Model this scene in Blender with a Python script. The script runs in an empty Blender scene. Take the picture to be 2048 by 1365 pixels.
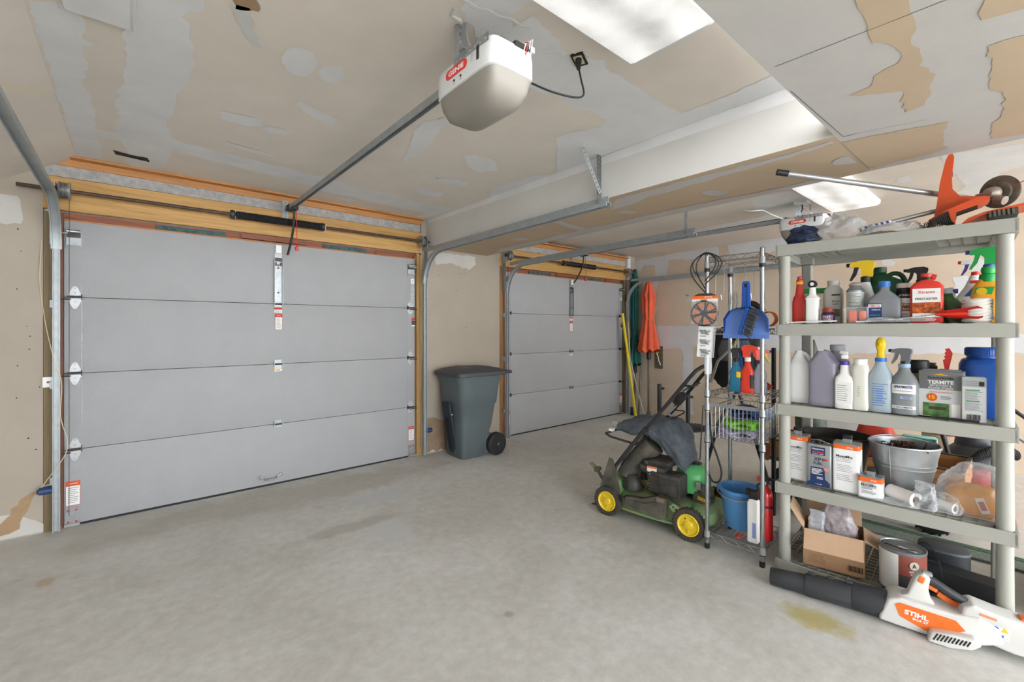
import bpy, bmesh, math, random
from mathutils import Matrix, Vector, noise
PI = math.pi
random.seed(7)
S = bpy.context.scene
COL = S.collection
RAD = math.radians

# ------------------------------------------------------------------ camera, light, exposure
cam_data = bpy.data.cameras.new('camera')
cam = bpy.data.objects.new('camera', cam_data)
COL.objects.link(cam)
cam.location = (0, 0, 1.385)
cam.rotation_euler = (RAD(90), 0, RAD(-40.4))
cam_data.sensor_width = 36
cam_data.lens = 892 / 2048 * 36
cam_data.shift_y = -25.5 / 2048
cam_data.clip_start = 0.05
S.camera = cam

world = bpy.data.worlds.new('world')
S.world = world
world.use_nodes = True
bg = world.node_tree.nodes['Background']
bg.inputs[0].default_value = (0.945, 0.975, 1.0, 1)
bg.inputs[1].default_value = 13
S.view_settings.view_transform = 'Standard'
S.view_settings.look = 'None'
S.view_settings.gamma = 1
S.view_settings.use_curve_mapping = False
S.view_settings.exposure = -0.25


def area_light(name, loc, sx, sy, power, color=(1, 1, 1), rot=(0, 0, 0)):
    l = bpy.data.lights.new(name, 'AREA')
    l.shape = 'RECTANGLE'; l.size = sx; l.size_y = sy; l.energy = power; l.color = color
    o = bpy.data.objects.new(name, l)
    COL.objects.link(o); o.location = loc; o.rotation_euler = rot
    return o




# ------------------------------------------------------------------ materials
def lin(h):
    if isinstance(h, str):
        h = h.lstrip('#'); c = [int(h[i:i + 2], 16) / 255 for i in (0, 2, 4)]
    else:
        c = list(h)
    return tuple([x / 12.92 if x <= .04045 else ((x + .055) / 1.055) ** 2.4 for x in c] + [1])


MATS = {}


def mat(name, color='#808080', rough=.5, metal=0, var=0.0, scale=8, bump=0.0, bscale=60, alpha=1, trans=0, color2=None, emit=None, coat=0, stretch=None, ior=1.45):
    if name in MATS: return MATS[name]
    m = bpy.data.materials.new(name); MATS[name] = m
    m.use_nodes = True
    nt = m.node_tree; N = nt.nodes; L = nt.links
    b = N['Principled BSDF']
    b.inputs['Base Color'].default_value = lin(color)
    b.inputs['Roughness'].default_value = rough
    b.inputs['Metallic'].default_value = metal
    b.inputs['IOR'].default_value = ior
    if coat: b.inputs['Coat Weight'].default_value = coat
    if alpha < 1: b.inputs['Alpha'].default_value = alpha
    if trans: b.inputs['Transmission Weight'].default_value = trans
    if emit:
        b.inputs['Emission Color'].default_value = lin(emit[0]); b.inputs['Emission Strength'].default_value = emit[1]
    tc = N.new('ShaderNodeTexCoord'); src = tc.outputs['Object']
    if stretch:
        mp = N.new('ShaderNodeMapping'); mp.inputs['Scale'].default_value = stretch
        L.new(src, mp.inputs[0]); src = mp.outputs[0]
    if var or color2:
        nz = N.new('ShaderNodeTexNoise'); nz.inputs['Scale'].default_value = scale; nz.inputs['Detail'].default_value = 6
        nz.inputs['Roughness'].default_value = .6
        L.new(src, nz.inputs['Vector'])
        r = N.new('ShaderNodeValToRGB')
        c = lin(color)
        c2 = lin(color2) if color2 else tuple([x * (1 - var) for x in c[:3]] + [1])
        r.color_ramp.elements[0].position = .35; r.color_ramp.elements[1].position = .68
        r.color_ramp.elements[0].color = c2
        r.color_ramp.elements[1].color = c if color2 else tuple([min(1, x * (1 + var * .6)) for x in c[:3]] + [1])
        L.new(nz.outputs['Fac'], r.inputs[0]); L.new(r.outputs[0], b.inputs['Base Color'])
    if bump:
        nb = N.new('ShaderNodeTexNoise'); nb.inputs['Scale'].default_value = bscale; nb.inputs['Detail'].default_value = 4
        L.new(src, nb.inputs['Vector'])
        bp = N.new('ShaderNodeBump'); bp.inputs['Strength'].default_value = bump; bp.inputs['Distance'].default_value = .01
        L.new(nb.outputs['Fac'], bp.inputs['Height']); L.new(bp.outputs[0], b.inputs['Normal'])
    return m


def wood(name, c1, c2, axis=0, scale=1.0, rough=.6):
    if name in MATS: return MATS[name]
    m = bpy.data.materials.new(name); MATS[name] = m
    m.use_nodes = True
    nt = m.node_tree; N = nt.nodes; L = nt.links
    b = N['Principled BSDF']; b.inputs['Roughness'].default_value = rough
    tc = N.new('ShaderNodeTexCoord'); mp = N.new('ShaderNodeMapping')
    sc = [14 * scale] * 3; sc[axis] = .9 * scale
    mp.inputs['Scale'].default_value = sc
    L.new(tc.outputs['Object'], mp.inputs[0])
    n1 = N.new('ShaderNodeTexNoise'); n1.inputs['Scale'].default_value = 2.2; n1.inputs['Detail'].default_value = 5; n1.inputs['Distortion'].default_value = 1.2
    L.new(mp.outputs[0], n1.inputs['Vector'])
    wv = N.new('ShaderNodeTexWave'); wv.bands_direction = 'Z' if axis == 0 else 'X'
    wv.inputs['Scale'].default_value = 2.6; wv.inputs['Distortion'].default_value = 6; wv.inputs['Detail'].default_value = 3
    L.new(mp.outputs[0], wv.inputs['Vector'])
    mx = N.new('ShaderNodeMix'); mx.data_type = 'FLOAT'; mx.inputs[0].default_value = .16
    L.new(n1.outputs['Fac'], mx.inputs[2]); L.new(wv.outputs['Fac'], mx.inputs[3])
    r = N.new('ShaderNodeValToRGB'); r.color_ramp.elements[0].position = .25; r.color_ramp.elements[1].position = .6
    r.color_ramp.elements[0].color = lin(c2); r.color_ramp.elements[1].color = lin(c1)
    L.new(mx.outputs[0], r.inputs[0]); L.new(r.outputs[0], b.inputs['Base Color'])
    return m


def concrete():
    m = bpy.data.materials.new('concrete_floor'); m.use_nodes = True
    nt = m.node_tree; N = nt.nodes; L = nt.links
    b = N['Principled BSDF']; b.inputs['Roughness'].default_value = .62
    tc = N.new('ShaderNodeTexCoord'); src = tc.outputs['Object']

    def nz(scale, det, rough=.6, dist=0):
        n = N.new('ShaderNodeTexNoise'); n.inputs['Scale'].default_value = scale; n.inputs['Detail'].default_value = det
        n.inputs['Roughness'].default_value = rough; n.inputs['Distortion'].default_value = dist
        L.new(src, n.inputs['Vector']); return n.outputs['Fac']

    def ramp(f, a, ca, bb, cb):
        r = N.new('ShaderNodeValToRGB'); r.color_ramp.elements[0].position = a; r.color_ramp.elements[1].position = bb
        r.color_ramp.elements[0].color = ca; r.color_ramp.elements[1].color = cb
        L.new(f, r.inputs[0]); return r.outputs[0]

    def mix(f, a, c, mode='MIX', fac=1):
        x = N.new('ShaderNodeMix'); x.data_type = 'RGBA'; x.blend_type = mode
        if f is None: x.inputs[0].default_value = fac
        else: L.new(f, x.inputs[0])
        for i, v in ((6, a), (7, c)):
            if isinstance(v, tuple): x.inputs[i].default_value = v
            else: L.new(v, x.inputs[i])
        return x.outputs[2]
    base = ramp(nz(1.3, 8, .65, .4), .35, lin('#c4c2bc'), .66, lin('#d6d5d2'))
    base = mix(nz(1.0, 3), base, base)
    mott = ramp(nz(16, 8, .7), .3, (.82, .82, .81, 1), .7, (1.08, 1.08, 1.08, 1))
    base = mix(None, base, mott, 'MULTIPLY', .9)
    speck = ramp(nz(230, 2), .28, (.8, .8, .8, 1), .4, (1, 1, 1, 1))
    base = mix(None, base, speck, 'MULTIPLY', .8)
    sep = N.new('ShaderNodeSeparateXYZ'); L.new(src, sep.inputs[0])

    def spot(x, y, rx, ry, col, strength, base, wob=.35, ns=6):
        def M(op, *a):
            n = N.new('ShaderNodeMath'); n.operation = op
            for i, v in enumerate(a):
                if isinstance(v, (int, float)): n.inputs[i].default_value = v
                else: L.new(v, n.inputs[i])
            return n.outputs[0]
        dx = M('DIVIDE', M('SUBTRACT', sep.outputs[0], x), rx); dy = M('DIVIDE', M('SUBTRACT', sep.outputs[1], y), ry)
        d = M('SQRT', M('ADD', M('MULTIPLY', dx, dx), M('MULTIPLY', dy, dy)))
        d = M('ADD', d, M('MULTIPLY', M('SUBTRACT', nz(ns, 5), .5), wob * 4))
        f = N.new('ShaderNodeMapRange'); f.inputs[1].default_value = 1; f.inputs[2].default_value = .55; f.inputs[3].default_value = 0; f.inputs[4].default_value = strength
        L.new(d, f.inputs[0])
        return mix(f.outputs[0], base, col)
    base = spot(2.47, .68, .10, .17, lin('#b3a457'), .75, base, .3, 14)
    base = spot(-.36, 3.5, .05, .07, lin('#b08a55'), .5, base, .3, 14)
    base = spot(1.36, 2.9, .16, .32, lin('#c9cacb'), .7, base, .3, 5)
    base = spot(1.55, 3.5, .32, .16, lin('#bfc3c6'), .6, base, .3, 5)
    base = spot(1.15, 3.1, .42, .1, lin('#9a9080'), .45, base, .4, 5)
    base = spot(-.25, 4.1, .7, .35, lin('#c2bfb8'), .5, base, .4, 3)
    base = spot(1.1, 4.0, 1.6, .35, lin('#9f9582'), .4, base, .4, 3)
    base = spot(1.39, 1.65, .03, .03, lin('#8a8175'), .5, base, .3, 20)
    base = spot(2.7, 1.75, .5, .5, lin('#8f8a7f'), .3, base, .4, 4)
    L.new(base, b.inputs['Base Color'])
    bp = N.new('ShaderNodeBump'); bp.inputs['Strength'].default_value = .12; bp.inputs['Distance'].default_value = .01
    L.new(nz(35, 8), bp.inputs['Height']); L.new(bp.outputs[0], b.inputs['Normal'])
    return m


TAN = mat('drywall_paper', '#cbb9a5', .85, var=.06, scale=2.5, bump=.05, bscale=150)
MUD = mat('joint_compound', '#d9d9d9', .75, var=.07, scale=3.5, bump=.12, bscale=40)
MUDW = mat('white_compound', '#c9c9c6', .75, var=.05, scale=3.5, bump=.1, bscale=40)
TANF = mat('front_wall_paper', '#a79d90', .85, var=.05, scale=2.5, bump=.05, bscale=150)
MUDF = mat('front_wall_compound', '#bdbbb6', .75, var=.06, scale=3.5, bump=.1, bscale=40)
MUDL = mat('shaded_compound', '#bab7b3', .75, var=.05, scale=3.5, bump=.1, bscale=40)  # joint compound, colour darkened for the weaker light under the lowered ceiling
TANL = mat('shaded_paper', '#b9a58c', .85, var=.05, scale=2.5)  # drywall paper with the lowered ceiling's dimness put into its colour
TANC = mat('ceiling_paper', '#d9d0c5', .85, var=.05, scale=2.5, bump=.05, bscale=150)
TAN2 = mat('brown_torn_paper', '#a38769', .9, var=.1, scale=9)
PAINTW = mat('primed_board', '#cbc9c4', .7, var=.04, scale=3)
DOORW = mat('door_white', '#a0a1a3', .55, var=.03, scale=4, bump=.25, bscale=170)
GALV = mat('galvanised_steel', '#a2a8ab', .42, .35, var=.12, scale=22)
GALVL = mat('bright_zinc', '#9a9ea1', .35, .5, var=.15, scale=25)
STEELD = mat('dark_steel', '#4a4745', .5, .6, var=.3, scale=30)
RUST = mat('rusty_steel', '#5b4a41', .6, .5, var=.3, scale=25)
CHROME = mat('chrome', '#aeb2b5', .25, .9, var=.15, scale=40)
BLACK = mat('black_plastic', '#1d1e20', .45)
BLACKM = mat('black_rubber', '#26272a', .8, var=.2, scale=30)
WHITE = mat('white_plastic', '#eeeeec', .4)
WHITEP = mat('white_paper', '#e6e6e4', .8)
INK = mat('black_print', '#1c1c20', .7)
GREYINK = mat('grey_print', '#777a80', .7)
RED = mat('red_plastic', '#d8342a', .35)
REDINK = mat('red_print', '#c8372b', .7)
ORANGE = mat('orange_plastic', '#ef6b22', .35)
YELLOW = mat('yellow_plastic', '#e9c31c', .4)
BLUE = mat('blue_plastic', '#2f6fc0', .4)
GREEN = mat('green_plastic', '#1ca14a', .4)
PURPLE = mat('purple_plastic', '#4b3a9c', .4)
PUTTY = mat('putty_plastic', '#a5a59d', .5, var=.03, scale=6)


def film(name, color, a0, a1, rough=.18, bump=.6, sc=22):
    m = mat(name, color, rough, bump=bump, bscale=sc); nt = m.node_tree; N = nt.nodes; L_ = nt.links
    lw = N.new('ShaderNodeLayerWeight'); lw.inputs['Blend'].default_value = .45
    mr = N.new('ShaderNodeMapRange'); mr.inputs[3].default_value = a0; mr.inputs[4].default_value = a1
    L_.new(lw.outputs['Facing'], mr.inputs[0]); L_.new(mr.outputs[0], N['Principled BSDF'].inputs['Alpha'])
    return m


CLEAR = film('clear_film', '#e8ebee', .10, .75)
CLEAR2 = film('cloudy_film', '#d6d9dd', .30, .92, .22)
CARD = mat('cardboard', '#b58f6c', .85, var=.06, scale=12)
CARDL = mat('cardboard_liner', '#c6a688', .85, var=.04, scale=12)


# ------------------------------------------------------------------ mesh builder
def T(x=0, y=0, z=0): return Matrix.Translation((x, y, z))
def RX(a): return Matrix.Rotation(RAD(a), 4, 'X')
def RY(a): return Matrix.Rotation(RAD(a), 4, 'Y')
def RZ(a): return Matrix.Rotation(RAD(a), 4, 'Z')


FONT_CACHE = {}


def glyphs(s, bold):
    k = (s, bold)
    if k in FONT_CACHE: return FONT_CACHE[k]
    cu = bpy.data.curves.new('t', 'FONT'); cu.body = s; cu.align_x = 'CENTER'; cu.align_y = 'CENTER'; cu.offset = bold; cu.resolution_u = 3
    o = bpy.data.objects.new('t', cu); COL.objects.link(o)
    dg = bpy.context.evaluated_depsgraph_get(); dg.update()
    me = o.evaluated_get(dg).to_mesh()
    vs = [v.co.copy() for v in me.vertices]; fs = [tuple(p.vertices) for p in me.polygons]
    bpy.data.objects.remove(o); bpy.data.curves.remove(cu)
    FONT_CACHE[k] = (vs, fs)
    return FONT_CACHE[k]


class MB:
    def __init__(s):
        s.v = []; s.f = []; s.m = []; s.mats = []; s.M = Matrix.Identity(4)

    def mi(s, m):
        if m not in s.mats: s.mats.append(m)
        return s.mats.index(m)

    def add(s, vs, fs, m, M=None):
        n = len(s.v); X = s.M @ M if M is not None else s.M
        s.v += [X @ Vector(p) for p in vs]
        flip = X.determinant() < 0
        for f in fs:
            s.f.append([n + i for i in (reversed(f) if flip else f)]); s.m.append(s.mi(m))
        return s

    def box(s, c, d, m, M=None, bev=0, taper=1, R=None):
        if R is not None: M = (M if M is not None else Matrix.Identity(4)) @ T(*c) @ R @ T(-c[0], -c[1], -c[2])
        x, y, z = d[0] / 2, d[1] / 2, d[2] / 2
        if bev:
            bm = bmesh.new()
            bmesh.ops.create_cube(bm, size=1)
            for v in bm.verts:
                k = taper if v.co.z > 0 else 1
                v.co = Vector((c[0] + v.co.x * 2 * x * k, c[1] + v.co.y * 2 * y * k, c[2] + v.co.z * 2 * z))
            bmesh.ops.bevel(bm, geom=list(bm.edges), offset=bev, segments=2, affect='EDGES', profile=.5)
            bm.verts.index_update()
            s.add([v.co.copy() for v in bm.verts], [[v.index for v in f.verts] for f in bm.faces], m, M)
            bm.free(); return s
        vs = [(c[0] + i * x * (taper if k > 0 else 1), c[1] + j * y * (taper if k > 0 else 1), c[2] + k * z) for k in (-1, 1) for j in (-1, 1) for i in (-1, 1)]
        return s.add(vs, [(0, 2, 3, 1), (4, 5, 7, 6), (0, 1, 5, 4), (2, 6, 7, 3), (0, 4, 6, 2), (1, 3, 7, 5)], m, M)

    def cyl(s, p0, p1, r, m, r1=None, n=16, M=None, cap=True):
        p0 = Vector(p0); p1 = Vector(p1); r1 = r if r1 is None else r1
        d = (p1 - p0).normalized(); a = d.orthogonal().normalized(); b = d.cross(a)
        vs = []
        for p, q in ((p0, r), (p1, r1)):
            for i in range(n):
                t = 2 * PI * i / n; vs.append(p + (a * math.cos(t) + b * math.sin(t)) * q)
        fs = [(i, (i + 1) % n, n + (i + 1) % n, n + i) for i in range(n)]
        if cap: fs += [tuple(reversed(range(n))), tuple(range(n, 2 * n))]
        return s.add(vs, fs, m, M)

    def tube(s, pts, r, m, n=8, M=None, closed=False, cap=True):
        pts = [Vector(p) for p in pts]; k = len(pts); rr = r if isinstance(r, (list, tuple)) else [r] * k
        tg = []
        for i in range(k):
            a = pts[(i - 1) % k] if closed or i > 0 else pts[i]; b = pts[(i + 1) % k] if closed or i < k - 1 else pts[i]
            t = b - a; tg.append(t.normalized() if t.length > 1e-9 else Vector((0, 0, 1)))
        u = tg[0].orthogonal().normalized(); vs = []
        for i in range(k):
            u = u - tg[i] * u.dot(tg[i]); u = u.normalized() if u.length > 1e-6 else tg[i].orthogonal().normalized()
            w = tg[i].cross(u)
            for j in range(n):
                t = 2 * PI * j / n; vs.append(pts[i] + (u * math.cos(t) + w * math.sin(t)) * rr[i])
        fs = []
        for i in range(k if closed else k - 1):
            for j in range(n):
                a = i * n + j; b = i * n + (j + 1) % n; c = ((i + 1) % k) * n
                fs.append((a, b, c + (j + 1) % n, c + j))
        if cap and not closed: fs += [tuple(reversed(range(n))), tuple(range((k - 1) * n, k * n))]
        return s.add(vs, fs, m, M)

    def loft(s, prof, m, n=28, M=None, cap=(True, True), arc=None):
        """prof: (z, hx, hy, p, ox, oy) rings of superellipse; arc=(a0,a1) degrees for an open strip"""
        vs = []; k = len(prof)
        closed = arc is None
        for q in prof:
            q = tuple(q) + (2, 0, 0)[len(q) - 3:] if len(q) < 6 else q
            z, hx, hy, p, ox, oy = q[:6]
            for j in range(n):
                t = 2 * PI * (j + .5) / n if closed else RAD(arc[0] + (arc[1] - arc[0]) * j / (n - 1))
                c, sn = math.cos(t), math.sin(t)
                e = 2 / p
                vs.append((ox + hx * math.copysign(abs(c) ** e, c), oy + hy * math.copysign(abs(sn) ** e, sn), z))
        fs = []
        for i in range(k - 1):
            for j in range(n if closed else n - 1):
                a = i * n + j; b = i * n + (j + 1) % n
                fs.append((a, b, b + n, a + n))
        if closed:
            if cap[0]: fs.append(tuple(reversed(range(n))))
            if cap[1]: fs.append(tuple(range((k - 1) * n, k * n)))
        return s.add(vs, fs, m, M)

    def lathe(s, prof, m, n=28, M=None, cap=(True, True)):
        return s.loft([(z, r, r, 2, 0, 0) for z, r in prof], m, n, M, cap)

    def ext(s, poly, d, m, M=None, y0=0):
        """polygon in x,z extruded along y from y0 to y0+d"""
        k = len(poly)
        ar = sum(poly[i][0] * poly[(i + 1) % k][1] - poly[(i + 1) % k][0] * poly[i][1] for i in range(k))
        if ar < 0: poly = poly[::-1]
        vs = [(x, y0, z) for x, z in poly] + [(x, y0 + d, z) for x, z in poly]
        fs = [tuple(range(k)), tuple(reversed(range(k, 2 * k)))] + [((i + 1) % k, i, k + i, k + (i + 1) % k) for i in range(k)]
        if d < 0: fs = [tuple(reversed(f)) for f in fs]
        return s.add(vs, fs, m, M)

    def quad(s, pts, m, M=None): return s.add(pts, [tuple(range(len(pts)))], m, M)

    def text(s, body, w, h, m, M=None, bold=.01, bend=None):
        """flat lettering in x,z facing -y, centred; fitted to width w (or height h)"""
        vs, fs = glyphs(body, bold)
        if not vs: return s
        x0, x1 = min(v.x for v in vs), max(v.x for v in vs); y0, y1 = min(v.y for v in vs), max(v.y for v in vs)
        sx = w / (x1 - x0) if w else h / (y1 - y0); sy = h / (y1 - y0) if h else sx
        out = []
        for v in vs:
            x = (v.x - (x0 + x1) / 2) * sx; z = (v.y - (y0 + y1) / 2) * sy
            out.append((bend * math.sin(x / bend), bend - bend * math.cos(x / bend), z) if bend else (x, 0, z))
        return s.add(out, fs, m, M)

    def lines(s, x0, x1, z0, z1, n, t, m, M=None, y=0, bend=None, jag=.35):
        """n rows of small print as thin strips"""
        rnd = random.Random(n * 7 + int(z0 * 1e4))
        for i in range(n):
            z = z1 + (z0 - z1) * (i + .5) / n; e = x1 - (x1 - x0) * rnd.random() * jag
            if bend:
                k = 5; xs = [x0 + (e - x0) * j / k for j in range(k + 1)]
                for j in range(k):
                    q = [(xs[j], z - t / 2), (xs[j + 1], z - t / 2), (xs[j + 1], z + t / 2), (xs[j], z + t / 2)]
                    s.quad([(bend * math.sin(a / bend), y + bend - bend * math.cos(a / bend), b) for a, b in q], m, M)
            else:
                s.quad([(x0, y, z - t / 2), (e, y, z - t / 2), (e, y, z + t / 2), (x0, y, z + t / 2)], m, M)
        return s

    def sweep(s, path, prof, m, bi=(1, 0, 0), M=None):
        """closed profile (n, b) swept along a planar path; b along bi, n = tangent x bi"""
        path = [Vector(p) for p in path]; bi = Vector(bi); k = len(path); q = len(prof); vs = []
        for i in range(k):
            t = (path[min(i + 1, k - 1)] - path[max(i - 1, 0)]).normalized(); nn = t.cross(bi).normalized()
            for a, b in prof: vs.append(path[i] + nn * a + bi * b)
        fs = [(i * q + j, i * q + (j + 1) % q, (i + 1) * q + (j + 1) % q, (i + 1) * q + j) for i in range(k - 1) for j in range(q)]
        fs += [tuple(reversed(range(q))), tuple(range((k - 1) * q, k * q))]
        return s.add(vs, fs, m, M)

    def perf(s, length, w, m, M=None, pitch=.03, r=.006, th=.002):
        """perforated strip along x, width along z, real holes"""
        n = max(1, round(length / pitch)); p = length / n
        for i in range(n):
            cx = (i + .5) * p; vs = []
            for y in (0, th):
                for a, b in ((-1, -1), (0, -1), (1, -1), (1, 0), (1, 1), (0, 1), (-1, 1), (-1, 0)): vs.append((cx + a * p / 2, y, b * w / 2))
                for j in range(8):
                    t = RAD(-135 + 45 * j); vs.append((cx + r * math.cos(t), y, r * math.sin(t)))
            fs = []
            for j in range(8):
                k = (j + 1) % 8
                fs += [(j, k, 8 + k, 8 + j), (16 + k, 16 + j, 24 + j, 24 + k), (8 + j, 8 + k, 24 + k, 24 + j)]
            fs += [(k, j, 16 + j, 16 + k) for j, k in ((0, 1), (1, 2), (4, 5), (5, 6))]
            s.add(vs, fs, m, M)
        return s

    def build(s, name, parent=None, smooth=40, noiz=None, sub=0):
        me = bpy.data.meshes.new(name)
        me.from_pydata([tuple(v) for v in s.v], [], s.f)
        for m in s.mats: me.materials.append(m)
        me.polygons.foreach_set('material_index', s.m)
        if noiz:
            amp, sc = noiz
            for v in me.vertices: v.co += Vector(noise.noise_vector(v.co * sc)) * amp
        if smooth:
            me.polygons.foreach_set('use_smooth', [True] * len(me.polygons))
            if smooth < 180: me.set_sharp_from_angle(angle=RAD(smooth))
        me.update()
        o = bpy.data.objects.new(name, me); COL.objects.link(o)
        if parent: o.parent = parent
        if sub:
            md = o.modifiers.new('sub', 'SUBSURF'); md.levels = sub; md.render_levels = sub
        return o


def thing(name, label, cat, loc=(0, 0, 0), rz=0, group=None, rot=None):
    o = bpy.data.objects.new(name, None); o.empty_display_size = .05; COL.objects.link(o)
    o.location = loc; o.rotation_euler = rot if rot else (0, 0, RAD(rz))
    return tag(o, label, cat, group)


def tag(o, label, cat, group=None):
    o['label'] = label; o['category'] = cat
    if group: o['group'] = group
    return o


def struct(o):
    o['kind'] = 'structure'; return o


def copy_tree(o, parent=None):
    c = o.copy(); COL.objects.link(c)
    if parent: c.parent = parent
    for ch in list(o.children): copy_tree(ch, c)
    return c


def SP(pts, k=6):
    """smooth curve through the points (Catmull-Rom)"""
    P = [Vector(p) for p in pts]; out = []
    for i in range(len(P) - 1):
        a = P[max(i - 1, 0)]; b = P[i]; c = P[i + 1]; d = P[min(i + 2, len(P) - 1)]
        for j in range(k):
            t = j / k; out.append(.5 * ((2 * b) + (c - a) * t + (2 * a - 5 * b + 4 * c - d) * t * t + (3 * b - a - 3 * c + d) * t ** 3))
    return out + [P[-1]]


def jag(pts, amp=.012, step=.03, seed=0):
    """roughens the outline of a trowelled patch"""
    out = []; rnd = random.Random(seed)
    k = len(pts)
    for i in range(k):
        a = Vector(pts[i]); b = Vector(pts[(i + 1) % k]); d = b - a; L = d.length
        n = max(1, int(L / step)); nn = Vector((-d.y, d.x)) / L if L > 1e-6 else Vector((0, 0))
        for j in range(n):
            p = a + d * (j / n)
            if j: p += nn * rnd.uniform(-amp, amp) * min(1, L / .1)
            out.append((p.x, p.y))
    return out
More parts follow.
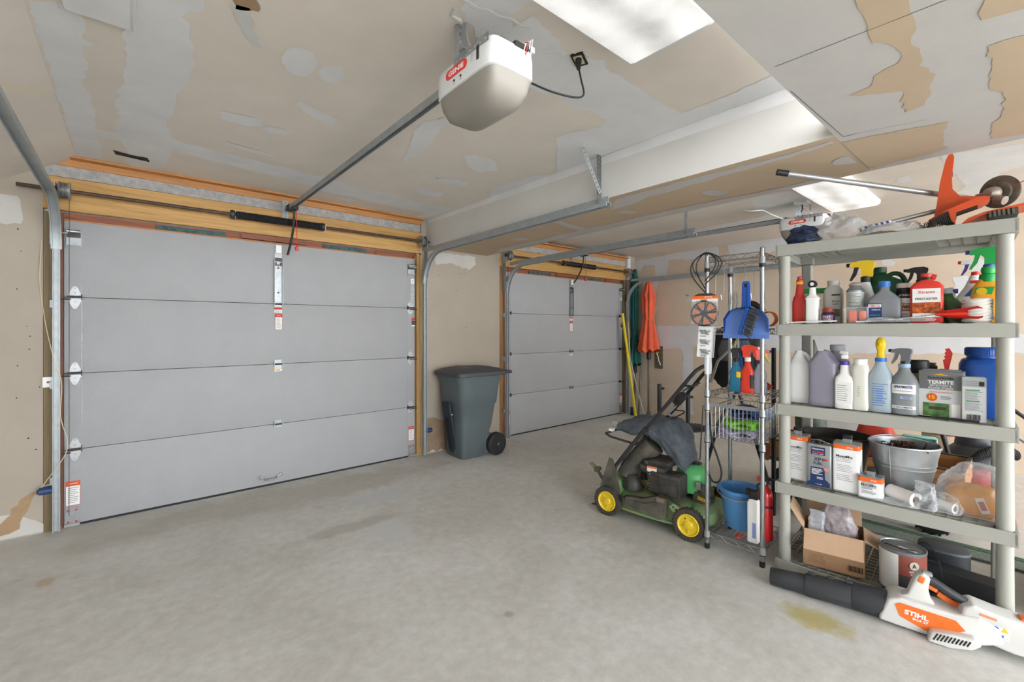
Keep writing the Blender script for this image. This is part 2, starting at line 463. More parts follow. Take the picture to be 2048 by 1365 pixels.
# outlines of the trowelled compound (m) and bare paper (t) on each surface, in metres
PATCH={
 'ceiling':[
  ('m',[(-0.285,2.355),(-0.223,2.302),(-0.155,2.308),(-0.137,2.402),(-0.154,2.521),(-0.119,2.552),(-0.165,2.592),(-0.149,2.741),(-0.182,2.971),(-0.161,3.112),(-0.156,3.350),(-0.158,3.537),(-0.176,3.653),(-0.153,3.883),(-0.167,4.235),(-0.299,4.296),(-0.289,3.829),(-0.295,3.208),(-0.285,2.413)]),
  ('m',[(-0.003,1.866),(0.183,1.707),(0.196,1.946),(0.195,2.025),(0.161,2.049),(0.143,2.106),(0.172,2.129),(0.173,2.207),(0.200,2.320),(0.207,2.497),(0.196,2.649),(0.167,2.815),(0.168,3.053),(0.153,3.272),(0.180,3.457),(0.227,3.516),(0.197,3.873),(0.183,4.103),(0.114,4.300),(-0.003,4.281),(-0.035,4.177),(-0.011,4.016),(-0.059,3.745),(-0.180,3.736),(-0.175,3.626),(-0.050,3.598),(-0.101,3.538),(-0.053,3.329),(-0.072,3.113),(-0.042,3.011),(-0.069,2.997),(-0.029,2.841),(-0.024,2.592),(-0.026,2.342),(-0.015,2.315),(-0.004,2.300)]),
  ('m',[(0.180,3.527),(0.227,3.516),(0.531,3.555),(0.963,3.598),(1.777,3.680),(2.103,3.768),(2.239,4.073),(1.651,4.025),(1.035,3.869),(0.237,3.738)]),
  ('m',[(1.196,3.887),(1.510,3.818),(2.397,3.719),(2.413,4.343),(2.279,4.285),(2.305,4.047),(1.668,3.981),(1.249,4.003)]),
  ('m',[(0.860,1.208),(1.011,1.079),(1.102,1.175),(1.085,1.278),(1.142,1.336),(1.158,1.236),(1.224,1.255),(1.328,1.260),(1.418,1.310),(1.589,1.233),(1.648,1.270),(1.764,1.265),(1.999,1.274),(2.162,1.272),(2.295,1.253),(2.307,1.030),(2.277,0.781),(2.402,0.772),(2.430,1.085),(2.426,1.630),(2.461,2.365),(2.008,1.929),(2.015,1.814),(2.096,1.668),(2.054,1.583),(1.891,1.565),(1.818,1.627),(1.637,1.563),(1.582,1.601),(1.534,1.615),(1.293,1.618),(0.925,1.383)]),
  ('m',[(2.328,0.756),(2.323,1.170),(2.086,2.007),(2.397,2.079),(2.543,2.357),(2.367,2.507),(2.321,3.017),(2.492,3.238),(2.452,4.251),(2.474,4.442),(2.472,2.801),(2.459,0.799),(2.449,0.737)]),
  ('m',[(1.276,2.268),(1.362,2.080),(1.410,2.329),(1.479,2.629),(1.459,2.905),(1.289,2.432)]),
  ('m',[(0.496,2.138),(0.501,2.057),(0.536,2.005),(0.593,2.006),(0.632,2.096),(0.630,2.191),(0.595,2.242),(0.541,2.224)]),
  ('m',[(0.650,2.132),(0.661,2.076),(0.725,2.037),(0.757,2.094),(0.751,2.199),(0.687,2.196)]),
  ('m',[(0.654,2.535),(0.665,2.485),(0.888,2.573),(0.890,2.637),(0.783,2.631)]),
  ('m',[(0.354,2.873),(0.468,2.852),(0.558,2.832),(0.582,2.932),(0.500,3.001),(0.373,2.967)]),
  ('m',[(0.594,2.972),(0.615,2.891),(0.737,2.902),(0.714,2.975),(0.623,2.999)]),
  ('m',[(0.434,3.325),(0.583,3.348),(0.734,3.365),(0.736,3.415),(0.593,3.403),(0.471,3.367)]),
  ('m',[(1.727,2.554),(1.772,2.469),(1.953,2.481),(2.079,2.610),(2.011,2.738),(1.849,2.671)]),
  ('m',[(1.808,3.072),(1.898,2.981),(2.094,2.988),(2.099,3.067),(1.910,3.112)]),
  ('m',[(1.828,3.419),(1.879,3.340),(2.097,3.375),(2.111,3.481),(1.946,3.503)]),
  ('m',[(1.830,3.802),(1.868,3.729),(2.009,3.777),(1.994,3.877)]),
  ('m',[(1.435,4.096),(1.493,4.007),(1.570,4.065),(1.551,4.188)]),
  ('m',[(3.186,1.288),(3.090,0.957),(3.476,0.930),(3.574,1.203)]),
 ],
 'ceiling_right':[
  ('m',[(4.287,1.690),(4.273,1.286),(5.546,1.394),(6.636,1.775),(5.386,1.812),(4.990,1.868)]),
  ('m',[(4.200,0.425),(4.355,0.025),(4.954,0.028),(5.019,0.177),(5.814,0.251),(6.417,0.396),(5.742,0.514),(5.236,0.380),(4.744,0.411)]),
  ('m',[(4.572,0.705),(4.557,0.643),(4.740,0.639),(4.798,0.686),(4.716,0.724)]),
  ('m',[(5.219,3.313),(5.066,1.997),(4.951,1.406),(5.236,1.400),(5.385,2.123),(5.688,3.372)]),
 ],
 'low':[
  ('t',[(1.461,0.312),(1.570,0.219),(1.672,0.226),(1.762,0.228),(1.799,0.244),(1.921,0.241),(2.017,0.255),(2.062,0.235),(2.153,0.233),(2.276,0.253),(2.383,0.285),(2.408,0.348),(2.180,0.326),(2.078,0.458),(2.054,0.391),(1.979,0.368),(1.952,0.329),(1.945,0.299),(1.844,0.285),(1.775,0.303),(1.745,0.328),(1.660,0.324),(1.533,0.320)]),
  ('t',[(2.040,0.098),(2.060,-0.052),(3.109,-0.079),(3.052,0.141),(2.822,0.126),(2.767,0.096),(2.512,0.081),(2.408,0.111),(2.249,0.100)]),
  ('t',[(1.693,0.092),(1.857,-0.047),(1.902,-0.048),(1.854,0.101),(1.805,0.105)]),
  ('t',[(2.553,0.624),(2.661,0.243),(2.798,0.269),(3.053,0.285),(3.080,0.381),(3.098,0.509),(3.153,0.891),(2.793,0.944),(2.635,0.745)]),
 ],
 'soffit':[
  ('m',[(2.509,0.626),(2.548,0.616),(2.586,0.801),(2.601,1.125),(2.624,1.322),(2.515,1.267),(2.536,0.857)]),
  ('m',[(2.517,1.268),(2.629,1.325),(2.643,1.678),(2.715,1.886),(2.716,2.062),(2.529,1.865)]),
  ('m',[(2.845,0.709),(2.784,0.646),(2.855,0.531),(2.913,0.522),(2.955,0.616),(2.906,0.703)]),
  ('m',[(2.800,1.401),(2.813,1.335),(2.946,1.290),(2.989,1.368),(2.914,1.417)]),
  ('m',[(2.800,2.066),(2.801,1.990),(2.922,1.962),(2.935,2.029),(2.866,2.068)]),
  ('m',[(2.665,2.599),(2.681,2.540),(3.067,2.573),(3.151,2.661),(2.934,2.660)]),
  ('m',[(3.279,4.213),(3.207,3.553),(3.220,2.391),(3.200,1.651),(3.216,1.204),(3.214,0.803),(3.087,0.771),(3.099,1.160),(3.058,1.578),(3.071,2.230),(3.076,3.047),(3.097,3.843)]),
  ('m',[(2.843,3.371),(2.852,3.268),(2.970,3.232),(2.968,3.364)]),
 ],
 'side':[
  ('m',[(4.400,2.506),(3.196,2.564),(2.950,2.590),(2.950,2.411),(3.238,2.405),(3.735,2.463),(3.783,2.183),(3.955,2.198),(3.980,2.402),(4.185,2.424),(4.251,2.316),(4.372,2.444)]),
  ('m',[(3.955,2.198),(3.880,2.169),(3.955,1.975),(4.081,1.915),(4.056,2.071)]),
  ('m',[(4.030,1.765),(3.917,1.705),(3.955,1.617),(4.068,1.642)]),
  ('m',[(3.457,1.901),(3.346,1.842),(3.346,1.780),(3.457,1.795),(3.413,1.846)]),
  ('m',[(4.056,1.427),(2.910,1.412),(2.026,1.392),(0.050,1.338),(0.050,1.148),(1.872,1.070),(2.910,1.134),(3.325,1.101),(3.325,0.934),(3.346,0.473),(3.325,0.079),(3.480,0.077),(3.502,0.478),(3.491,0.968),(3.548,1.094),(4.030,1.033)]),
  ('m',[(2.824,2.635),(2.154,2.598),(1.711,2.711),(1.412,2.773),(0.074,2.738),(0.074,2.667),(1.412,2.656),(1.711,2.528),(2.154,2.404),(2.790,2.348)]),
  ('m',[(1.128,2.154),(1.072,2.170),(0.999,2.117),(1.016,2.075),(1.115,2.096)]),
  ('m',[(0.555,1.908),(0.447,1.913),(0.447,1.722),(0.529,1.717)]),
  ('m',[(0.276,2.201),(0.194,2.208),(0.187,2.140),(0.259,2.135)]),
  ('m',[(0.555,2.189),(0.377,2.186),(0.395,2.138),(0.519,2.144)]),
 ],
 'front':[
  ('m',[(2.573,2.228),(2.804,2.242),(3.121,2.240),(3.136,2.146),(3.034,2.077),(2.770,2.135),(2.586,2.095)]),
  ('m',[(-0.717,2.253),(-0.577,2.258),(-0.554,2.137),(-0.561,2.076),(-0.717,2.059)]),
  ('m',[(-0.717,0.162),(-0.610,0.165),(-0.439,0.051),(-0.427,-0.014),(-0.717,0.002)]),
  ('t',[(-0.717,0.050),(-0.632,0.138),(-0.566,0.252),(-0.509,0.288),(-0.493,0.284),(-0.520,0.208),(-0.554,0.133),(-0.566,0.061),(-0.610,0.041),(-0.717,0.018)]),
  ('m',[(2.423,0.027),(2.510,0.039),(2.723,0.013),(2.723,-0.010),(2.423,-0.005)]),
 ],
}
# ------------------------------------------------------------------ the room
PATMAT = {'m': MUD, 't': TAN}
MUDS = mat('side_wall_compound', '#cdcdcf', .75, var=.06, scale=3.5, bump=.1, bscale=40)


def patches(mb, key, place, off, seed=0, pm=PATMAT):
    for i, (k, pts) in enumerate(PATCH[key]):
        q = jag(pts, .010, .03, seed + i)
        mb.quad([place(a, b, off * (1 + .12 * i)) for a, b in q], pm[k])


fl = MB().box((1.0, -1.6, -.05), (13, 12.2, .1), concrete()).build('floor', smooth=0); struct(fl)

c = MB()
c.quad([(-.3, .62, 2.57), (-.3, 4.33, 2.57), (2.47, 4.33, 2.57), (2.47, .62, 2.57)], TANC)
c.box((1.08, 2.45, 2.63), (2.8, 3.9, .1), TANC)
patches(c, 'ceiling', lambda a, b, o: (min(a, 2.465), min(max(b, .63), 4.32), 2.57 - o), .0012)
DK = mat('dark_gap', '#2a2622', .9)
# torn rectangular hole above the left door and a torn paper strip
for q, m_ in (([(-.10, 3.97), (.0, 4.0), (.085, 4.0), (.09, 4.09), (.0, 4.07), (-.09, 4.05)], DK), ([(.27, 1.90), (.33, 1.88), (.36, 2.0), (.42, 2.12), (.38, 2.12), (.30, 1.98)], MUDW),
              ([(.25, 1.80), (.33, 1.78), (.36, 1.88), (.29, 1.92)], TAN2)):
    c.quad([(a, b, 2.567) for a, b in jag(q, .006, .02, 3)], m_)
# thick bead of compound at the opener bracket and around the electrical box
rnd = random.Random(5)
for (x0, y0, x1, y1, w_) in ((.9, 1.33, 1.2, 1.3, .02), (.9, 1.40, 1.1, 1.56, .03), (1.12, 1.47, 1.32, 1.42, .016), (1.2, 1.6, 1.38, 1.5, .01), (1.35, 1.36, 1.5, 1.25, .012)):
    pts = []
    for i in range(9):
        t = i / 8; pts.append((x0 + (x1 - x0) * t + rnd.uniform(-.012, .012), y0 + (y1 - y0) * t + rnd.uniform(-.012, .012), 2.57))
    c.tube(pts, [w_ * .35 * rnd.uniform(.6, 1.2) for _ in pts], MUDW, 6)
struct(c.build('ceiling', smooth=0))

c = MB()
c.box((5.0, .2, 2.62), (3.7, 8.6, .1), TANC)
patches(c, 'ceiling_right', lambda a, b, o: (min(a, 6.39), b, 2.57 - o), .0012, 40)
struct(c.build('ceiling_right', smooth=0))

# sloping ceiling on the left
c = MB()
x1, z1 = -1.9, 2.57 - 1.6 * .62
c.add([(-.3, .62, 2.57), (-.3, 4.34, 2.57), (x1, 4.34, z1), (x1, .62, z1), (-.3, .62, 2.67), (-.3, 4.34, 2.67), (x1, 4.34, z1 + .1), (x1, .62, z1 + .1)],
      [(0, 3, 2, 1), (4, 5, 6, 7), (0, 1, 5, 4), (1, 2, 6, 5), (2, 3, 7, 6), (3, 0, 4, 7)], TANC)
MAS = mat('masking_tape', '#d8cdb6', .7)
c.quad([(-.31, 3.16, 2.562), (-.34, 3.2, 2.543), (-.47, 3.02, 2.463), (-.45, 2.97, 2.475)], MAS)
struct(c.build('ceiling_slope', smooth=0))

# boxed beam between the bays: its painted side face and its patched underside, and the lowered ceiling it joins
c = MB()
SO = [(2.46, .60), (2.46, 4.345), (3.30, 4.345), (3.16, .60)]
vs = [(x, y, 2.27) for x, y in SO] + [(x, y, 2.66) for x, y in SO]
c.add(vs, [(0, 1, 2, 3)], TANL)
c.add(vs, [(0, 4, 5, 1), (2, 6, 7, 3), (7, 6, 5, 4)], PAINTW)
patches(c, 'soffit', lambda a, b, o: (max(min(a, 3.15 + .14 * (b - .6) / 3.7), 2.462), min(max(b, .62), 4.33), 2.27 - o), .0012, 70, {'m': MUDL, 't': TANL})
c.quad([(2.459, .62, 2.50), (2.459, 2.9, 2.515), (2.459, 4.3, 2.53), (2.459, 4.3, 2.568), (2.459, .62, 2.568)], MUD)
struct(c.build('beam', smooth=0))
c = MB()
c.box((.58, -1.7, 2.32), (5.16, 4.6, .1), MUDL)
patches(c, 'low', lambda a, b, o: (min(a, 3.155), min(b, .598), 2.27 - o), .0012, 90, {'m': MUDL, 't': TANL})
for a, b, w_ in (((1.653, .572), (1.667, .159), .0022), ((1.667, .159), (1.62, -.5), .0018), ((1.864, .592), (2.497, .575), .002), ((2.497, .575), (2.5, .53), .004), ((2.5, .53), (2.56, .3), .0015)):
    a = Vector(a); b = Vector(b); n_ = Vector((-(b - a).y, (b - a).x)).normalized() * w_ / 2
    c.quad([(p.x, p.y, 2.2685) for p in (a - n_, b - n_, b + n_, a + n_)], DK)
struct(c.build('ceiling_lowered', smooth=0))

# front wall, with the openings of both doors
D1 = (-.362, 2.335, 2.134); D2 = (3.60, 6.08, 2.10)
c = MB()
for x0, x1 in ((-2.2, -.46), (2.40, 3.50), (6.14, 6.5)):
    zt = 2.60
    c.box(((x0 + x1) / 2, 4.41, zt / 2), (x1 - x0, .12, zt), TANF)
c.box((1.0, 4.60, 1.3), (12, .06, 2.6), mat('house_wrap', '#6f8a94', .8, var=.3, scale=9))
patches(c, 'front', lambda a, b, o: (a, 4.35 - o, max(b, .01)), .0012, 120, {'m': MUDF, 't': TAN2})
DIRT = mat('stained_paper', '#937c66', .9, var=.15, scale=14)
c.quad([(a, 4.347, b) for a, b in jag([(2.44, .02), (2.95, .02), (2.95, .26), (2.75, .30), (2.62, .36), (2.44, .40)], .02, .05, 8)], DIRT)
for k in range(26):
    x = rnd.choice([rnd.uniform(-.64, -.47), rnd.uniform(2.45, 3.45)]); z = rnd.uniform(.2, 2.1); r = rnd.uniform(.003, .006)
    c.quad([(x + r * math.cos(t), 4.3465, z + r * math.sin(t)) for t in [RAD(a) for a in range(0, 360, 60)]], DK)
struct(c.build('wall_front', smooth=0))

struct(MB().box((-1.96, .18, 1.2), (.12, 8.4, 2.4), PAINTW).build('wall_left_unseen', smooth=0))  # unseen wall, added to keep daylight from flooding in at the left
# side wall
c = MB()
c.box((6.46, .4, 1.3), (.12, 8.0, 2.62), TAN)
patches(c, 'side', lambda a, b, o: (6.4 - o, min(a, 4.34), min(b, 2.56)), .0012, 150, {'m': MUDS, 't': TAN})
# open box cut in the wall with wiring
c.quad([(6.396, 3.83, .74), (6.396, 3.98, .74), (6.396, 3.98, 1.10), (6.396, 3.83, 1.10)], mat('cavity', '#6b6557', .8, var=.4, scale=30))
struct(c.build('wall_right', smooth=0))
w = MB(); w.tube([(6.37, 3.93, 1.08), (6.36, 3.92, 1.0), (6.37, 3.9, .93), (6.365, 3.88, .86), (6.38, 3.86, .80)], .008, mat('cable_white', '#d5cfbf', .5)); w.box((6.385, 3.92, 1.02), (.02, .03, .06), YELLOW)
tag(w.build('cable'), 'white cable hanging in the open hole cut in the side wall', 'cable')

# timber over the doors
WY = wood('beam_timber', '#c49a5c', '#9a733d', 0, .9)
WO = wood('orange_timber', '#c48d55', '#a2693a', 0, 1.0)
WR = wood('red_trim_timber', '#8d5238', '#5f3524', 0, 1.2)
WG = wood('treated_timber', '#7d6a48', '#54462f', 2, 1.0)
WYV = wood('jamb_yellow', '#b08a54', '#8d6a3c', 2, 1.0); WRV = wood('jamb_red', '#80503a', '#5b3828', 2, 1.0)
CEM = mat('mortar', '#aaa8a6', .95, var=.2, scale=30, bump=.6, bscale=60)
TEAL = mat('teal_wrap', '#3d5c60', .7, var=.5, scale=20)


def header(x0, x1, zt, n):
    dz = 2.134 - zt
    a = []
    m_ = MB().box(((x0 + x1) / 2, 4.37, 2.256 - dz), (x1 - x0, .05, .112), WY).box(((x0 + x1) / 2, 4.37, 2.370 - dz), (x1 - x0, .05, .112), WY)
    a.append(m_.build('trim_%d' % n, smooth=0))
    a.append(MB().box(((x0 + x1) / 2 - .01, 4.375, 2.470 - dz), (x1 - x0, .05, .08), CEM).build('trim_%d' % (n + 1), smooth=0))
    a.append(MB().box(((x0 + x1) / 2, 4.36, 2.540 - dz), (x1 - x0, .045, .066), WO).box(((x0 + x1) / 2, 4.30, 2.561 - dz), (x1 - x0, .06, .016), WO).build('trim_%d' % (n + 2), smooth=0))
    m_ = MB().box(((x0 + x1) / 2, 4.45, 2.175 - dz), (x1 - x0, .04, .05), WR)
    L = x1 - x0
    m_.box((x0 + L * .29, 4.43, 2.165 - dz), (L * .16, .03, .045), TEAL).box((x0 + L * .72, 4.43, 2.165 - dz), (L * .15, .03, .045), TEAL)
    m_.box((x0 + L * .5, 4.42, 2.178 - dz), (L * .18, .05, .04), WR).box((x0 + L * .9, 4.42, 2.172 - dz), (L * .14, .04, .045), WR)
    m_.box(((x0 + x1) / 2, 4.41, 2.142 - dz), (x1 - x0, .03, .012), wood('thin_slat', '#b47a4a', '#8f5a34', 0))
    a.append(m_.build('trim_%d' % (n + 3), smooth=0))
    for o in a: struct(o)


header(-.46, 2.40, 2.134, 1)
header(3.50, 6.14, 2.10, 6)
for i, (x, w_, m_) in enumerate(((-.427, .062, WG), (-.38, .034, WRV), (2.372, .056, WYV), (3.53, .05, wood('jamb_timber', '#9c7446', '#6f4f2c', 2)), (3.578, .034, WRV), (6.11, .05, WG))):
    struct(MB().box((x, 4.372 if m_ != WRV else 4.39, 1.09), (w_, .05, 2.18), m_).build('trim_%d' % (11 + i), smooth=0))
struct(MB().box((-.09, 1.9, 2.561), (.2, .8, .018), MUD).box((.0, 2.02, 2.556), (.006, .56, .012), MUDW).build('trim_20', smooth=0))
# corner bead of drywall beside the second door
struct(MB().box((6.19, 4.33, 1.28), (.08, .03, 2.56), MUD).build('trim_21', smooth=0))


# ------------------------------------------------------------------ sectional doors
def sticker(w, h, head, name, n=9, headh=.2):
    b = MB(); b.box((0, 0, 0), (w, .001, h), WHITEP)
    e = -.0009
    b.quad([(-w / 2, e, h / 2), (-w / 2, e, h / 2 - h * headh), (w / 2, e, h / 2 - h * headh), (w / 2, e, h / 2)], head)
    for s_ in (-1, 1): b.quad([(s_ * w / 2 - .002 * (s_ < 0), e, -h / 2), (s_ * w / 2 + .002 * (s_ > 0), e, -h / 2), (s_ * w / 2 + .002 * (s_ > 0), e, h / 2), (s_ * w / 2 - .002 * (s_ < 0), e, h / 2)], head)
    b.quad([(-w / 2, e, -h / 2), (w / 2, e, -h / 2), (w / 2, e, -h / 2 + .003), (-w / 2, e, -h / 2 + .003)], head)
    b.lines(-w * .36, w * .4, -h * .42, h * (.5 - headh - .04), n, h * .022, GREYINK, y=e)
    b.text('WARNING', w * .7, None, WHITEP, T(0, e * 1.6, h / 2 - h * headh / 2))
    return b


HZ_ = mat('hinge_zinc', '#b4b6b8', .4, .3, var=.1, scale=40)


def diamond(sx):
    b = MB()
    b.ext([(-.007, -.078), (.007, -.078), (.013, -.07), (.035, -.016), (.037, .0), (.035, .016), (.013, .07), (.007, .078), (-.007, .078), (-.013, .07), (-.035, .016), (-.037, 0), (-.035, -.016), (-.013, -.07)], .004, HZ_)
    for z in (-.066, -.032, .032, .066): b.cyl((0, 0, z), (0, -.006, z), .006, GALV, n=8)
    b.cyl((-.036, -.020, .004), (.036, -.020, .004), .0085, STEELD, n=10)
    b.cyl((-.02 * 1, -.028, -.014), (.065 * sx, -.028, -.014), .005, RUST, n=8)
    b.box((0, -.010, 0), (.066, .014, .016), GALV)
    b.box((.034 * -sx, -.012, .004), (.004, .026, .04), STEELD)
    return b


def center_hinge():
    b = MB(); b.box((0, -.003, .022), (.062, .006, .03), GALV).box((0, -.003, -.016), (.062, .006, .024), GALV)
    b.cyl((-.036, -.012, 0), (.036, -.012, 0), .007, STEELD, n=8)
    for x in (-.032, .032): b.box((x, -.012, .006), (.004, .022, .045), GALV)
    return b


def section_door(n, x0, x1, zt, label):
    root = thing('door_%d' % n, label, 'garage door', ((x0 + x1) / 2, 4.37, 0)); struct(root)
    W_ = x1 - x0; ph = zt / 4; hw = W_ / 2
    for k in range(4):
        b = MB(); z0 = k * ph + .0025 + (.012 if k == 0 else 0)
        b.box((0, .022, (z0 + (k + 1) * ph) / 2), (W_, .04, (k + 1) * ph - z0 - .0005), DOORW, bev=.003)
        # vertical end stiles pressed into the sheet
        for s_ in (-1, 1):
            b.box((s_ * (hw - .09), .0015, (k + .5) * ph), (.0015, .002, ph * .96), GALVL)
        b.build('panel', root)
    b = MB(); b.box((0, .022, .008), (W_, .04, .016), BLACKM).build('weather_seal', root)
    for k in (1, 2, 3):
        for s_ in (-1, 1):
            o = diamond(s_).build('hinge', root); o.location = (s_ * (hw - .055), 0, k * ph)
        o = center_hinge().build('hinge', root); o.location = (0, 0, k * ph)
    for s_ in (-1, 1):
        b = MB(); b.box((0, -.004, .0), (.075, .008, .11), GALV); b.box((0, -.018, -.05), (.075, .03, .004), GALV); b.box((0, -.018, .05), (.075, .03, .004), GALV)
        b.cyl((-.03, -.025, .03), (.075 * s_, -.025, .03), .009, GALVL, n=10)
        b.cyl((-.035, -.028, .045), (.035, -.028, .045), .012, CHROME, n=12).box((0, -.012, .02), (.07, .004, .03), STEELD)
        o = b.build('top_roller', root); o.location = (s_ * (hw - .05), 0, zt - .12)
        b = MB(); b.box((0, -.003, .065), (.07, .006, .13), GALVL)
        for px_, pz in ((-.02, .03), (.02, .03), (-.02, .11), (.02, .11)): b.cyl((px_, -.006, pz), (px_, -.010, pz), .007, REDINK, n=10)
        b.cyl((-.05, -.02, .012), (.07 * s_, -.02, .012), .006, GALVL, n=8).box((0, -.014, .012), (.08, .02, .02), GALVL)
        o = b.build('corner_bracket', root); o.location = (s_ * (hw - .042), 0, .002)
    o = sticker(.07, .17, mat('orange_print', '#d8562c', .7), 's').build('warning_label', root); o.location = (-hw + .045, -.002, .23)
    o = sticker(.06, .15, REDINK, 's').build('warning_label', root); o.location = (hw - .045, -.002, .25)
    o = sticker(.055, .14, REDINK, 's').build('warning_label', root); o.location = (.005, -.002, zt * .75 - .16)
    b = MB(); b.box((0, 0, 0), (.065, .001, .045), WHITEP); b.quad([(-.0325, -.001, .005), (.0325, -.001, .005), (.0325, -.001, .0225), (-.0325, -.001, .0225)], REDINK)
    b.lines(-.028, .028, -.02, .0, 3, .003, GREYINK, y=-.001); o = b.build('warning_label', root); o.location = (0, -.002, zt * .75 - .055)
    b = MB(); b.box((0, 0, 0), (.06, .001, .04), WHITEP); b.quad([(-.03, -.001, .008), (.03, -.001, .008), (.03, -.001, .02), (-.03, -.001, .02)], YELLOW)
    b.lines(-.026, .026, -.016, .004, 3, .003, GREYINK, y=-.001); o = b.build('small_label', root); o.location = (0, -.002, zt * .5 - .045); o.rotation_euler = (0, RAD(-8), 0)
    # side stack of labels on the right stile
    b = MB(); b.box((0, 0, .0), (.045, .001, .3), GALVL); b.lines(-.016, .016, -.13, .08, 14, .004, GREYINK, y=-.001)
    b.box((0, -.001, .12), (.04, .001, .05), WHITEP); b.text('X', .02, .03, INK, T(0, -.002, .12)); o = b.build('spring_label', root); o.location = (hw - .03, -.002, zt - .36)
    b = MB(); b.box((0, 0, 0), (.04, .001, .09), WHITEP); b.quad([(-.02, -.001, .02), (.02, -.001, .02), (.02, -.001, .045), (-.02, -.001, .045)], REDINK); b.quad([(-.02, -.001, -.03), (.02, -.001, -.03), (.02, -.001, .018), (-.02, -.001, .018)], STEELD)
    o = b.build('small_label', root); o.location = (hw - .02, -.002, zt * .75 - .15)
    # reinforcing strut that takes the opener arm
    b = MB(); z0 = zt * .75 + .02; z1 = zt - .02
    b.box((0, -.006, (z0 + z1) / 2), (.06, .006, z1 - z0), GALVL)
    for s_ in (-1, 1): b.box((s_ * .032, -.014, (z0 + z1) / 2 - .06), (.004, .03, (z1 - z0) - .12), GALVL)
    for z in (z0 + .08, z0 + .3, z1 - .17, z1 - .04): b.cyl((0, -.008, z), (0, -.018, z), .008, STEELD, n=8)
    b.box((0, -.02, z1 - .12), (.05, .02, .03), STEELD).box((0, -.022, z1 - .03), (.045, .012, .07), WHITE)
    b.box((-.02, -.012, z1 - .16), (.014, .012, .03), STEELD).box((.02, -.012, z1 - .16), (.014, .012, .03), STEELD)
    b.build('operator_bracket', root)
    if n == 1:
        b = MB(); pts = [(-.085, -.006, .008), (-.05, -.008, 0), (-.04, -.03, -.015), (.04, -.03, -.015), (.05, -.008, .0), (.085, -.006, .008)]
        b.tube(pts, .007, GALVL, 8)
        for x in (-.085, .085): b.cyl((x, 0, .006), (x, -.008, .006), .018, GALVL, n=14).cyl((x, -.008, .006), (x, -.012, .006), .006, STEELD, n=8)
        o = b.build('handle', root); o.location = (-.06, 0, .075)
    return root


section_door(1, D1[0], D1[1], D1[2], 'wide white sectional garage door with four flat panels, at the left of the trash cart')
section_door(2, D2[0], D2[1], D2[2], 'white sectional garage door beyond the trash cart, partly behind the lawn mower')


# tracks ------------------------------------------------------------------
TRK = [(-.012, -.026), (-.012, -.020), (.010, -.020), (.010, .020), (-.012, .020), (-.012, .026), (.013, .026), (.013, -.026)]


STEELZ = mat('grey_steel', '#6c6f70', .5, .4, var=.15, scale=25)


def track(x, zt, y_end, ang_h, label, side, hang=True):
    r = thing('door_track', label, 'track', (x, 4.28, 0), group='galvanised door tracks')
    path = [(0, .0, .01), (0, 0, .6), (0, 0, 1.2), (0, 0, zt - .32)]
    R_ = .32
    for k in range(1, 11):
        a = PI / 2 * k / 10; path.append((0, -R_ + R_ * math.cos(a), zt - .32 + R_ * math.sin(a)))
    ye = y_end - 4.28
    path += [(0, ye * .5, zt + .01), (0, ye, zt + .02)]
    MB().sweep(path[:4], [(a, b * .7) for a, b in TRK], GALV).build('vertical_track', r)
    MB().sweep(path[3:], TRK, GALV).build('horizontal_track', r)
    b = MB(); b.sweep([(0, -.05, zt + .035), (0, ye * .5, zt + .045), (0, ye, zt + .055)], [(-.02, -.004), (-.02, .0), (.02, .0), (.02, -.004)], GALV)
    b.build('stiffener', r)
    b = MB(); b.box((-side * .03, .045, zt - .12), (.004, .10, .34), GALVL); b.box((-side * .035, .086, zt - .12), (.05, .004, .34), GALVL)
    for z in (zt - .25, zt - .12, zt): b.cyl((-side * .04, .084, z), (-side * .04, .076, z), .007, STEELD, n=8)
    b.build('flag_bracket', r)
    for z in (.35, 1.0, 1.55):
        b = MB(); b.box((-side * .02, .05, z), (.03, .04, .05), GALV); b.build('bracket', r)
    if hang:
        b = MB(); b.perf(2.57 - zt - .02, .045, STEELZ, T(0, ye + .08, zt + .01) @ RY(-90)); b.build('hanger', r)
    return r


track(-.39, 2.24, 1.3, 0, 'galvanised track on the left edge of the wide door, running out of the picture', 1, False)
t = track(2.41, 2.19, 1.84, 0, 'galvanised track on the right edge of the wide door, bending along the boxed beam', -1)
_p = Vector((0, -2.37, 2.30)); _q = Vector((-.184, -2.37, 2.57)); _d = (_q - _p).normalized()
_M = Matrix(((_d.x, 0, -_d.z, _p.x), (_d.y, 1, 0, _p.y), (_d.z, 0, _d.x, _p.z), (0, 0, 0, 1)))
MB().perf((_q - _p).length, .034, GALV, _M).build('brace', t)
track(3.57, 2.15, 1.84, 0, 'galvanised track on the left edge of the second door, hung by a perforated strap', 1)
track(6.11, 2.12, 1.84, 0, 'galvanised track on the right edge of the second door, in front of the umbrellas', -1, False)


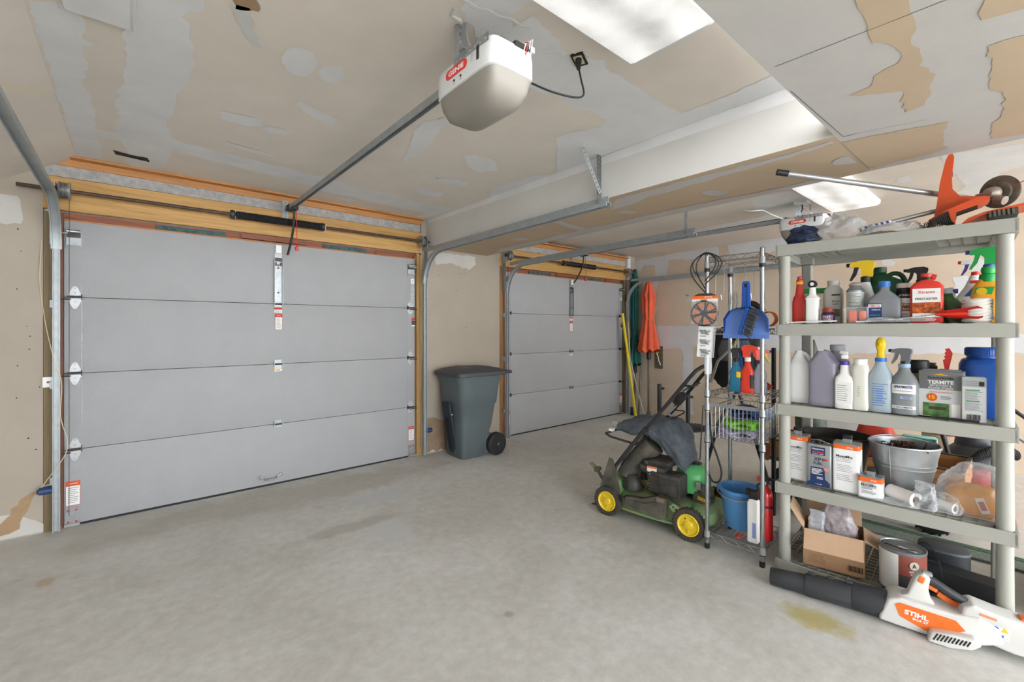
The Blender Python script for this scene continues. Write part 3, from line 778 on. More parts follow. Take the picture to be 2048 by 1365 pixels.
def torsion(x0, x1, z, s0, s1, label):
    r = thing('torsion_spring_assembly', label, 'garage door spring', (x0, 4.25, z))
    MB().cyl((-.2 if x0 < 0 else -.05, 0, 0), (x1 - x0 + .05, 0, 0), .0125, RUST, n=12).build('shaft', r)
    b = MB(); pts = []
    n = 60; L = s1 - s0
    b.cyl((s0 - x0, 0, 0), (s1 - x0, 0, 0), .027, BLACKM, n=16)
    for i in range(n): b.tube([(s0 - x0 + L * (i + .5) / n, .029 * math.cos(t), .029 * math.sin(t)) for t in [2 * PI * k / 12 for k in range(12)]], .0045, BLACK, 5, closed=True)
    b.build('torsion_spring', r)
    for xx in (s0, s1):
        b = MB(); b.cyl((xx - x0 - .012, 0, 0), (xx - x0 + .012, 0, 0), .036, STEELD, n=16)
        b.box((xx - x0 + .02, .02, 0), (.006, .09, .06), GALV); b.build('spring_cone', r)
    for xx, s_ in ((x0 + .02, 1), (x1 - .02, -1)):
        b = MB(); prof = [(-.028, .05), (-.02, .058), (-.018, .05), (.022, .052), (.024, .06), (.03, .06)]
        b.lathe(prof, GALVL, 24, T(xx - x0, 0, 0) @ RY(90 * s_))
        for i in range(6): b.tube([(xx - x0 - .015 + .006 * i, .0515 * math.cos(t), .0515 * math.sin(t)) for t in [2 * PI * k / 16 for k in range(16)]], .0018, STEELD, 4, closed=True)
        b.build('cable_drum', r)
        b = MB(); b.box((xx - x0 - s_ * .045, .04, -.02), (.006, .11, .14), GALV).cyl((xx - x0 - s_ * .05, 0, 0), (xx - x0 - s_ * .038, 0, 0), .024, STEELD, n=14)
        b.build('bearing_plate', r)
        MB().cyl((xx - x0 + s_ * .02, .045, -.02), (xx - x0 + s_ * .02, .03, -(z - .1)), .0018, STEELD, n=5).build('lift_cable', r)
    return r


torsion(-.37, 2.39, 2.315, .62, 1.33, 'rusty shaft with a long black coil spring over the wide door')
torsion(3.55, 6.12, 2.29, 4.56, 5.22, 'rusty shaft with a black coil spring over the second door')

# ------------------------------------------------------------------ door openers
OPW = mat('opener_white', '#d0d1d0', .4)
LENS = mat('opener_lens', '#88827a', .45, var=.05, scale=3)


def opener(xc, label):
    r = thing('garage_door_opener', label, 'garage door opener', (xc, 1.42, 2.20))
    # rail
    b = MB(); L0, L1 = -.1, 2.86
    pr = [(-.02, -.016), (-.02, .016), (.018, .016), (.018, .012), (-.014, .012), (-.014, -.012), (.018, -.012), (.018, -.016)]
    b.sweep([(0, .12, .235), (0, L1, .245)], pr, GALV)
    b.box((0, 1.4, .262), (.008, 2.5, .006), BLACKM); b.box((.022, .8, .255), (.01, .9, .018), BLACKM)
    b.build('rail', r)
    b = MB(); b.box((0, L1 - .01, .245), (.05, .06, .05), BLACK).box((0, L1 + .03, .24), (.05, .05, .008), STEELD)
    b.perf(.16, .05, GALV, T(-.025, L1 + .045, .16) @ RY(-90)); b.build('header_bracket', r)
    # curved arm and straight arm to the door
    b = MB(); b.box((0, 2.71, .215), (.04, .10, .03), BLACK)
    b.tube(SP([(0, 2.72, .20), (.0, 2.74, .06), (-.005, 2.83, -.09), (-.01, 2.89, -.16)]), .010, STEELD, 8); b.build('door_arm', r)
    b = MB(); b.tube([(.012, 2.70, .2), (.014, 2.69, .05), (.014, 2.69, -.12)], .003, REDINK, 6)
    b.lathe([(-.15, .012), (-.12, .016), (-.115, .006), (-.10, .004)], RED, 10, T(.014, 2.69, 0)); b.build('release_cord', r)
    # housing: white upper body, tapering grey lens below
    hw, y0, y1 = .103, -.19, .19
    b = MB()
    pf = [(.120, .103, .187, 8, 0, 0), (.124, .108, .192, 8, 0, 0), (.19, .108, .192, 8, 0, 0), (.222, .104, .188, 8, 0, 0), (.232, .094, .175, 7, 0, 0)]
    b.loft(pf, OPW, 40)
    # slanted shoulder seams and the notch of the terminal block
    b.box((.035, -.186, .226), (.07, .02, .016), STEELD).box((.085, -.18, .232), (.02, .03, .022), OPW)
    b.box((-.1075, -.11, .185), (.004, .014, .05), STEELD)
    b.build('housing', r)
    b = MB()
    pf = [(.012, .03, .07, 3, 0, .02), (.018, .055, .11, 4, 0, .015), (.034, .082, .15, 5.5, 0, .006), (.075, .097, .176, 7, 0, 0), (.124, .103, .187, 8, 0, 0)]
    b.loft(pf, LENS, 40); b.build('light_lens', r)
    # badge on the side facing the sloping ceiling
    M_ = T(-.1085, .03, .183) @ RZ(-90)
    b = MB(); bd = []
    for cx, a0 in ((.055, -90), (-.055, 90)):
        for k in range(9):
            a = RAD(a0 + 180 * k / 8); bd.append((cx + .018 * math.cos(a), .018 * math.sin(a)))
    b.ext(bd, -.0015, RED, M_)
    b.text('GENIE', .105, .019, WHITE, M_ @ T(0, -.0022, 0), bold=.03)
    b.build('badge', r)
    b = MB()
    for yy in (.045, -.0):
        b.cyl((-.107, yy, .148), (-.110, yy, .148), .005, STEELD, n=10)
        b.box((-.1085, yy, .136), (.0008, .012, .002), GREYINK)
    b.lines(-.01, .01, -.015, .015, 4, .002, GREYINK, M=T(-.1085, -.075, .185) @ RZ(-90))
    b.build('controls', r)
    # hanging angles
    b = MB(); b.perf(.2, .05, GALVL, T(-.09, .03, .2) @ RZ(-60) @ RY(-90) , pitch=.03, r=.007)
    b.perf(.24, .034, GALVL, T(-.12, -.02, .232) @ RX(90)); b.perf(.2, .034, GALVL, T(.09, -.02, .2) @ RY(-90)); b.perf(.22, .03, GALVL, T(-.107, .05, .218) @ RZ(-90), pitch=.03)
    b.build('hanging_bracket', r)
    b = MB()
    rnd2 = random.Random(2)
    for k, m_ in enumerate((WHITE, REDINK, WHITE, WHITE)):
        b.tube([(.04 + .012 * k, -.19, .2), (.045 + .012 * k, -.2, .235 + .01 * k), (.05, -.15, .27 - .008 * k), (.03, -.06, .26), (.0, .0, .3 + .01 * k), (.01, .05, .366)], .002, m_, 5)
    b.build('wires', r)
    return r


op = opener(1.06, 'white garage door opener hanging over the wide door, with a red oval badge')
op2 = opener(4.85, 'white garage door opener of the second bay, behind the top of the putty shelf')
# power cords
b = MB(); b.tube(SP([(1.165, 1.26, 2.33), (1.22, 1.2, 2.29), (1.32, 1.17, 2.29), (1.43, 1.22, 2.36), (1.47, 1.27, 2.46), (1.478, 1.29, 2.52)]), .004, BLACK, 8)
b.lathe([(0, .008), (.03, .014), (.045, .014), (.047, .010)], BLACK, 12, T(1.478, 1.29, 2.512)); tag(b.build('power_cord'), 'black power cord curving from the near opener to the ceiling outlet', 'cord')
b = MB(); b.box((0, 0, .004), (.09, .055, .008), DK, RZ(25).to_4x4()); b.box((-.006, 0, -.002), (.06, .036, .006), mat('ivory_plastic', '#cfc19c', .5), RZ(25))
o = b.build('electrical_outlet'); o.location = (1.495, 1.30, 2.562); tag(o, 'ivory outlet set in a ragged hole of the ceiling', 'outlet')
b = MB(); b.tube(SP([(4.84, 1.50, 2.42), (4.80, 1.45, 2.46), (4.78, 1.42, 2.50), (4.78, 1.42, 2.545)]), .005, BLACK, 8); b.box((4.78, 1.42, 2.558), (.11, .11, .02), WHITE); tag(b.build('power_cord'), 'black cord rising from the far opener to a white ceiling outlet', 'cord')
b = MB(); b.tube(SP([(4.62, 1.9, 2.565), (4.60, 1.8, 2.53), (4.66, 1.72, 2.53), (4.70, 1.65, 2.48), (4.78, 1.55, 2.42)]), .006, WHITE, 8); tag(b.build('white_cable'), 'white cable looping down from the ceiling to the far opener', 'cable')


# ------------------------------------------------------------------ ceiling fixtures
def lens_mat():
    m = bpy.data.materials.new('prismatic_lens'); m.use_nodes = True
    nt = m.node_tree; N = nt.nodes; L = nt.links; b = N['Principled BSDF']
    b.inputs['Base Color'].default_value = lin('#8c8c88'); b.inputs['Roughness'].default_value = .3
    tc = N.new('ShaderNodeTexCoord'); sp = N.new('ShaderNodeSeparateXYZ'); L.new(tc.outputs['Object'], sp.inputs[0])
    w1 = N.new('ShaderNodeMath'); w1.operation = 'MULTIPLY'; w1.inputs[1].default_value = 29; L.new(sp.outputs[1], w1.inputs[0])
    w2 = N.new('ShaderNodeMath'); w2.operation = 'COSINE'; L.new(w1.outputs[0], w2.inputs[0])
    nz = N.new('ShaderNodeTexNoise'); nz.inputs['Scale'].default_value = 5; nz.inputs['Detail'].default_value = 5; L.new(tc.outputs['Object'], nz.inputs['Vector'])
    ad = N.new('ShaderNodeMath'); ad.operation = 'MULTIPLY_ADD'; ad.inputs[1].default_value = -.2; L.new(w2.outputs[0], ad.inputs[0]); L.new(nz.outputs['Fac'], ad.inputs[2])
    mr = N.new('ShaderNodeMapRange'); mr.inputs[1].default_value = .1; mr.inputs[2].default_value = .85; mr.inputs[3].default_value = EM[1]; mr.inputs[4].default_value = EM[0]
    L.new(ad.outputs[0], mr.inputs[0]); b.inputs['Emission Color'].default_value = (1, .985, .95, 1)
    ck = N.new('ShaderNodeTexChecker'); ck.inputs['Scale'].default_value = 140; L.new(tc.outputs['Object'], ck.inputs['Vector'])
    cm = N.new('ShaderNodeMapRange'); cm.inputs[3].default_value = .93; cm.inputs[4].default_value = 1.04; L.new(ck.outputs['Fac'], cm.inputs[0])
    mm = N.new('ShaderNodeMath'); mm.operation = 'MULTIPLY'; L.new(mr.outputs[0], mm.inputs[0]); L.new(cm.outputs[0], mm.inputs[1]); L.new(mm.outputs[0], b.inputs['Emission Strength'])
    bp = N.new('ShaderNodeBump'); bp.inputs['Strength'].default_value = .4; bp.inputs['Distance'].default_value = .01
    L.new(ck.outputs['Fac'], bp.inputs['Height']); L.new(bp.outputs[0], b.inputs['Normal'])
    return m


EM = (1.2, .42)  # bright bands under the two tubes, dimmer dusty middle
PL_ = lens_mat()


def fixture(x0, x1, y0, y1, label):
    r = thing('ceiling_light', label, 'ceiling light', ((x0 + x1) / 2, (y0 + y1) / 2, 2.50), group='wraparound fluorescent ceiling lights')
    hx, hy = (x1 - x0) / 2, (y1 - y0) / 2
    MB().box((0, 0, .055), (hx * 2 - .01, hy * 2 - .04, .03), OPW, bev=.004).build('housing', r)
    b = MB(); k = 8; yz = []
    for a, z in ((-1, .048), (-.985, .02), (-.9, .004), (-.8, 0), (.8, 0), (.9, .004), (.985, .02), (1, .048)): yz.append((a * hy, z))
    vs = [(s_ * hx, y, z) for s_ in (-1, 1) for y, z in yz]
    n = len(yz)
    b.add(vs, [(i, n + i, n + i + 1, i + 1) for i in range(n - 1)] + [tuple(range(n)), tuple(reversed(range(n, 2 * n)))], PL_)
    b.build('diffuser', r, smooth=25)
    for s_ in (-1, 1):
        b = MB(); b.ext([(y * 1.01, z - .002 if z < .04 else z) for y, z in yz], .012, OPW, RZ(90) @ T(0, -s_ * hx - (.012 if s_ > 0 else 0), 0)); b.build('end_cap', r)
    return r


fixture(.385, 1.605, .748, 1.13, 'wraparound fluorescent ceiling light with a dusty lens, beside the near opener')
fixture(3.92, 5.14, .91, 1.29, 'wraparound fluorescent ceiling light in the far bay, seen above the crossed poles')

# ------------------------------------------------------------------ safety sensors and wiring at the jambs
SB = mat('sensor_blue', '#26406f', .4)
for x, z, lab, d in ((-.434, .294, 'blue door safety sensor low on the left jamb of the wide door', 1), (2.47, .268, 'small blue safety sensor low on the wall behind the trash cart', -1)):
    r = thing('safety_sensor', lab, 'sensor', (x, 4.30, z))
    MB().box((0, .045, 0), (.05, .004, .06), GALVL).box((.02 * d, .02, 0), (.004, .05, .05), GALVL).build('bracket', r)
    b = MB(); b.cyl((-.04, -.0, 0), (.03, -.0, 0), .024, SB, n=18); b.cyl((-.05, 0, 0), (-.04, 0, 0), .014, BLACK, n=12).build('sensor_body', r)
b = MB(); b.box((0, 0, 0), (.06, .02, .07), WHITE, bev=.004).box((.005, -.012, 0), (.026, .006, .012), STEELD); o = b.build('junction_cover'); o.location = (-.432, 4.335, 1.02)
tag(o, 'small white cover plate on the brown jamb beside the left track', 'cover plate')
b = MB(); b.tube(SP([(-.464, 4.335, 1.975), (-.473, 4.335, 1.708), (-.45, 4.335, 1.442), (-.405, 4.2, 1.24), (-.36, 4.2, 1.033), (-.365, 4.22, .795), (-.335, 4.25, .625), (-.35, 4.24, .52), (-.44, 4.30, .36), (-.47, 4.31, .30)]), .0025, mat('cream_wire', '#cdc3a4', .6), 6)
tag(b.build('sensor_wire'), 'thin cream wire drooping down beside the left track to the sensor', 'wire')
# ------------------------------------------------------------------ trash cart
def trash_cart():
    r = thing('trash_cart', 'dark grey-green wheeled trash cart with a black lid between the two garage doors', 'trash can', (2.86, 4.05, 0), 0)
    G = mat('cart_green', '#566063', .6, var=.12, scale=90, bump=.12, bscale=200); GL = mat('cart_lid', '#45474b', .55, var=.12, scale=60)
    GD = mat('cart_recess', '#26303a', .6)
    b = MB()
    # body: squared loft, front (towards -x) leaning out with height
    pr = [(.0, .15, .155, 7, -.07, 0), (.02, .165, .17, 7, -.07, 0), (.3, .195, .19, 7, -.055, 0), (.30, .2, .193, 7, -.05, 0), (.56, .232, .212, 7, -.035, 0), (.575, .245, .222, 7, -.033, 0),
          (.74, .262, .232, 7, -.028, 0), (.80, .27, .238, 7, -.026, 0), (.86, .29, .25, 7, -.03, 0), (.885, .305, .256, 7, -.03, 0)]
    b.loft(pr, G, 56)
    # raised panel on the side facing the room, and rear wheel arch
    b.box((-.04, -.198, .44), (.20, .02, .36), G, RX(-4.5) @ T(0, -.0, 0), bev=.012)
    b.box((.10, -.16, .13), (.12, .05, .22), G, bev=.02)
    b.build('body', r)
    b = MB(); M_ = T(-.262, .03, .3) @ RY(-9.5) @ RZ(0)
    b.box((.0, 0, .02), (.025, .15, .56), GD, M_, bev=.01)
    for y in (-.035, 0, .035): b.box((-.016, y, -.06), (.012, .012, .38), BLACKM, M_)
    b.build('front_recess', r)
    b = MB(); b.cyl((-.285, -.045, .47), (-.285, .105, .47), .009, WHITE, n=10); b.build('lift_bar', r)
    b = MB()
    pr = [(.875, .325, .262, 8, -.01, 0), (.88, .335, .272, 8, -.01, 0), (.915, .335, .272, 8, -.01, 0), (.925, .315, .255, 7, -.01, 0), (.945, .27, .225, 6, -.01, 0), (.96, .2, .17, 5, -.01, 0), (.966, .1, .09, 4, -.01, 0)]
    b.loft(pr, GL, 56)
    b.box((-.17, -.0, .950), (.2, .3, .012), GL, R=RY(-9), bev=.004)
    b.box((-.17, -.02, .958), (.12, .2, .004), mat('lid_dust', '#8a7c66', .9, var=.3, scale=20), R=RY(-9))
    b.build('lid', r)
    b = MB(); b.tube([(.26, -.24, .9), (.37, -.24, .9), (.385, -.21, .9), (.385, .21, .9), (.37, .24, .9), (.26, .24, .9)], .016, GL, 10); b.build('handle', r)
    for y in (-.215, .215):
        w = MB(); w.lathe([(-.03, .105), (-.024, .122), (.024, .122), (.03, .105)], BLACKM, 36, RX(90))
        for s_ in (-1, 1):
            w.lathe([(.030, .104), (.034, .096), (.022, .09), (.018, .03), (.036, .025), (.038, .0)], BLACK, 30, RX(90 if s_ > 0 else -90), cap=(False, False))
            for k in range(10):
                a = 2 * PI * k / 10; w.box((.058, 0, 0), (.066, .008, .012), BLACKM, RY(math.degrees(a)) @ T(0, -s_ * .028, 0))
            w.cyl((0, -s_ * .036, 0), (0, -s_ * .042, 0), .012, CHROME, n=12)
        o = w.build('wheel', r); o.location = (.175, y, .124)
    MB().cyl((.175, -.2, .124), (.175, .2, .124), .008, STEELD, n=10).build('axle', r)


trash_cart()


# ------------------------------------------------------------------ closed patio umbrellas, poles and bases in the corner
def fabric_umbrella(x, y, z0, zt, rmax, col, name, label, tilt=(0, 0), pole_r=.019, waist=.55, knob=True):
    r = thing('patio_umbrella', label, 'umbrella', (x, y, 0), rot=(RAD(tilt[0]), RAD(tilt[1]), 0))
    m_ = mat('canvas_' + name, col, .9, var=.12, scale=9)
    b = MB(); b.cyl((0, 0, .02), (0, 0, zt - .05), pole_r, mat('umbrella_pole', '#6a655d', .5, .4, var=.2, scale=12), n=14); b.build('pole', r)
    b = MB(); b.lathe([(z0 - .14, .024), (z0 - .13, .034), (z0 - .03, .034), (z0 - .02, .026)], BLACK, 16); b.cyl((0, -.03, z0 - .1), (-.03, -.06, z0 - .1), .006, BLACK, n=8); b.build('crank_housing', r)
    b = MB(); b.lathe([(0, .02), (.004, .034), (.05, .034), (.06, .022), (.14, .022)], mat('umbrella_pole', '#6a655d'), 16); b.build('foot', r)
    # fluted canopy: rings with folds
    H_ = zt - z0; n = 72; vs = []; rings = 26
    for i in range(rings + 1):
        t = i / rings; z = zt - t * H_
        if t < .14: rr = .035 + .3 * rmax * (t / .14)
        elif t < .2: rr = (.035 + .3 * rmax) * (1 - .25 * (t - .14) / .06) + .0
        elif t < waist: rr = .62 * rmax * (1 - .12 * (t - .2) / (waist - .2))
        elif t < waist + .05: rr = .5 * rmax
        else: rr = rmax * (.52 + .48 * (t - waist - .05) / (1 - waist - .05)) 
        for j in range(n):
            a = 2 * PI * j / n
            f = 1 + (.16 * math.cos(a * 8) + .07 * math.cos(a * 13 + t * 3)) * min(1, t * 6) * (1.0 if abs(t - waist) > .04 else .4)
            dz = (.03 * math.cos(a * 8 + 1)) * (t ** 6)
            vs.append((rr * f * math.cos(a), rr * f * math.sin(a), z + dz))
    fs = [(i * n + j, (i + 1) * n + j, (i + 1) * n + (j + 1) % n, i * n + (j + 1) % n) for i in range(rings) for j in range(n)]
    fs += [tuple(range(n)), tuple(reversed(range(rings * n, (rings + 1) * n)))]
    b = MB().add(vs, fs, m_); b.build('canopy', r, smooth=60)
    # flounce of the vent near the top
    b = MB(); vs = []
    for i, (z, q) in enumerate(((zt - .02, .03), (zt - .1, .055), (zt - .24, rmax * .62), (zt - .27, rmax * .66))):
        for j in range(n):
            a = 2 * PI * j / n; f = 1 + .16 * math.cos(a * 8 + .5) * min(1, i * .5)
            vs.append((q * f * math.cos(a), q * f * math.sin(a), z + (.012 * math.cos(a * 8) if i > 1 else 0)))
    b.add(vs, [(i * n + j, (i + 1) * n + j, (i + 1) * n + (j + 1) % n, i * n + (j + 1) % n) for i in range(3) for j in range(n)], m_)
    b.build('vent', r, smooth=60)
    b = MB(); b.tube([(rmax * .56 * math.cos(t), rmax * .56 * math.sin(t), z0 + H_ * (1 - waist - .02)) for t in [2 * PI * k / 24 for k in range(24)]], .006, m_, 6, closed=True); b.build('tie', r)
    if knob: MB().lathe([(zt - .03, .03), (zt + .02, .034), (zt + .03, .03), (zt + .045, .02)], mat('green_black', '#20302e', .5), 14).build('finial', r)
    return r


fabric_umbrella(6.22, 4.23, .80, 2.30, .092, '#1c5a52', 'green', 'closed dark green patio umbrella in the corner behind the orange one', (0, 0), waist=.66)
fabric_umbrella(6.235, 3.98, 1.03, 2.14, .15, '#dc6143', 'orange', 'closed orange-red patio umbrella leaning in the corner', (0, 0), waist=.52, knob=False)

YP = mat('yellow_pole', '#d8c220', .5)
b = MB(); b.cyl((5.98, 4.05, .02), (5.93, 4.26, 1.62), .021, YP, n=12)
tag(b.build('yellow_pole'), 'yellow pole leaning against the door track in the corner', 'pole')
r = thing('push_broom', 'broom with a dark blue foot standing in the corner behind the yellow pole', 'broom', (6.04, 4.15, 0))
MB().cyl((0, 0, .12), (-.02, .07, 1.5), .013, mat('pale_wood', '#b09a76', .6), n=10).build('handle', r)
MB().box((0, 0, .07), (.05, .05, .13), mat('navy_bristle', '#27405f', .8), bev=.006).build('brush_head', r)
r = thing('grey_slat', 'thin pale grey strip leaning in the corner beside the yellow pole', 'strip', (6.06, 3.95, 0))
MB().cyl((0, 0, .01), (-.05, .3, 1.15), .012, mat('pale_strip', '#a9a9a6', .5), n=4).build('slat', r)
tag(MB().cyl((6.15, 4.11, .0), (6.21, 4.11, .80), .014, mat('umbrella_pole', '#6a655d'), n=12).build('metal_pole'), 'slim brown-grey metal pole standing between the two umbrellas', 'pole')


def base(x, y, rad, label, tube_h, knob_dir):
    r = thing('umbrella_base', label, 'umbrella base', (x, y, 0), group='black umbrella bases')
    I = mat('cast_iron', '#2c2d30', .55, var=.15, scale=30)
    b = MB(); b.lathe([(0, rad), (.012, rad), (.03, rad * .93), (.045, rad * .6), (.055, rad * .2), (.06, .05)], I, 48)
    for k in range(28):
        a = 2 * PI * k / 28; b.box((rad * .78, 0, .037), (rad * .28, .01, .012), I, RZ(math.degrees(a)))
    b.build('base_plate', r)
    MB().cyl((0, 0, .05), (0, 0, tube_h), .029, I, n=18).build('tube', r)
    b = MB(); b.cyl((0, 0, tube_h - .07), (knob_dir * .055, -.02, tube_h - .07), .008, STEELD, n=8); b.cyl((knob_dir * .05, -.02, tube_h - .07), (knob_dir * .075, -.025, tube_h - .07), .02, RUST, n=12); b.build('knob', r)


base(5.95, 3.62, .25, 'black round umbrella base with an upright tube, half hidden by the mower bag', .56, 1)
base(5.85, 3.12, .25, 'black round umbrella base beside the chrome rack, behind the mower handle', .50, 1)


# ------------------------------------------------------------------ lawn mower
def lawn_mower():
    r = thing('lawn_mower', 'green walk-behind lawn mower with yellow wheels and a grey grass bag', 'lawn mower', (2.73, 1.765, 0), -83)
    JG = mat('mower_green', '#62ad68', .4, var=.3, scale=7, color2='#8e8d6c'); JGC = mat('mower_green_clean', '#58b06a', .35)
    DIRTY = mat('dusty_black', '#3c3b39', .7, var=.3, scale=12, color2='#625d52')
    TIRE = mat('dusty_tire', '#45413b', .85, var=.3, scale=30); YW = mat('wheel_yellow', '#dfc02c', .4)
    FAB = mat('bag_fabric', '#474d55', .85, var=.18, scale=14, color2='#5e656d')
    b = MB()
    b.loft([(.055, .36, .235, 3.2, .0, .26), (.06, .37, .25, 3.2, .0, .26), (.075, .37, .25, 3.2, .0, .26), (.085, .36, .232, 3.2, .02, .26), (.14, .345, .222, 3, .02, .26), (.17, .31, .2, 3, .02, .26), (.185, .24, .17, 2.6, .02, .27)], JG, 48)
    # raised rear tunnel over the back wheel and front shoulder
    b.loft([(.09, .10, .24, 4, -.33, .26), (.2, .10, .235, 4, -.32, .26), (.245, .075, .22, 3, -.31, .26), (.255, .04, .18, 3, -.31, .26)], JG, 32)
    b.loft([(.09, .09, .2, 3, .33, .26), (.16, .085, .19, 3, .33, .26), (.185, .05, .15, 3, .31, .26)], JG, 32)
    b.build('deck', r)
    # side discharge cover
    b = MB(); b.ext([(-.17, .15), (-.15, .125), (.11, .085), (.145, .10), (.15, .235), (.10, .245), (-.02, .195), (-.13, .185), (-.165, .17)], .05, DIRTY, y0=-.03)
    b.ext([(-.12, .15), (.09, .118), (.10, .205), (-.0, .17), (-.11, .168)], .008, DIRTY, y0=-.038)
    b.cyl((-.155, -.034, .165), (-.155, .02, .165), .014, STEELD, n=12)
    b.box((.12, -.03, .225), (.05, .02, .03), mat('dirt_rust', '#776b58', .9)); b.build('discharge_cover', r)
    for x, y, R_, w_ in ((-.30, .0, .106, .05), (.30, .0, .106, .05), (-.30, .52, .106, .05), (.30, .52, .106, .05)):
        w = MB(); w.lathe([(-.025, .085), (-.022, .1), (-.01, .106), (.01, .106), (.022, .1), (.025, .085), (.018, .07), (-.018, .07)], TIRE, 36, RX(90))
        for k in range(30): w.box((0, 0, R_ - .0015), (.009, .044, .005), TIRE, RY(12 * k))
        o = w.build('wheel', r); o.location = (x, y, R_ - .002)
        s_ = 1 if y < .2 else -1
        w = MB(); w.lathe([(.012, .072), (.024, .072), (.027, .066), (.018, .058), (.018, .03), (.027, .024), (.030, .0)], YW, 32, RX(90 * s_), cap=(False, False))
        for k in range(5): w.box((.044, 0, 0), (.03, .01, .004), YW, RY(72 * k + 20) @ T(0, -.018 * s_, 0))
        hb = w.build('hubcap', o)
    b = MB(); b.cyl((-.3, 0, .1), (-.3, .52, .1), .01, STEELD, n=8).cyl((.3, 0, .1), (.3, .52, .1), .01, STEELD, n=8).build('axle', r)
    # height levers
    b = MB(); b.ext([(.17, .19), (.2, .215), (.30, .17), (.31, .13), (.27, .12), (.19, .165)], .012, JG, y0=-.012)
    for k in range(5): b.cyl((.2 + .02 * k, -.02, .195 - .013 * k), (.2 + .02 * k, -.005, .195 - .013 * k), .006, STEELD, n=6)
    b.tube([(.14, -.02, .25), (.19, -.03, .245), (.25, -.035, .225)], .007, STEELD, 6); b.build('height_lever', r)
    b = MB(); b.ext([(-.36, .20), (-.355, .26), (-.30, .42), (-.27, .41), (-.22, .24), (-.2, .12), (-.24, .10), (-.26, .19)], .008, DIRTY, y0=.015); b.build('handle_bracket', r); b = MB(); b.ext([(-.36, .20), (-.30, .42), (-.27, .41), (-.2, .12)], .008, DIRTY, y0=.47); b.build('handle_bracket', r)
    b = MB(); b.tube([(-.44, .05, .31), (-.36, .05, .22)], .012, DIRTY, 6).box((-.45, .05, .315), (.08, .04, .012), mat('dirt_rust', '#776b58'), R=RY(35)).cyl((-.42, .02, .30), (-.42, .08, .30), .016, DIRTY, n=10).build('pedal', r)
    # rear flap on the floor
    b = MB(); b.ext([(-.50, .003), (-.38, .05), (-.36, .12), (-.345, .12), (-.36, .03), (-.42, .003)], .36, DIRTY, y0=.08); b.build('rear_flap', r)
    # engine
    E_ = mat('engine_black', '#2b2b2b', .55, var=.3, scale=16, color2='#4b4843')
    b = MB(); b.lathe([(.18, .15), (.2, .15), (.215, .12), (.25, .115)], E_, 30, T(.06, .28, 0)); b.build('engine_base', r)
    b = MB(); b.box((.11, .12, .30), (.22, .14, .15), E_, bev=.014)
    for k in range(5): b.box((.02 + .0 * k, .05, .25 + .022 * k), (.05, .006, .012), E_)
    b.box((.14, .046, .30), (.12, .01, .09), E_, bev=.004); b.cyl((.06, .045, .35), (.06, .035, .35), .012, STEELD, n=10); b.build('air_filter', r)
    b = MB(); b.box((.0, .16, .375), (.19, .17, .06), E_, bev=.02); b.box((.04, .2, .42), (.16, .2, .05), E_, bev=.02); b.cyl((-.05, .13, .39), (-.05, .13, .43), .03, E_, n=16); b.build('engine_cover', r)
    b = MB(); b.box((.01, .071, .385), (.07, .004, .04), WHITEP); b.quad([(-.025, .0685, .392), (.045, .0685, .392), (.045, .0685, .405), (-.025, .0685, .405)], ORANGE); b.build('engine_label', r)
    b = MB(); b.lathe([(.23, .10), (.24, .115), (.30, .118), (.36, .115), (.395, .095), (.415, .05), (.42, .02)], JGC, 36, T(.215, .30, 0))
    for k in range(6): b.box((.215, .30, .422 - .0 * k), (.12, .008, .006), E_, T(.215, .3, 0) @ RZ(30 * k) @ T(-.215, -.3, 0))
    b.build('recoil_cover', r)
    b = MB(); b.lathe([(0, .04), (.02, .052), (.05, .052), (.07, .03)], mat('muffler', '#77726a', .5, .6), 20, T(.33, .22, .24)); b.box((.3, .18, .31), (.03, .03, .05), CHROME); b.build('muffler', r)
    b = MB(); b.tube([(-.1, .14, .26), (-.03, .08, .25), (.0, .07, .29)], .012, mat('brass_dull', '#8f7a4c', .5, .5), 8); b.cyl((-.14, .18, .2), (-.14, .18, .34), .035, E_, n=16); b.lathe([(.2, .07), (.25, .07), (.3, .03)], E_, 18, T(-.16, .12, 0)); b.build('belt_cover', r)
    b = MB(); b.box((.31, .24, .21), (.12, .10, .07), DIRTY, R=RY(14), bev=.008); b.box((.32, .189, .215), (.07, .002, .02), YELLOW, R=RY(14)); b.text('PULL', .06, .012, INK, T(.32, .187, .215) @ RY(14)); b.build('front_guard', r)
    # black chute towards the bag
    b = MB(); b.tube([(-.23, .15, .27), (-.2, .17, .34), (-.12, .2, .44), (-.05, .22, .53)], [.07, .075, .08, .09], DIRTY, 16); b.build('chute', r)
    # folding handle
    H1 = mat('handle_black', '#2a2a2c', .45, var=.25, scale=18)
    for y0, y1 in ((.04, .035), (.48, .40)):
        b = MB(); b.tube([(-.29, y0, .25), (-.26, y0, .36), (-.02, y0 + (y1 - y0) * .4, .68)], .0145, H1, 10); b.build('lower_handle', r)
    b = MB(); b.tube([(-.04, .06, .655), (.12, .08, .86), (.27, .105, 1.06), (.30, .12, 1.10), (.325, .17, 1.125), (.335, .23, 1.13), (.325, .29, 1.12), (.31, .31, 1.095), (.27, .315, 1.05), (.12, .315, .85), (-.04, .31, .65)], .0125, H1, 10); b.build('upper_handle', r)
    b = MB(); b.tube([(.22, .14, .99), (.25, .17, .985), (.25, .28, .985), (.22, .315, .98)], .008, H1, 8).tube([(.2, .15, .95), (.27, .18, 1.0), (.27, .27, 1.0)], .006, STEELD, 6).build('bail_lever', r)
    b = MB(); b.box((.16, .20, .885), (.10, .06, .05), H1, R=RY(-52), bev=.008).box((.17, .16, .90), (.05, .04, .07), H1, R=RY(-52), bev=.006).build('control_box', r)
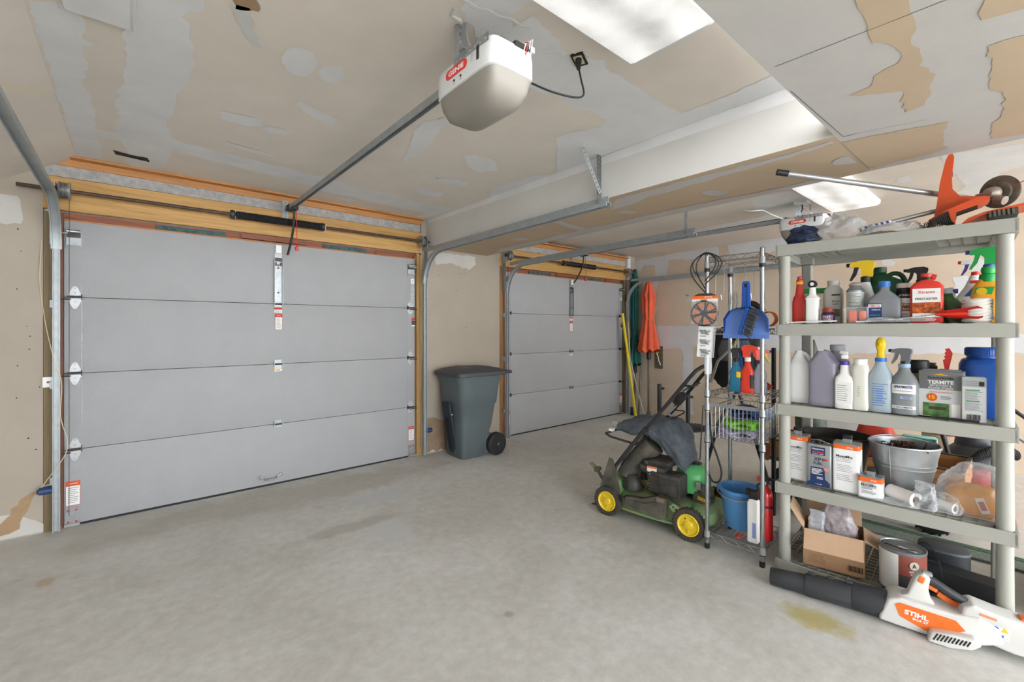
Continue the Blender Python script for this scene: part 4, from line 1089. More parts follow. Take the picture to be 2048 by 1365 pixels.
    b = MB(); b.tube(SP([(.14, .2, .87), (.10, .24, .80), (.16, .28, .78), (.05, .2, .7), (-.12, .12, .52), (-.24, .09, .36)]), .005, BLACK, 6).tube([(.16, .19, .86), (.06, .22, .76), (.1, .3, .74)], .008, GALV, 6).build('cables', r)
    for y in (.045, .40): MB().cyl((-.03, y - .02, .66), (-.03, y + .03, .66), .018, STEELD, n=12).build('handle_knob', r)
    # grass bag draped over the handle
    b = MB(); sec = [(-.335, .30, .60, .12, .03), (-.325, .30, .605, .15, .05), (-.25, .31, .625, .165, .07), (-.14, .31, .635, .17, .085), (-.06, .31, .64, .17, .09), (-.02, .31, .625, .17, .105), (.04, .31, .60, .175, .14), (.11, .31, .565, .175, .17), (.165, .31, .52, .165, .18), (.205, .31, .475, .14, .16), (.225, .31, .44, .10, .11), (.235, .31, .42, .05, .04)]
    n = 40; vs = []
    for x, yc, zc, hy, hz in sec:
        for j in range(n):
            a = 2 * PI * j / n; c_, s_ = math.cos(a), math.sin(a); e = .75
            vs.append((x, yc + hy * math.copysign(abs(c_) ** e, c_), zc + hz * math.copysign(abs(s_) ** e, s_)))
    fs = [(i * n + j, i * n + (j + 1) % n, (i + 1) * n + (j + 1) % n, (i + 1) * n + j) for i in range(len(sec) - 1) for j in range(n)] + [tuple(reversed(range(n))), tuple(range((len(sec) - 1) * n, len(sec) * n))]
    b.add([(x, y - .02, z + .01) for x, y, z in vs], fs, FAB); o = b.build('grass_bag', r, smooth=180, sub=3)
    tx = bpy.data.textures.new('wrinkle', 'CLOUDS'); tx.noise_scale = .12; tx.noise_depth = 3
    md = o.modifiers.new('wrinkle', 'DISPLACE'); md.texture = tx; md.strength = .035; md.texture_coords = 'LOCAL'
    tx = bpy.data.textures.new('creases', 'VORONOI'); tx.noise_scale = .16; tx.distance_metric = 'DISTANCE'; tx.weight_1 = -1; tx.weight_2 = 1
    md = o.modifiers.new('creases', 'DISPLACE'); md.texture = tx; md.strength = .045; md.texture_coords = 'LOCAL'
    b = MB(); b.tube([(-.355, .06, .585), (-.355, .44, .585), (-.30, .47, .575), (-.1, .47, .55), (-.1, .04, .55), (-.30, .03, .575), (-.355, .06, .585)], .009, STEELD, 8); b.build('bag_frame', r)
    b = MB(); b.box((-.345, .2, .64), (.05, .05, .05), mat('latch_grey', '#9c9c9a', .5), bev=.008).box((-.35, .14, .60), (.03, .04, .02), WHITE).build('bag_latch', r)
    return r


lawn_mower()


# ------------------------------------------------------------------ chrome wire rack
RK = (2.765, 1.185)
def wire_shelf(hx, hy, z, n=22, name='wire_shelf', r=None):
    b = MB()
    def ring(zz, q):
        b.tube([(-hx, -hy, zz), (hx, -hy, zz), (hx, hy, zz), (-hx, hy, zz)], q, CHROME, 6, closed=True)
    ring(z, .0035); ring(z - .032, .0035)
    for (ax, ay), (bx, by) in (((-hx, -hy), (hx, -hy)), ((hx, -hy), (hx, hy)), ((hx, hy), (-hx, hy)), ((-hx, hy), (-hx, -hy))):
        L = math.hypot(bx - ax, by - ay); k = max(4, int(L / .035)); pts = []
        for i in range(k + 1): pts.append((ax + (bx - ax) * i / k, ay + (by - ay) * i / k, z - (.032 if i % 2 else 0)))
        b.tube(pts, .0022, CHROME, 5)
    for i in range(n):
        x = -hx + 2 * hx * (i + .5) / n; b.tube([(x, -hy, z + .003), (x, hy, z + .003)], .0018, CHROME, 5)
    b.tube([(-hx, 0, z - .001), (hx, 0, z - .001)], .003, CHROME, 5)
    return b.build(name, r)


def chrome_rack():
    r = thing('wire_rack', 'narrow chrome wire rack with tools hanging from its posts, beside the lawn mower', 'wire rack', (2.965, 1.20, 0), -86)
    hx, hy = .158, .195
    for sx in (-1, 1):
        for sy in (-1, 1):
            b = MB(); b.cyl((0, 0, .03), (0, 0, 1.85), .0125, CHROME, n=14)
            for k in range(70):
                z = .06 + k * .0254; b.lathe([(z, .0126), (z + .0015, .0115), (z + .003, .0126)], STEELD, 10, cap=(False, False))
            b.lathe([(1.85, .013), (1.856, .011), (1.86, .004)], CHROME, 12)
            o = b.build('post', r); o.location = (sx * hx, sy * hy, 0)
            for z in (.10, .70, .90, .985, 1.38, 1.79):
                q = MB().lathe([(z - .028, .0185), (z + .012, .0165)], GALVL, 14).lathe([(z - .034, .0175), (z - .028, .0175)], BLACK, 14).build('collar', o)
            MB().lathe([(0, .014), (.006, .016), (.03, .016), (.034, .012)], BLACK, 12).build('foot', o)
            MB().lathe([(1.74, .0165), (1.80, .0165)], BLACK, 12).build('shelf_clip', o)
    for z, n in ((.10, 12), (.985, 12), (1.38, 12), (1.83, 24)):
        wire_shelf(hx - .004, hy - .004, z, n, r=r)
    # pull-out wire basket
    b = MB(); x, y = hx - .02, hy - .02; zt, zb = .905, .70
    b.box((0, -y - .004, zt), (2 * x + .03, .006, .022), GALVL)
    for zz, q in ((zt - .008, .003), (zb, .0025), (zb + .07, .002), (zb + .14, .002)): b.tube([(-x, -y, zz), (x, -y, zz), (x, y, zz), (-x, y, zz)], q, CHROME, 5, closed=True)
    for i in range(13):
        a = -x + 2 * x * i / 12; b.tube([(a, -y, zt - .01), (a, -y, zb), (a, y, zb), (a, y, zt - .01)], .0017, CHROME, 5)
    for i in range(15):
        a = -y + 2 * y * i / 14; b.tube([(-x, a, zt - .01), (-x, a, zb), (x, a, zb), (x, a, zt - .01)], .0017, CHROME, 5)
    b.build('basket', r)
    # hook rail under the top shelf
    b = MB(); b.tube([(-hx, -hy + .012, 1.725), (hx, -hy + .012, 1.725)], .003, CHROME, 6); b.tube([(-hx, -hy + .012, 1.77), (hx, -hy + .012, 1.77)], .002, CHROME, 5)
    for a in (-.11, -.06, 0, .06, .11): b.tube([(a, -hy + .012, 1.77), (a, -hy + .012, 1.58), (a - .01, -hy, 1.56), (a - .012, -hy - .005, 1.59)], .0018, CHROME, 5)
    b.build('hook_rail', r)
    return r


rack = chrome_rack()
RM = T(2.965, 1.20, 0) @ RZ(-86)


def rk(x, y, z): v = RM @ Vector((x, y, z)); return (v.x, v.y, v.z)


# dustpan hanging at the front right of the rack, brush clipped on it
DB = mat('dustpan_blue', '#6488d2', .45, var=.06, scale=20); DB2 = mat('dustpan_handle', '#2356a8', .4)
r = dustpan = thing('dustpan', 'blue plastic dustpan hanging by its handle on the chrome rack', 'dustpan', rk(.085, -.235, 1.36), -86)
b = MB(); b.ext([(-.115, -.035), (.105, -.035), (.10, .08), (.075, .125), (.03, .145), (-.03, .145), (-.075, .125), (-.105, .08)], .004, DB, y0=0)
rim = [(-.105, 0, .0), (-.10, 0, .08), (-.075, 0, .125), (-.03, 0, .145), (.03, 0, .145), (.075, 0, .125), (.10, 0, .08), (.102, 0, .0)]
for i in range(len(rim) - 1):
    p, q = Vector(rim[i]), Vector(rim[i + 1]); d = Vector((0, -.045 * min(1, (p.z + .02) / .12 + .1), 0)); d2 = Vector((0, -.045 * min(1, (q.z + .02) / .12 + .1), 0))
    b.add([p, q, q + d2, p + d], [(0, 1, 2, 3), (3, 2, 1, 0)], DB2)
for k in range(18): b.box((-.1 + .0118 * k, -.0015, -.025), (.004, .002, .018), DB)
b.build('pan', r)
b = MB(); b.ext([(-.025, .135), (-.02, .16), (-.018, .29), (-.012, .30), (.012, .30), (.018, .29), (.02, .16), (.025, .135)], -.012, DB2, y0=.002); b.box((0, -.011, .275), (.012, .003, .02), BLACK).box((-.011, -.012, .22), (.004, .006, .13), DB2).box((.011, -.012, .22), (.004, .006, .13), DB2); b.build('handle', r)
dustpan.scale = (1.16, 1, 1)
r = thing('dust_brush', 'dark bristled hand brush clipped on the front of the blue dustpan', 'brush', rk(.085, -.29, 1.36), -86)
b = MB(); b.box((0, 0, 0), (.022, .014, .16), DB2, T(.0, .006, .065) @ RY(16), bev=.004); b.build('brush_back', r)
b = MB(); rnd = random.Random(3)
for i in range(150):
    t = rnd.random(); M_ = T(.012, 0, .065) @ RY(16); a = (.008, rnd.uniform(-.014, .014), -.075 + .15 * t); e = (.052 + rnd.uniform(-.006, .006), a[1] * 1.5, a[2] - .008 + rnd.uniform(-.008, .008))
    b.tube([a, e], .0016, mat('bristle', '#3f4044', .8) if i % 3 else mat('bristle_grey', '#6f7278', .8), 4, M=M_)
b.box((.028, 0, 0), (.034, .018, .145), mat('bristle', '#3f4044'), T(.012, 0, .065) @ RY(16)); o = b.build('bristles', r)

# spool of trimmer line in its pack hanging on the front left post
r = trimmer_pack = thing('trimmer_line_pack', 'hanging pack with a spool of orange trimmer line on the front left rack post', 'spool', rk(-.158, -.232, 1.50), -80)
b = MB(); b.box((0, 0, .055), (.125, .002, .035), WHITEP); b.quad([(-.0625, -.002, .058), (.0625, -.002, .058), (.0625, -.002, .074), (-.0625, -.002, .074)], ORANGE)
b.ext([(-.0625, .072), (.0625, .072), (.03, .088), (-.03, .088)], .002, STEELD); b.text('STIHL', .04, .009, WHITE, T(.02, -.004, .066)); b.text('PREMIUM', .04, .008, GREYINK, T(-.02, -.004, .045)); b.quad([(-.02, -.0015, .04), (.01, -.0015, .04), (.01, -.0015, .055), (-.02, -.0015, .055)], mat('photo_green', '#6f7f4a', .7)); b.build('header_card', r)
b = MB(); ORL = mat('line_orange', '#e0762f', .4); rnd = random.Random(1)
for k in range(9): b.tube([((.028 + .0036 * k) * math.cos(t), -.012 - .002 * (k % 2), (.028 + .0036 * k) * math.sin(t) - .02) for t in [2 * PI * j / 28 for j in range(28)]], .0022, ORL if k % 3 else mat('line_pale', '#e8b48c', .4), 5, closed=True)
b.build('line_coil', r)
b = MB(); b.cyl((0, 0, -.02), (0, -.028, -.02), .017, BLACK, n=18)
for k in range(6):
    a = RAD(60 * k + 15); b.tube([(.012 * math.cos(a), -.02, .012 * math.sin(a) - .02), (.064 * math.cos(a - .12), -.018, .064 * math.sin(a - .12) - .02)], .005, BLACKM, 6); b.tube([(.012 * math.cos(a), -.02, .012 * math.sin(a) - .02), (.064 * math.cos(a + .12), -.018, .064 * math.sin(a + .12) - .02)], .004, BLACKM, 6)
b.tube([(.064 * math.cos(t), -.012, .064 * math.sin(t) - .02) for t in [2 * PI * j / 32 for j in range(32)]], .0045, BLACKM, 6, closed=True); b.build('spool', r)
b = MB(); b.box((0, -.014, -.018), (.132, .034, .12), CLEAR, bev=.012); b.build('clear_pack', r)

trimmer_pack.scale = (1.22, 1, 1.18)
# three-clip blister strip and a clear bag hanging under it
r = blister = thing('blister_strip', 'white hanging strip with three grey clips under the spool pack', 'blister pack', rk(-.155, -.232, 1.30), -80)
b = MB(); b.box((0, 0, 0), (.078, .003, .175), WHITE, RY(4)); b.box((.042, 0, 0), (.014, .006, .17), CLEAR2, RY(4)); b.build('backing_card', r)
for k, z in enumerate((.055, 0, -.055)):
    b = MB(); b.tube([(-.025, -.008, z + .012), (-.01, -.01, z + .004), (.0, -.012, z + .01), (.012, -.01, z), (.028, -.008, z + .006)], [.004, .008, .006, .008, .004], GALV, 8); b.tube([(-.02, -.006, z - .006), (.02, -.008, z - .012)], .004, GALV, 6); b.lines(-.025, .01, z - .026, z - .018, 2, .002, GREYINK, y=-.003); b.build('clip', r)
blister.scale = (1.15, 1, 1.1)
b = MB(); b.loft([(-.075, .034, .012, 3, 0, 0), (-.03, .036, .014, 3, 0, 0), (.03, .034, .012, 3, 0, 0), (.045, .028, .004, 3, 0, 0)], CLEAR2, 20); o = b.build('plastic_bag', smooth=60); o.location = rk(-.14, -.225, 1.175)
tag(o, 'small clear plastic bag hanging under the white blister strip', 'bag')

# bungee cords looped over the top of the post
b = MB(); P0 = rk(-.158, -.195, 1.865)
def loop_pts(a, w_, zlow, n=18):
    out = []
    for i in range(n + 1):
        t = i / n; x = -.158 + w_ * math.sin(PI * t) * (1 if a > 0 else -1) * (1 - .2 * t); out.append(rk(x + .0, -.215 - .012 * a * t, 1.86 - (1.86 - zlow) * (t ** 1.3)))
    return out
for a, w_, zl in ((-1, .07, 1.62), (-1, .11, 1.60), (1, .07, 1.68), (1, .11, 1.66)): b.tube(loop_pts(a, w_, zl), .004, BLACK, 7)
b.tube([rk(-.158 + .08 * math.cos(t), -.222, 1.78 + .07 * math.sin(t)) for t in [RAD(a) for a in range(-60, 250, 15)]], .003, BLACK, 6)
tag(b.build('bungee_cord'), 'bundle of black bungee cords looped over the front left rack post', 'cord')
b = MB(); b.tube(SP([rk(-.135, -.215, .86), rk(-.12, -.22, .70), rk(-.08, -.235, .60), rk(-.05, -.25, .52), rk(-.06, -.255, .46), rk(-.10, -.25, .445), rk(-.13, -.24, .48)]), .006, BLACK, 7); b.tube([rk(-.175, -.215, .90), rk(-.185, -.22, .7), rk(-.19, -.225, .56), rk(-.21, -.225, .54), rk(-.225, -.225, .57)], .004, STEELD, 6)
tag(b.build('rubber_strap'), 'black rubber strap with a hook hanging down the front left post', 'strap')


# bottles on the rack ------------------------------------------------------
def trigger(mb_body, mb_lever, mb_noz, M, s=1.0, b=None, name='trigger_sprayer', parent=None):
    b = MB(); b.M = M @ Matrix.Scale(s, 4)
    b.ext([(-.022, .0), (-.024, .03), (-.03, .045), (-.03, .058), (-.015, .066), (.02, .066), (.048, .058), (.052, .048), (.05, .042), (.02, .04), (.012, .03), (.012, 0)], .022, mb_body, y0=-.011)
    b.cyl((.05, 0, .052), (.062, 0, .052), .008, mb_noz, n=12); b.ext([(.022, .04), (.036, .042), (.040, .02), (.052, -.012), (.046, -.014), (.03, .01)], .014, mb_lever, y0=-.007)
    b.lathe([(-.022, .016), (0, .016), (.003, .012)], mb_noz, 18)
    return b.build(name, parent)


def spray_bottle(loc, rz, label, body_prof, body_mat, trig, trig_rot, zt, cat='spray bottle', s=1.0, labels=(), group=None, tr_s=None):
    r = thing('spray_bottle', label, cat, loc, rz, group)
    MB().loft(body_prof, body_mat, 32).build('bottle', r)
    for nm, m_, prof, arc in labels: MB().loft(prof, m_, 16, arc=arc).build(nm, r)
    trigger(trig[0], trig[1], trig[2], T(0, 0, zt) @ RZ(trig_rot), tr_s or s, parent=r)
    return r


BL = mat('blue_liquid', '#2b86ad', .15, trans=.25, alpha=.92); RDB = mat('red_bottle', '#e5402c', .3); CLR = mat('clear_bottle', '#aab4c8', .1, trans=.3, alpha=.75)
sp = lambda w, h: [(0, w * .9, w * .6, 4, 0, 0), (.008, w, w * .7, 4, 0, 0), (h * .3, w, w * .7, 4, 0, 0), (h * .45, w * .82, w * .6, 4, 0, 0), (h * .62, w * .95, w * .68, 4, 0, 0), (h * .85, w * .45, w * .42, 3, 0, 0), (h, w * .32, w * .32, 2, 0, 0)]
zz = .993
spray_bottle(rk(-.015, -.11, zz), -86, 'blue spray bottle with a black trigger, leftmost on the middle rack shelf', sp(.038, .19), BL, (BLACK, BLACK, BLACK), 20, .205, labels=(('label', YELLOW, [(.09, .0375, .0265, 4, 0, 0), (.125, .037, .0265, 4, 0, 0)], (-85, -30)),))
spray_bottle(rk(.055, -.12, zz), -86, 'bright red spray bottle with a red trigger in the middle of the rack shelf', sp(.036, .20), RDB, (RDB, RDB, WHITE), 10, .215, labels=(('label', BLACK, [(.03, .0372, .0262, 4, 0, 0), (.11, .036, .026, 4, 0, 0)], (-70, -10)),), tr_s=1.1)
spray_bottle(rk(.118, -.10, zz), -86, 'clear spray bottle with a red trigger beside the right rack post', sp(.036, .19), CLR, (RED, YELLOW, STEELD), 30, .20)
r = thing('rag', 'crumpled red rag at the back right of the middle rack shelf', 'rag', rk(.08, .1, zz), 0)
MB().lathe([(0, .03), (.02, .05), (.04, .03), (.055, .005)], mat('red_cloth', '#b5402f', .9, var=.2), 20).build('cloth', r, noiz=(.012, 30))

# towels and gloves in the basket
def folds(mat_, name, label, cat, loc, w, n, h, rz=-86, d=.12, ph=0):
    """cloth folded back and forth: a stack of soft folds"""
    b = MB()
    for i in range(n):
        z = h * (i + .5) / n; pts = []
        for k in range(9): pts.append((-w + 2 * w * k / 8, .012 * math.sin(k * 1.3 + i + ph), z + .008 * math.sin(k * .9 + i * 2 + ph)))
        vs = []; hh = h / n * .62
        for p in pts:
            for a in range(10):
                t = 2 * PI * a / 10; vs.append((p[0], p[1] + d / 2 * math.copysign(abs(math.cos(t)) ** .6, math.cos(t)), max(.001, p[2] + hh * math.sin(t))))
        b.add(vs, [(j * 10 + a, j * 10 + (a + 1) % 10, (j + 1) * 10 + (a + 1) % 10, (j + 1) * 10 + a) for j in range(8) for a in range(10)] + [tuple(reversed(range(10))), tuple(range(80, 90))], mat_)
    o = b.build(name, smooth=180); o.location = loc; o.rotation_euler = (0, 0, RAD(rz)); return tag(o, label, cat)


folds(mat('purple_cloth', '#a79fbb', .9, var=.15, scale=30), 'towel', 'pale lilac towel folded at the bottom of the wire basket', 'towel', rk(-.02, -.04, .705), .10, 2, .045, d=.2)
folds(mat('green_cloth', '#7cc043', .9, var=.2, scale=60), 'microfiber_towel', 'bright green towel in the middle of the wire basket', 'towel', rk(.0, -.05, .757), .09, 2, .05, ph=1, d=.16)
folds(mat('navy_cloth', '#3b4f80', .9, var=.2, scale=40), 'towel', 'dark blue towel folded on top at the right of the basket', 'towel', rk(.03, .02, .812), .10, 3, .07, ph=2, d=.18)
b = MB(); b.ext([(-.022, -.05), (.02, -.055), (.026, -.045), (.026, .045), (.015, .055), (-.015, .05), (-.024, .04)], .012, mat('leather', '#8a5034', .7, var=.2, scale=30)); o = b.build('leather_tag'); o.location = rk(.085, .1, .60); o.rotation_euler = (0, 0, RAD(-86)); tag(o, 'brown leather sheath hanging under the wire basket', 'sheath')
MB().tube([rk(.085, .1, .65), rk(.085, .1, .70)], .0015, STEELD, 4).build('string', None); o = bpy.data.objects['string']; tag(o, 'short dark string holding the brown leather sheath', 'string')

# bucket and bottles on the bottom rack shelf
BK = mat('bucket_blue', '#5b9ad6', .35)
r = thing('bucket', 'blue plastic bucket with a grey rim on the bottom shelf of the chrome rack', 'bucket', rk(-.03, .03, .108), -86)
b = MB(); pr = [(0, .085), (.004, .092), (.09, .105), (.235, .128), (.245, .135), (.25, .135), (.248, .126), (.235, .122), (.09, .1), (.01, .085)]; b.lathe(pr, BK, 40, cap=(True, True)); b.build('pail', r)
b = MB(); b.tube([(.136 * math.cos(t), .136 * math.sin(t) - .0, .238) for t in [2 * PI * k / 40 for k in range(40)]], .006, BK, 6, closed=True); b.build('rim', r)
b = MB(); b.tube([(-.14, 0, .235)] + [(-.14 * math.cos(t), -.14 * math.sin(t), .232 - .03 * math.sin(t)) for t in [RAD(a) for a in range(5, 180, 10)]] + [(.14, 0, .235)], .005, mat('bail_grey', '#8c96a4', .5), 8); b.box((-.142, 0, .235), (.02, .03, .04), BK, bev=.005).box((.142, 0, .235), (.02, .03, .04), BK, bev=.005).build('bail', r)
r = thing('tall_bottle', 'tall white rectangular bottle with a black handle cap, in front of the blue bucket', 'bottle', rk(.095, -.135, .108), -86)
b = MB(); b.loft([(0, .028, .028, 6, 0, 0), (.006, .031, .031, 6, 0, 0), (.235, .031, .031, 6, 0, 0), (.25, .024, .024, 4, 0, 0), (.26, .014, .014, 2, 0, 0)], WHITE, 28); b.build('body', r)
b = MB(); b.box((0, -.0, .28), (.05, .04, .055), BLACK, bev=.006).box((-.03, 0, .29), (.025, .03, .04), BLACK, bev=.006).cyl((0, -.02, .285), (0, -.023, .285), .012, STEELD, n=14).build('cap', r)
b = MB(); b.quad([(.0, -.0318, .03), (.02, -.0318, .03), (.02, -.0318, .12), (.0, -.0318, .12)], mat('pale_blue_label', '#8d9ed6', .6)); b.build('label', r)
FR = mat('extinguisher_red', '#c42027', .25, coat=.4)
r = thing('fire_extinguisher', 'red fire extinguisher at the back right corner of the bottom rack shelf', 'fire extinguisher', rk(.135, -.06, .108), -86)
b = MB(); b.lathe([(0, .035), (.006, .041), (.27, .041), (.3, .034), (.315, .018), (.33, .014)], FR, 32); b.build('cylinder', r)
b = MB(); b.box((0, 0, .345), (.03, .03, .035), STEELD, bev=.004).box((.015, 0, .375), (.08, .018, .008), BLACK, R=RY(10)).box((.015, 0, .36), (.07, .016, .006), BLACK, R=RY(-12)).box((-.03, 0, .36), (.03, .012, .03), RED).cyl((.0, -.02, .345), (0, -.024, .345), .012, WHITE, n=12).build('valve', r)
b = MB(); b.tube(SP([(-.01, -.015, .34), (-.03, -.04, .33), (-.02, -.048, .28), (-.012, -.046, .2), (-.01, -.046, .14)]), .006, BLACK, 8).lathe([(.2, .0425), (.212, .0425)], BLACK, 24).build('hose', r)
MB().loft([(.09, .0415, .0415, 2, 0, 0), (.19, .0415, .0415, 2, 0, 0)], mat('lime_label', '#9fc04a', .5), 12, arc=(-130, -95)).build('label', r)
b = MB(); b.tube([(-.03, 0, .006), (0, .01, .008), (.03, 0, .006), (.01, -.015, .01)], .006, RED, 7); b.tube([(-.01, .02, .006), (.02, .025, .008)], .005, RED, 7); o = b.build('hand_pruner'); o.location = rk(.02, -.14, .108); tag(o, 'small red-handled tool lying at the front of the bottom rack shelf', 'tool')
# orange tool on the third rack shelf
r = thing('cordless_tool', 'orange and black power tool lying on the rack shelf behind the dustpan', 'power tool', rk(.0, .03, 1.388), -86)
b = MB(); b.box((-.06, 0, .05), (.11, .12, .09), ORANGE, bev=.014).build('housing', r)
b = MB(); b.tube(SP([(-.03, -.03, .09), (.01, -.03, .14), (.05, -.02, .15), (.1, 0, .10)]), .018, BLACK, 12).box((.04, .03, .07), (.1, .06, .06), BLACK, bev=.008).build('handle', r)
b = MB()
for k in range(9): b.tube([(.12 + .045 * math.cos(t), .02, .055 + .045 * math.sin(t)) for t in [2 * PI * j / 20 for j in range(20)]], .003, ORL, 5, closed=True, M=T(0, -.03 + .008 * k, 0))
b.build('line_spool', r)
# metal key-like hooks on the rail
b = MB()
for k, x in enumerate((-.02, -.0, .02)): b.tube([rk(x, -.2, 1.60), rk(x + .004, -.205, 1.54), rk(x - .006, -.2, 1.50), rk(x + .008, -.2, 1.47)], .005, GALVL, 6)
tag(b.build('key_bunch'), 'bunch of small bright metal hooks hanging from the rack rail', 'hooks')
# glove strips at the left back of the rack shelf
r = thing('glove_bundle', 'bundle of yellow, white and blue strips hanging behind the left rack post', 'strips', rk(-.10, .12, 1.0), -86)
for k, c_ in enumerate(('#cfd37a', '#d9d9d2', '#2f5fae')):
    b = MB(); b.tube([(.02 * k, 0, .02), (.02 * k + .004, -.01, .1), (.02 * k - .006, 0, .2), (.02 * k, .01, .3)], [.006, .012, .010, .004], mat('strip%d' % k, c_, .7), 7); b.build('strip', r)


# ------------------------------------------------------------------ putty plastic shelf unit
O_ = (2.824, .976); RZS = math.degrees(math.atan2(-.9975, .07)); SL = .932; SD = .60
LEV = {'A': 1.411, 'B': .956, 'C': .506, 'D': .063, 'E': 1.865}


def shelf_board(z, lip=.0635, mode='mix'):
    b = MB(); t = .012; d = SD
    b.box((SL / 2, t / 2, z - lip / 2), (SL, t, lip), PUTTY, bev=.004).box((SL / 2, d - t / 2, z - lip / 2), (SL, t, lip), PUTTY, bev=.004)
    b.box((t / 2, d / 2, z - lip / 2), (t, d, lip), PUTTY).box((SL - t / 2, d / 2, z - lip / 2), (t, d, lip), PUTTY)
    zones = [(.02, .28), (.66, SL - .02)] if mode == 'mix' else [(.02, SL - .02)]
    p = .043
    for a0, a1 in zones:
        n = int((a1 - a0) / p)
        for i in range(n + 1): b.box((a0 + (a1 - a0) * i / n, d / 2, z - .012), (.005, d - .02, .014), PUTTY)
        m_ = int((d - .03) / p)
        for j in range(m_ + 1): b.box(((a0 + a1) / 2, .015 + (d - .03) * j / m_, z - .012), (a1 - a0, .005, .014), PUTTY)
    if mode == 'mix':
        k = 5; w_ = (d - .03) / k
        for j in range(k): b.box((.47, .015 + w_ * (j + .5), z - .004), (.385, w_ - .012, .008), PUTTY).box((.47, .015 + w_ * j, z - .02), (.385, .004, .035), PUTTY)
    for x in (.04, SL - .04):
        for y in (.04, d - .045): b.box((x, y, z - lip / 2 - .002), (.068, .068, lip - .006), PUTTY)
    return b


def shelf_unit(loc, label, group=None):
    r = thing('storage_shelf', label, 'shelf unit', loc, RZS)
    for k, z in LEV.items(): shelf_board(z - .003, mode='full' if k in 'D' else 'mix').build('shelf', r, smooth=0)
    zs = sorted(LEV.values())
    for x in (.04, SL - .04):
        for y in (.037, SD - .045):
            for i in range(4):
                b = MB(); p = 2 if y < .1 else 6
                b.loft([(zs[i] - .01, .029, .029, p, 0, 0), (zs[i] + .01, .030, .030, p, 0, 0), (zs[i + 1] - .09, .0275, .0275, p, 0, 0), (zs[i + 1] - .068, .029, .029, p, 0, 0)], PUTTY, 24)
                o = b.build('post', r); o.location = (x, y, 0)
    return r


shelf_unit((O_[0], O_[1], 0), 'putty plastic five-shelf unit loaded with bottles and cans, beside the chrome rack')
# ------------------------------------------------------------------ things on the shelf unit
SM = T(O_[0], O_[1], 0) @ RZ(RZS)


def sh(u, w, z): v = SM @ Vector((u, w, z)); return (v.x, v.y, v.z)


def sthing(name, label, cat, u, w, lev, rz=0, group=None, dz=0):
    return thing(name, label, cat, sh(u, w, LEV[lev] + .001 + dz), RZS + rz, group)


def box_prof(h, hx, hy, p=6, e=.006, top=None): return [(0, hx - e, hy - e, p, 0, 0), (e, hx, hy, p, 0, 0), (h - e, hx, hy, p, 0, 0), (h, hx - e, hy - e, p, 0, 0)]


def L(prof, m, name, parent, n=32, arc=None, M=None, smooth=40): return MB().loft(prof, m, n, M=M, arc=arc).build(name, parent, smooth)


FRONT = (-150, -30)
# ---- upper shelf
RD2 = mat('squeeze_red', '#c93a35', .45)
r = sthing('squeeze_bottle', 'red squeeze bottle with a yellow collar at the left end of the upper shelf', 'bottle', .105, .095, 'A')
L([(0, .036, .024, 4, 0, 0), (.006, .039, .026, 4, 0, 0), (.12, .039, .026, 4, 0, 0), (.15, .03, .024, 3, -.004, 0), (.165, .022, .02, 2, -.004, 0), (.225, .016, .016, 2, -.004, 0)], RD2, 'bottle', r)
MB().lathe([(.225, .018), (.24, .018)], YELLOW, 20, T(-.004, 0, 0)).build('collar', r)
MB().lathe([(.24, .016), (.25, .017), (.258, .011), (.266, .013), (.272, .006)], RD2, 20, T(-.004, 0, 0)).build('tip', r)
MB().quad([(.022, -.0255, .02), (.036, -.02, .02), (.036, -.02, .11), (.022, -.0255, .11)], YELLOW).build('label', r)
r = sthing('detergent_bottle', 'white bottle with a long neck and a black ring cap, second on the upper shelf', 'bottle', .172, .055, 'A')
L([(0, .027, .024, 5, 0, 0), (.005, .03, .027, 5, 0, 0), (.13, .03, .027, 5, 0, 0), (.14, .034, .03, 5, 0, 0), (.15, .026, .022, 4, 0, 0), (.16, .017, .015, 3, 0, 0), (.2, .014, .014, 2, 0, 0)], WHITE, 'bottle', r)
MB().lathe([(-.012, .021), (.012, .021), (.013, .010), (-.013, .01)], BLACK, 24, T(0, 0, .219) @ RX(90), cap=(False, False)).build('cap_ring', r)
MB().cyl((0, .008, .219), (0, -.011, .219), .012, WHITE, n=18).build('cap', r)
r = sthing('storage_tub', 'translucent tub with a green lid behind the red squeeze bottle', 'tub', .145, .30, 'A')
L(box_prof(.185, .068, .05, 4), CLEAR2, 'tub', r); MB().loft([(.185, .07, .052, 4, 0, 0), (.21, .07, .052, 4, 0, 0)], GREEN, 30).build('lid', r)
r = sthing('seed_bottle', 'ribbed translucent grey bottle with printed label, left of the aerosol can', 'bottle', .243, .2, 'A')
L([(0, .044, .04, 5, 0, 0), (.16, .045, .041, 5, 0, 0), (.19, .042, .038, 5, 0, 0), (.215, .026, .026, 3, 0, 0), (.22, .03, .03, 2, 0, 0), (.243, .03, .03, 2, 0, 0)], mat('smoky_plastic', '#b3b2ab', .35), 'bottle', r)
b = MB(); b.quad([(-.005, -.0425, .04), (.036, -.0425, .04), (.036, -.0425, .08), (-.005, -.0425, .08)], mat('photo_brown', '#6e6a52', .7, var=.5, scale=60)); b.box((.018, -.0425, .16), (.04, .001, .008), BLACK); b.text('Revive', .034, .01, INK, T(.018, -.0435, .125)); b.text('Lawn', .026, .009, INK, T(.018, -.0435, .11)); b.build('label', r)
r = sthing('ink_jar', 'small dark jar with a red lid and colourful label at the shelf front', 'jar', .243, .055, 'A')
MB().lathe([(0, .024), (.004, .03), (.05, .031), (.06, .026)], mat('dark_glass', '#20222a', .25), 24).build('jar', r); MB().lathe([(.06, .024), (.064, .026), (.08, .026), (.083, .022)], mat('dark_red_lid', '#93312c', .5), 24).build('lid', r)
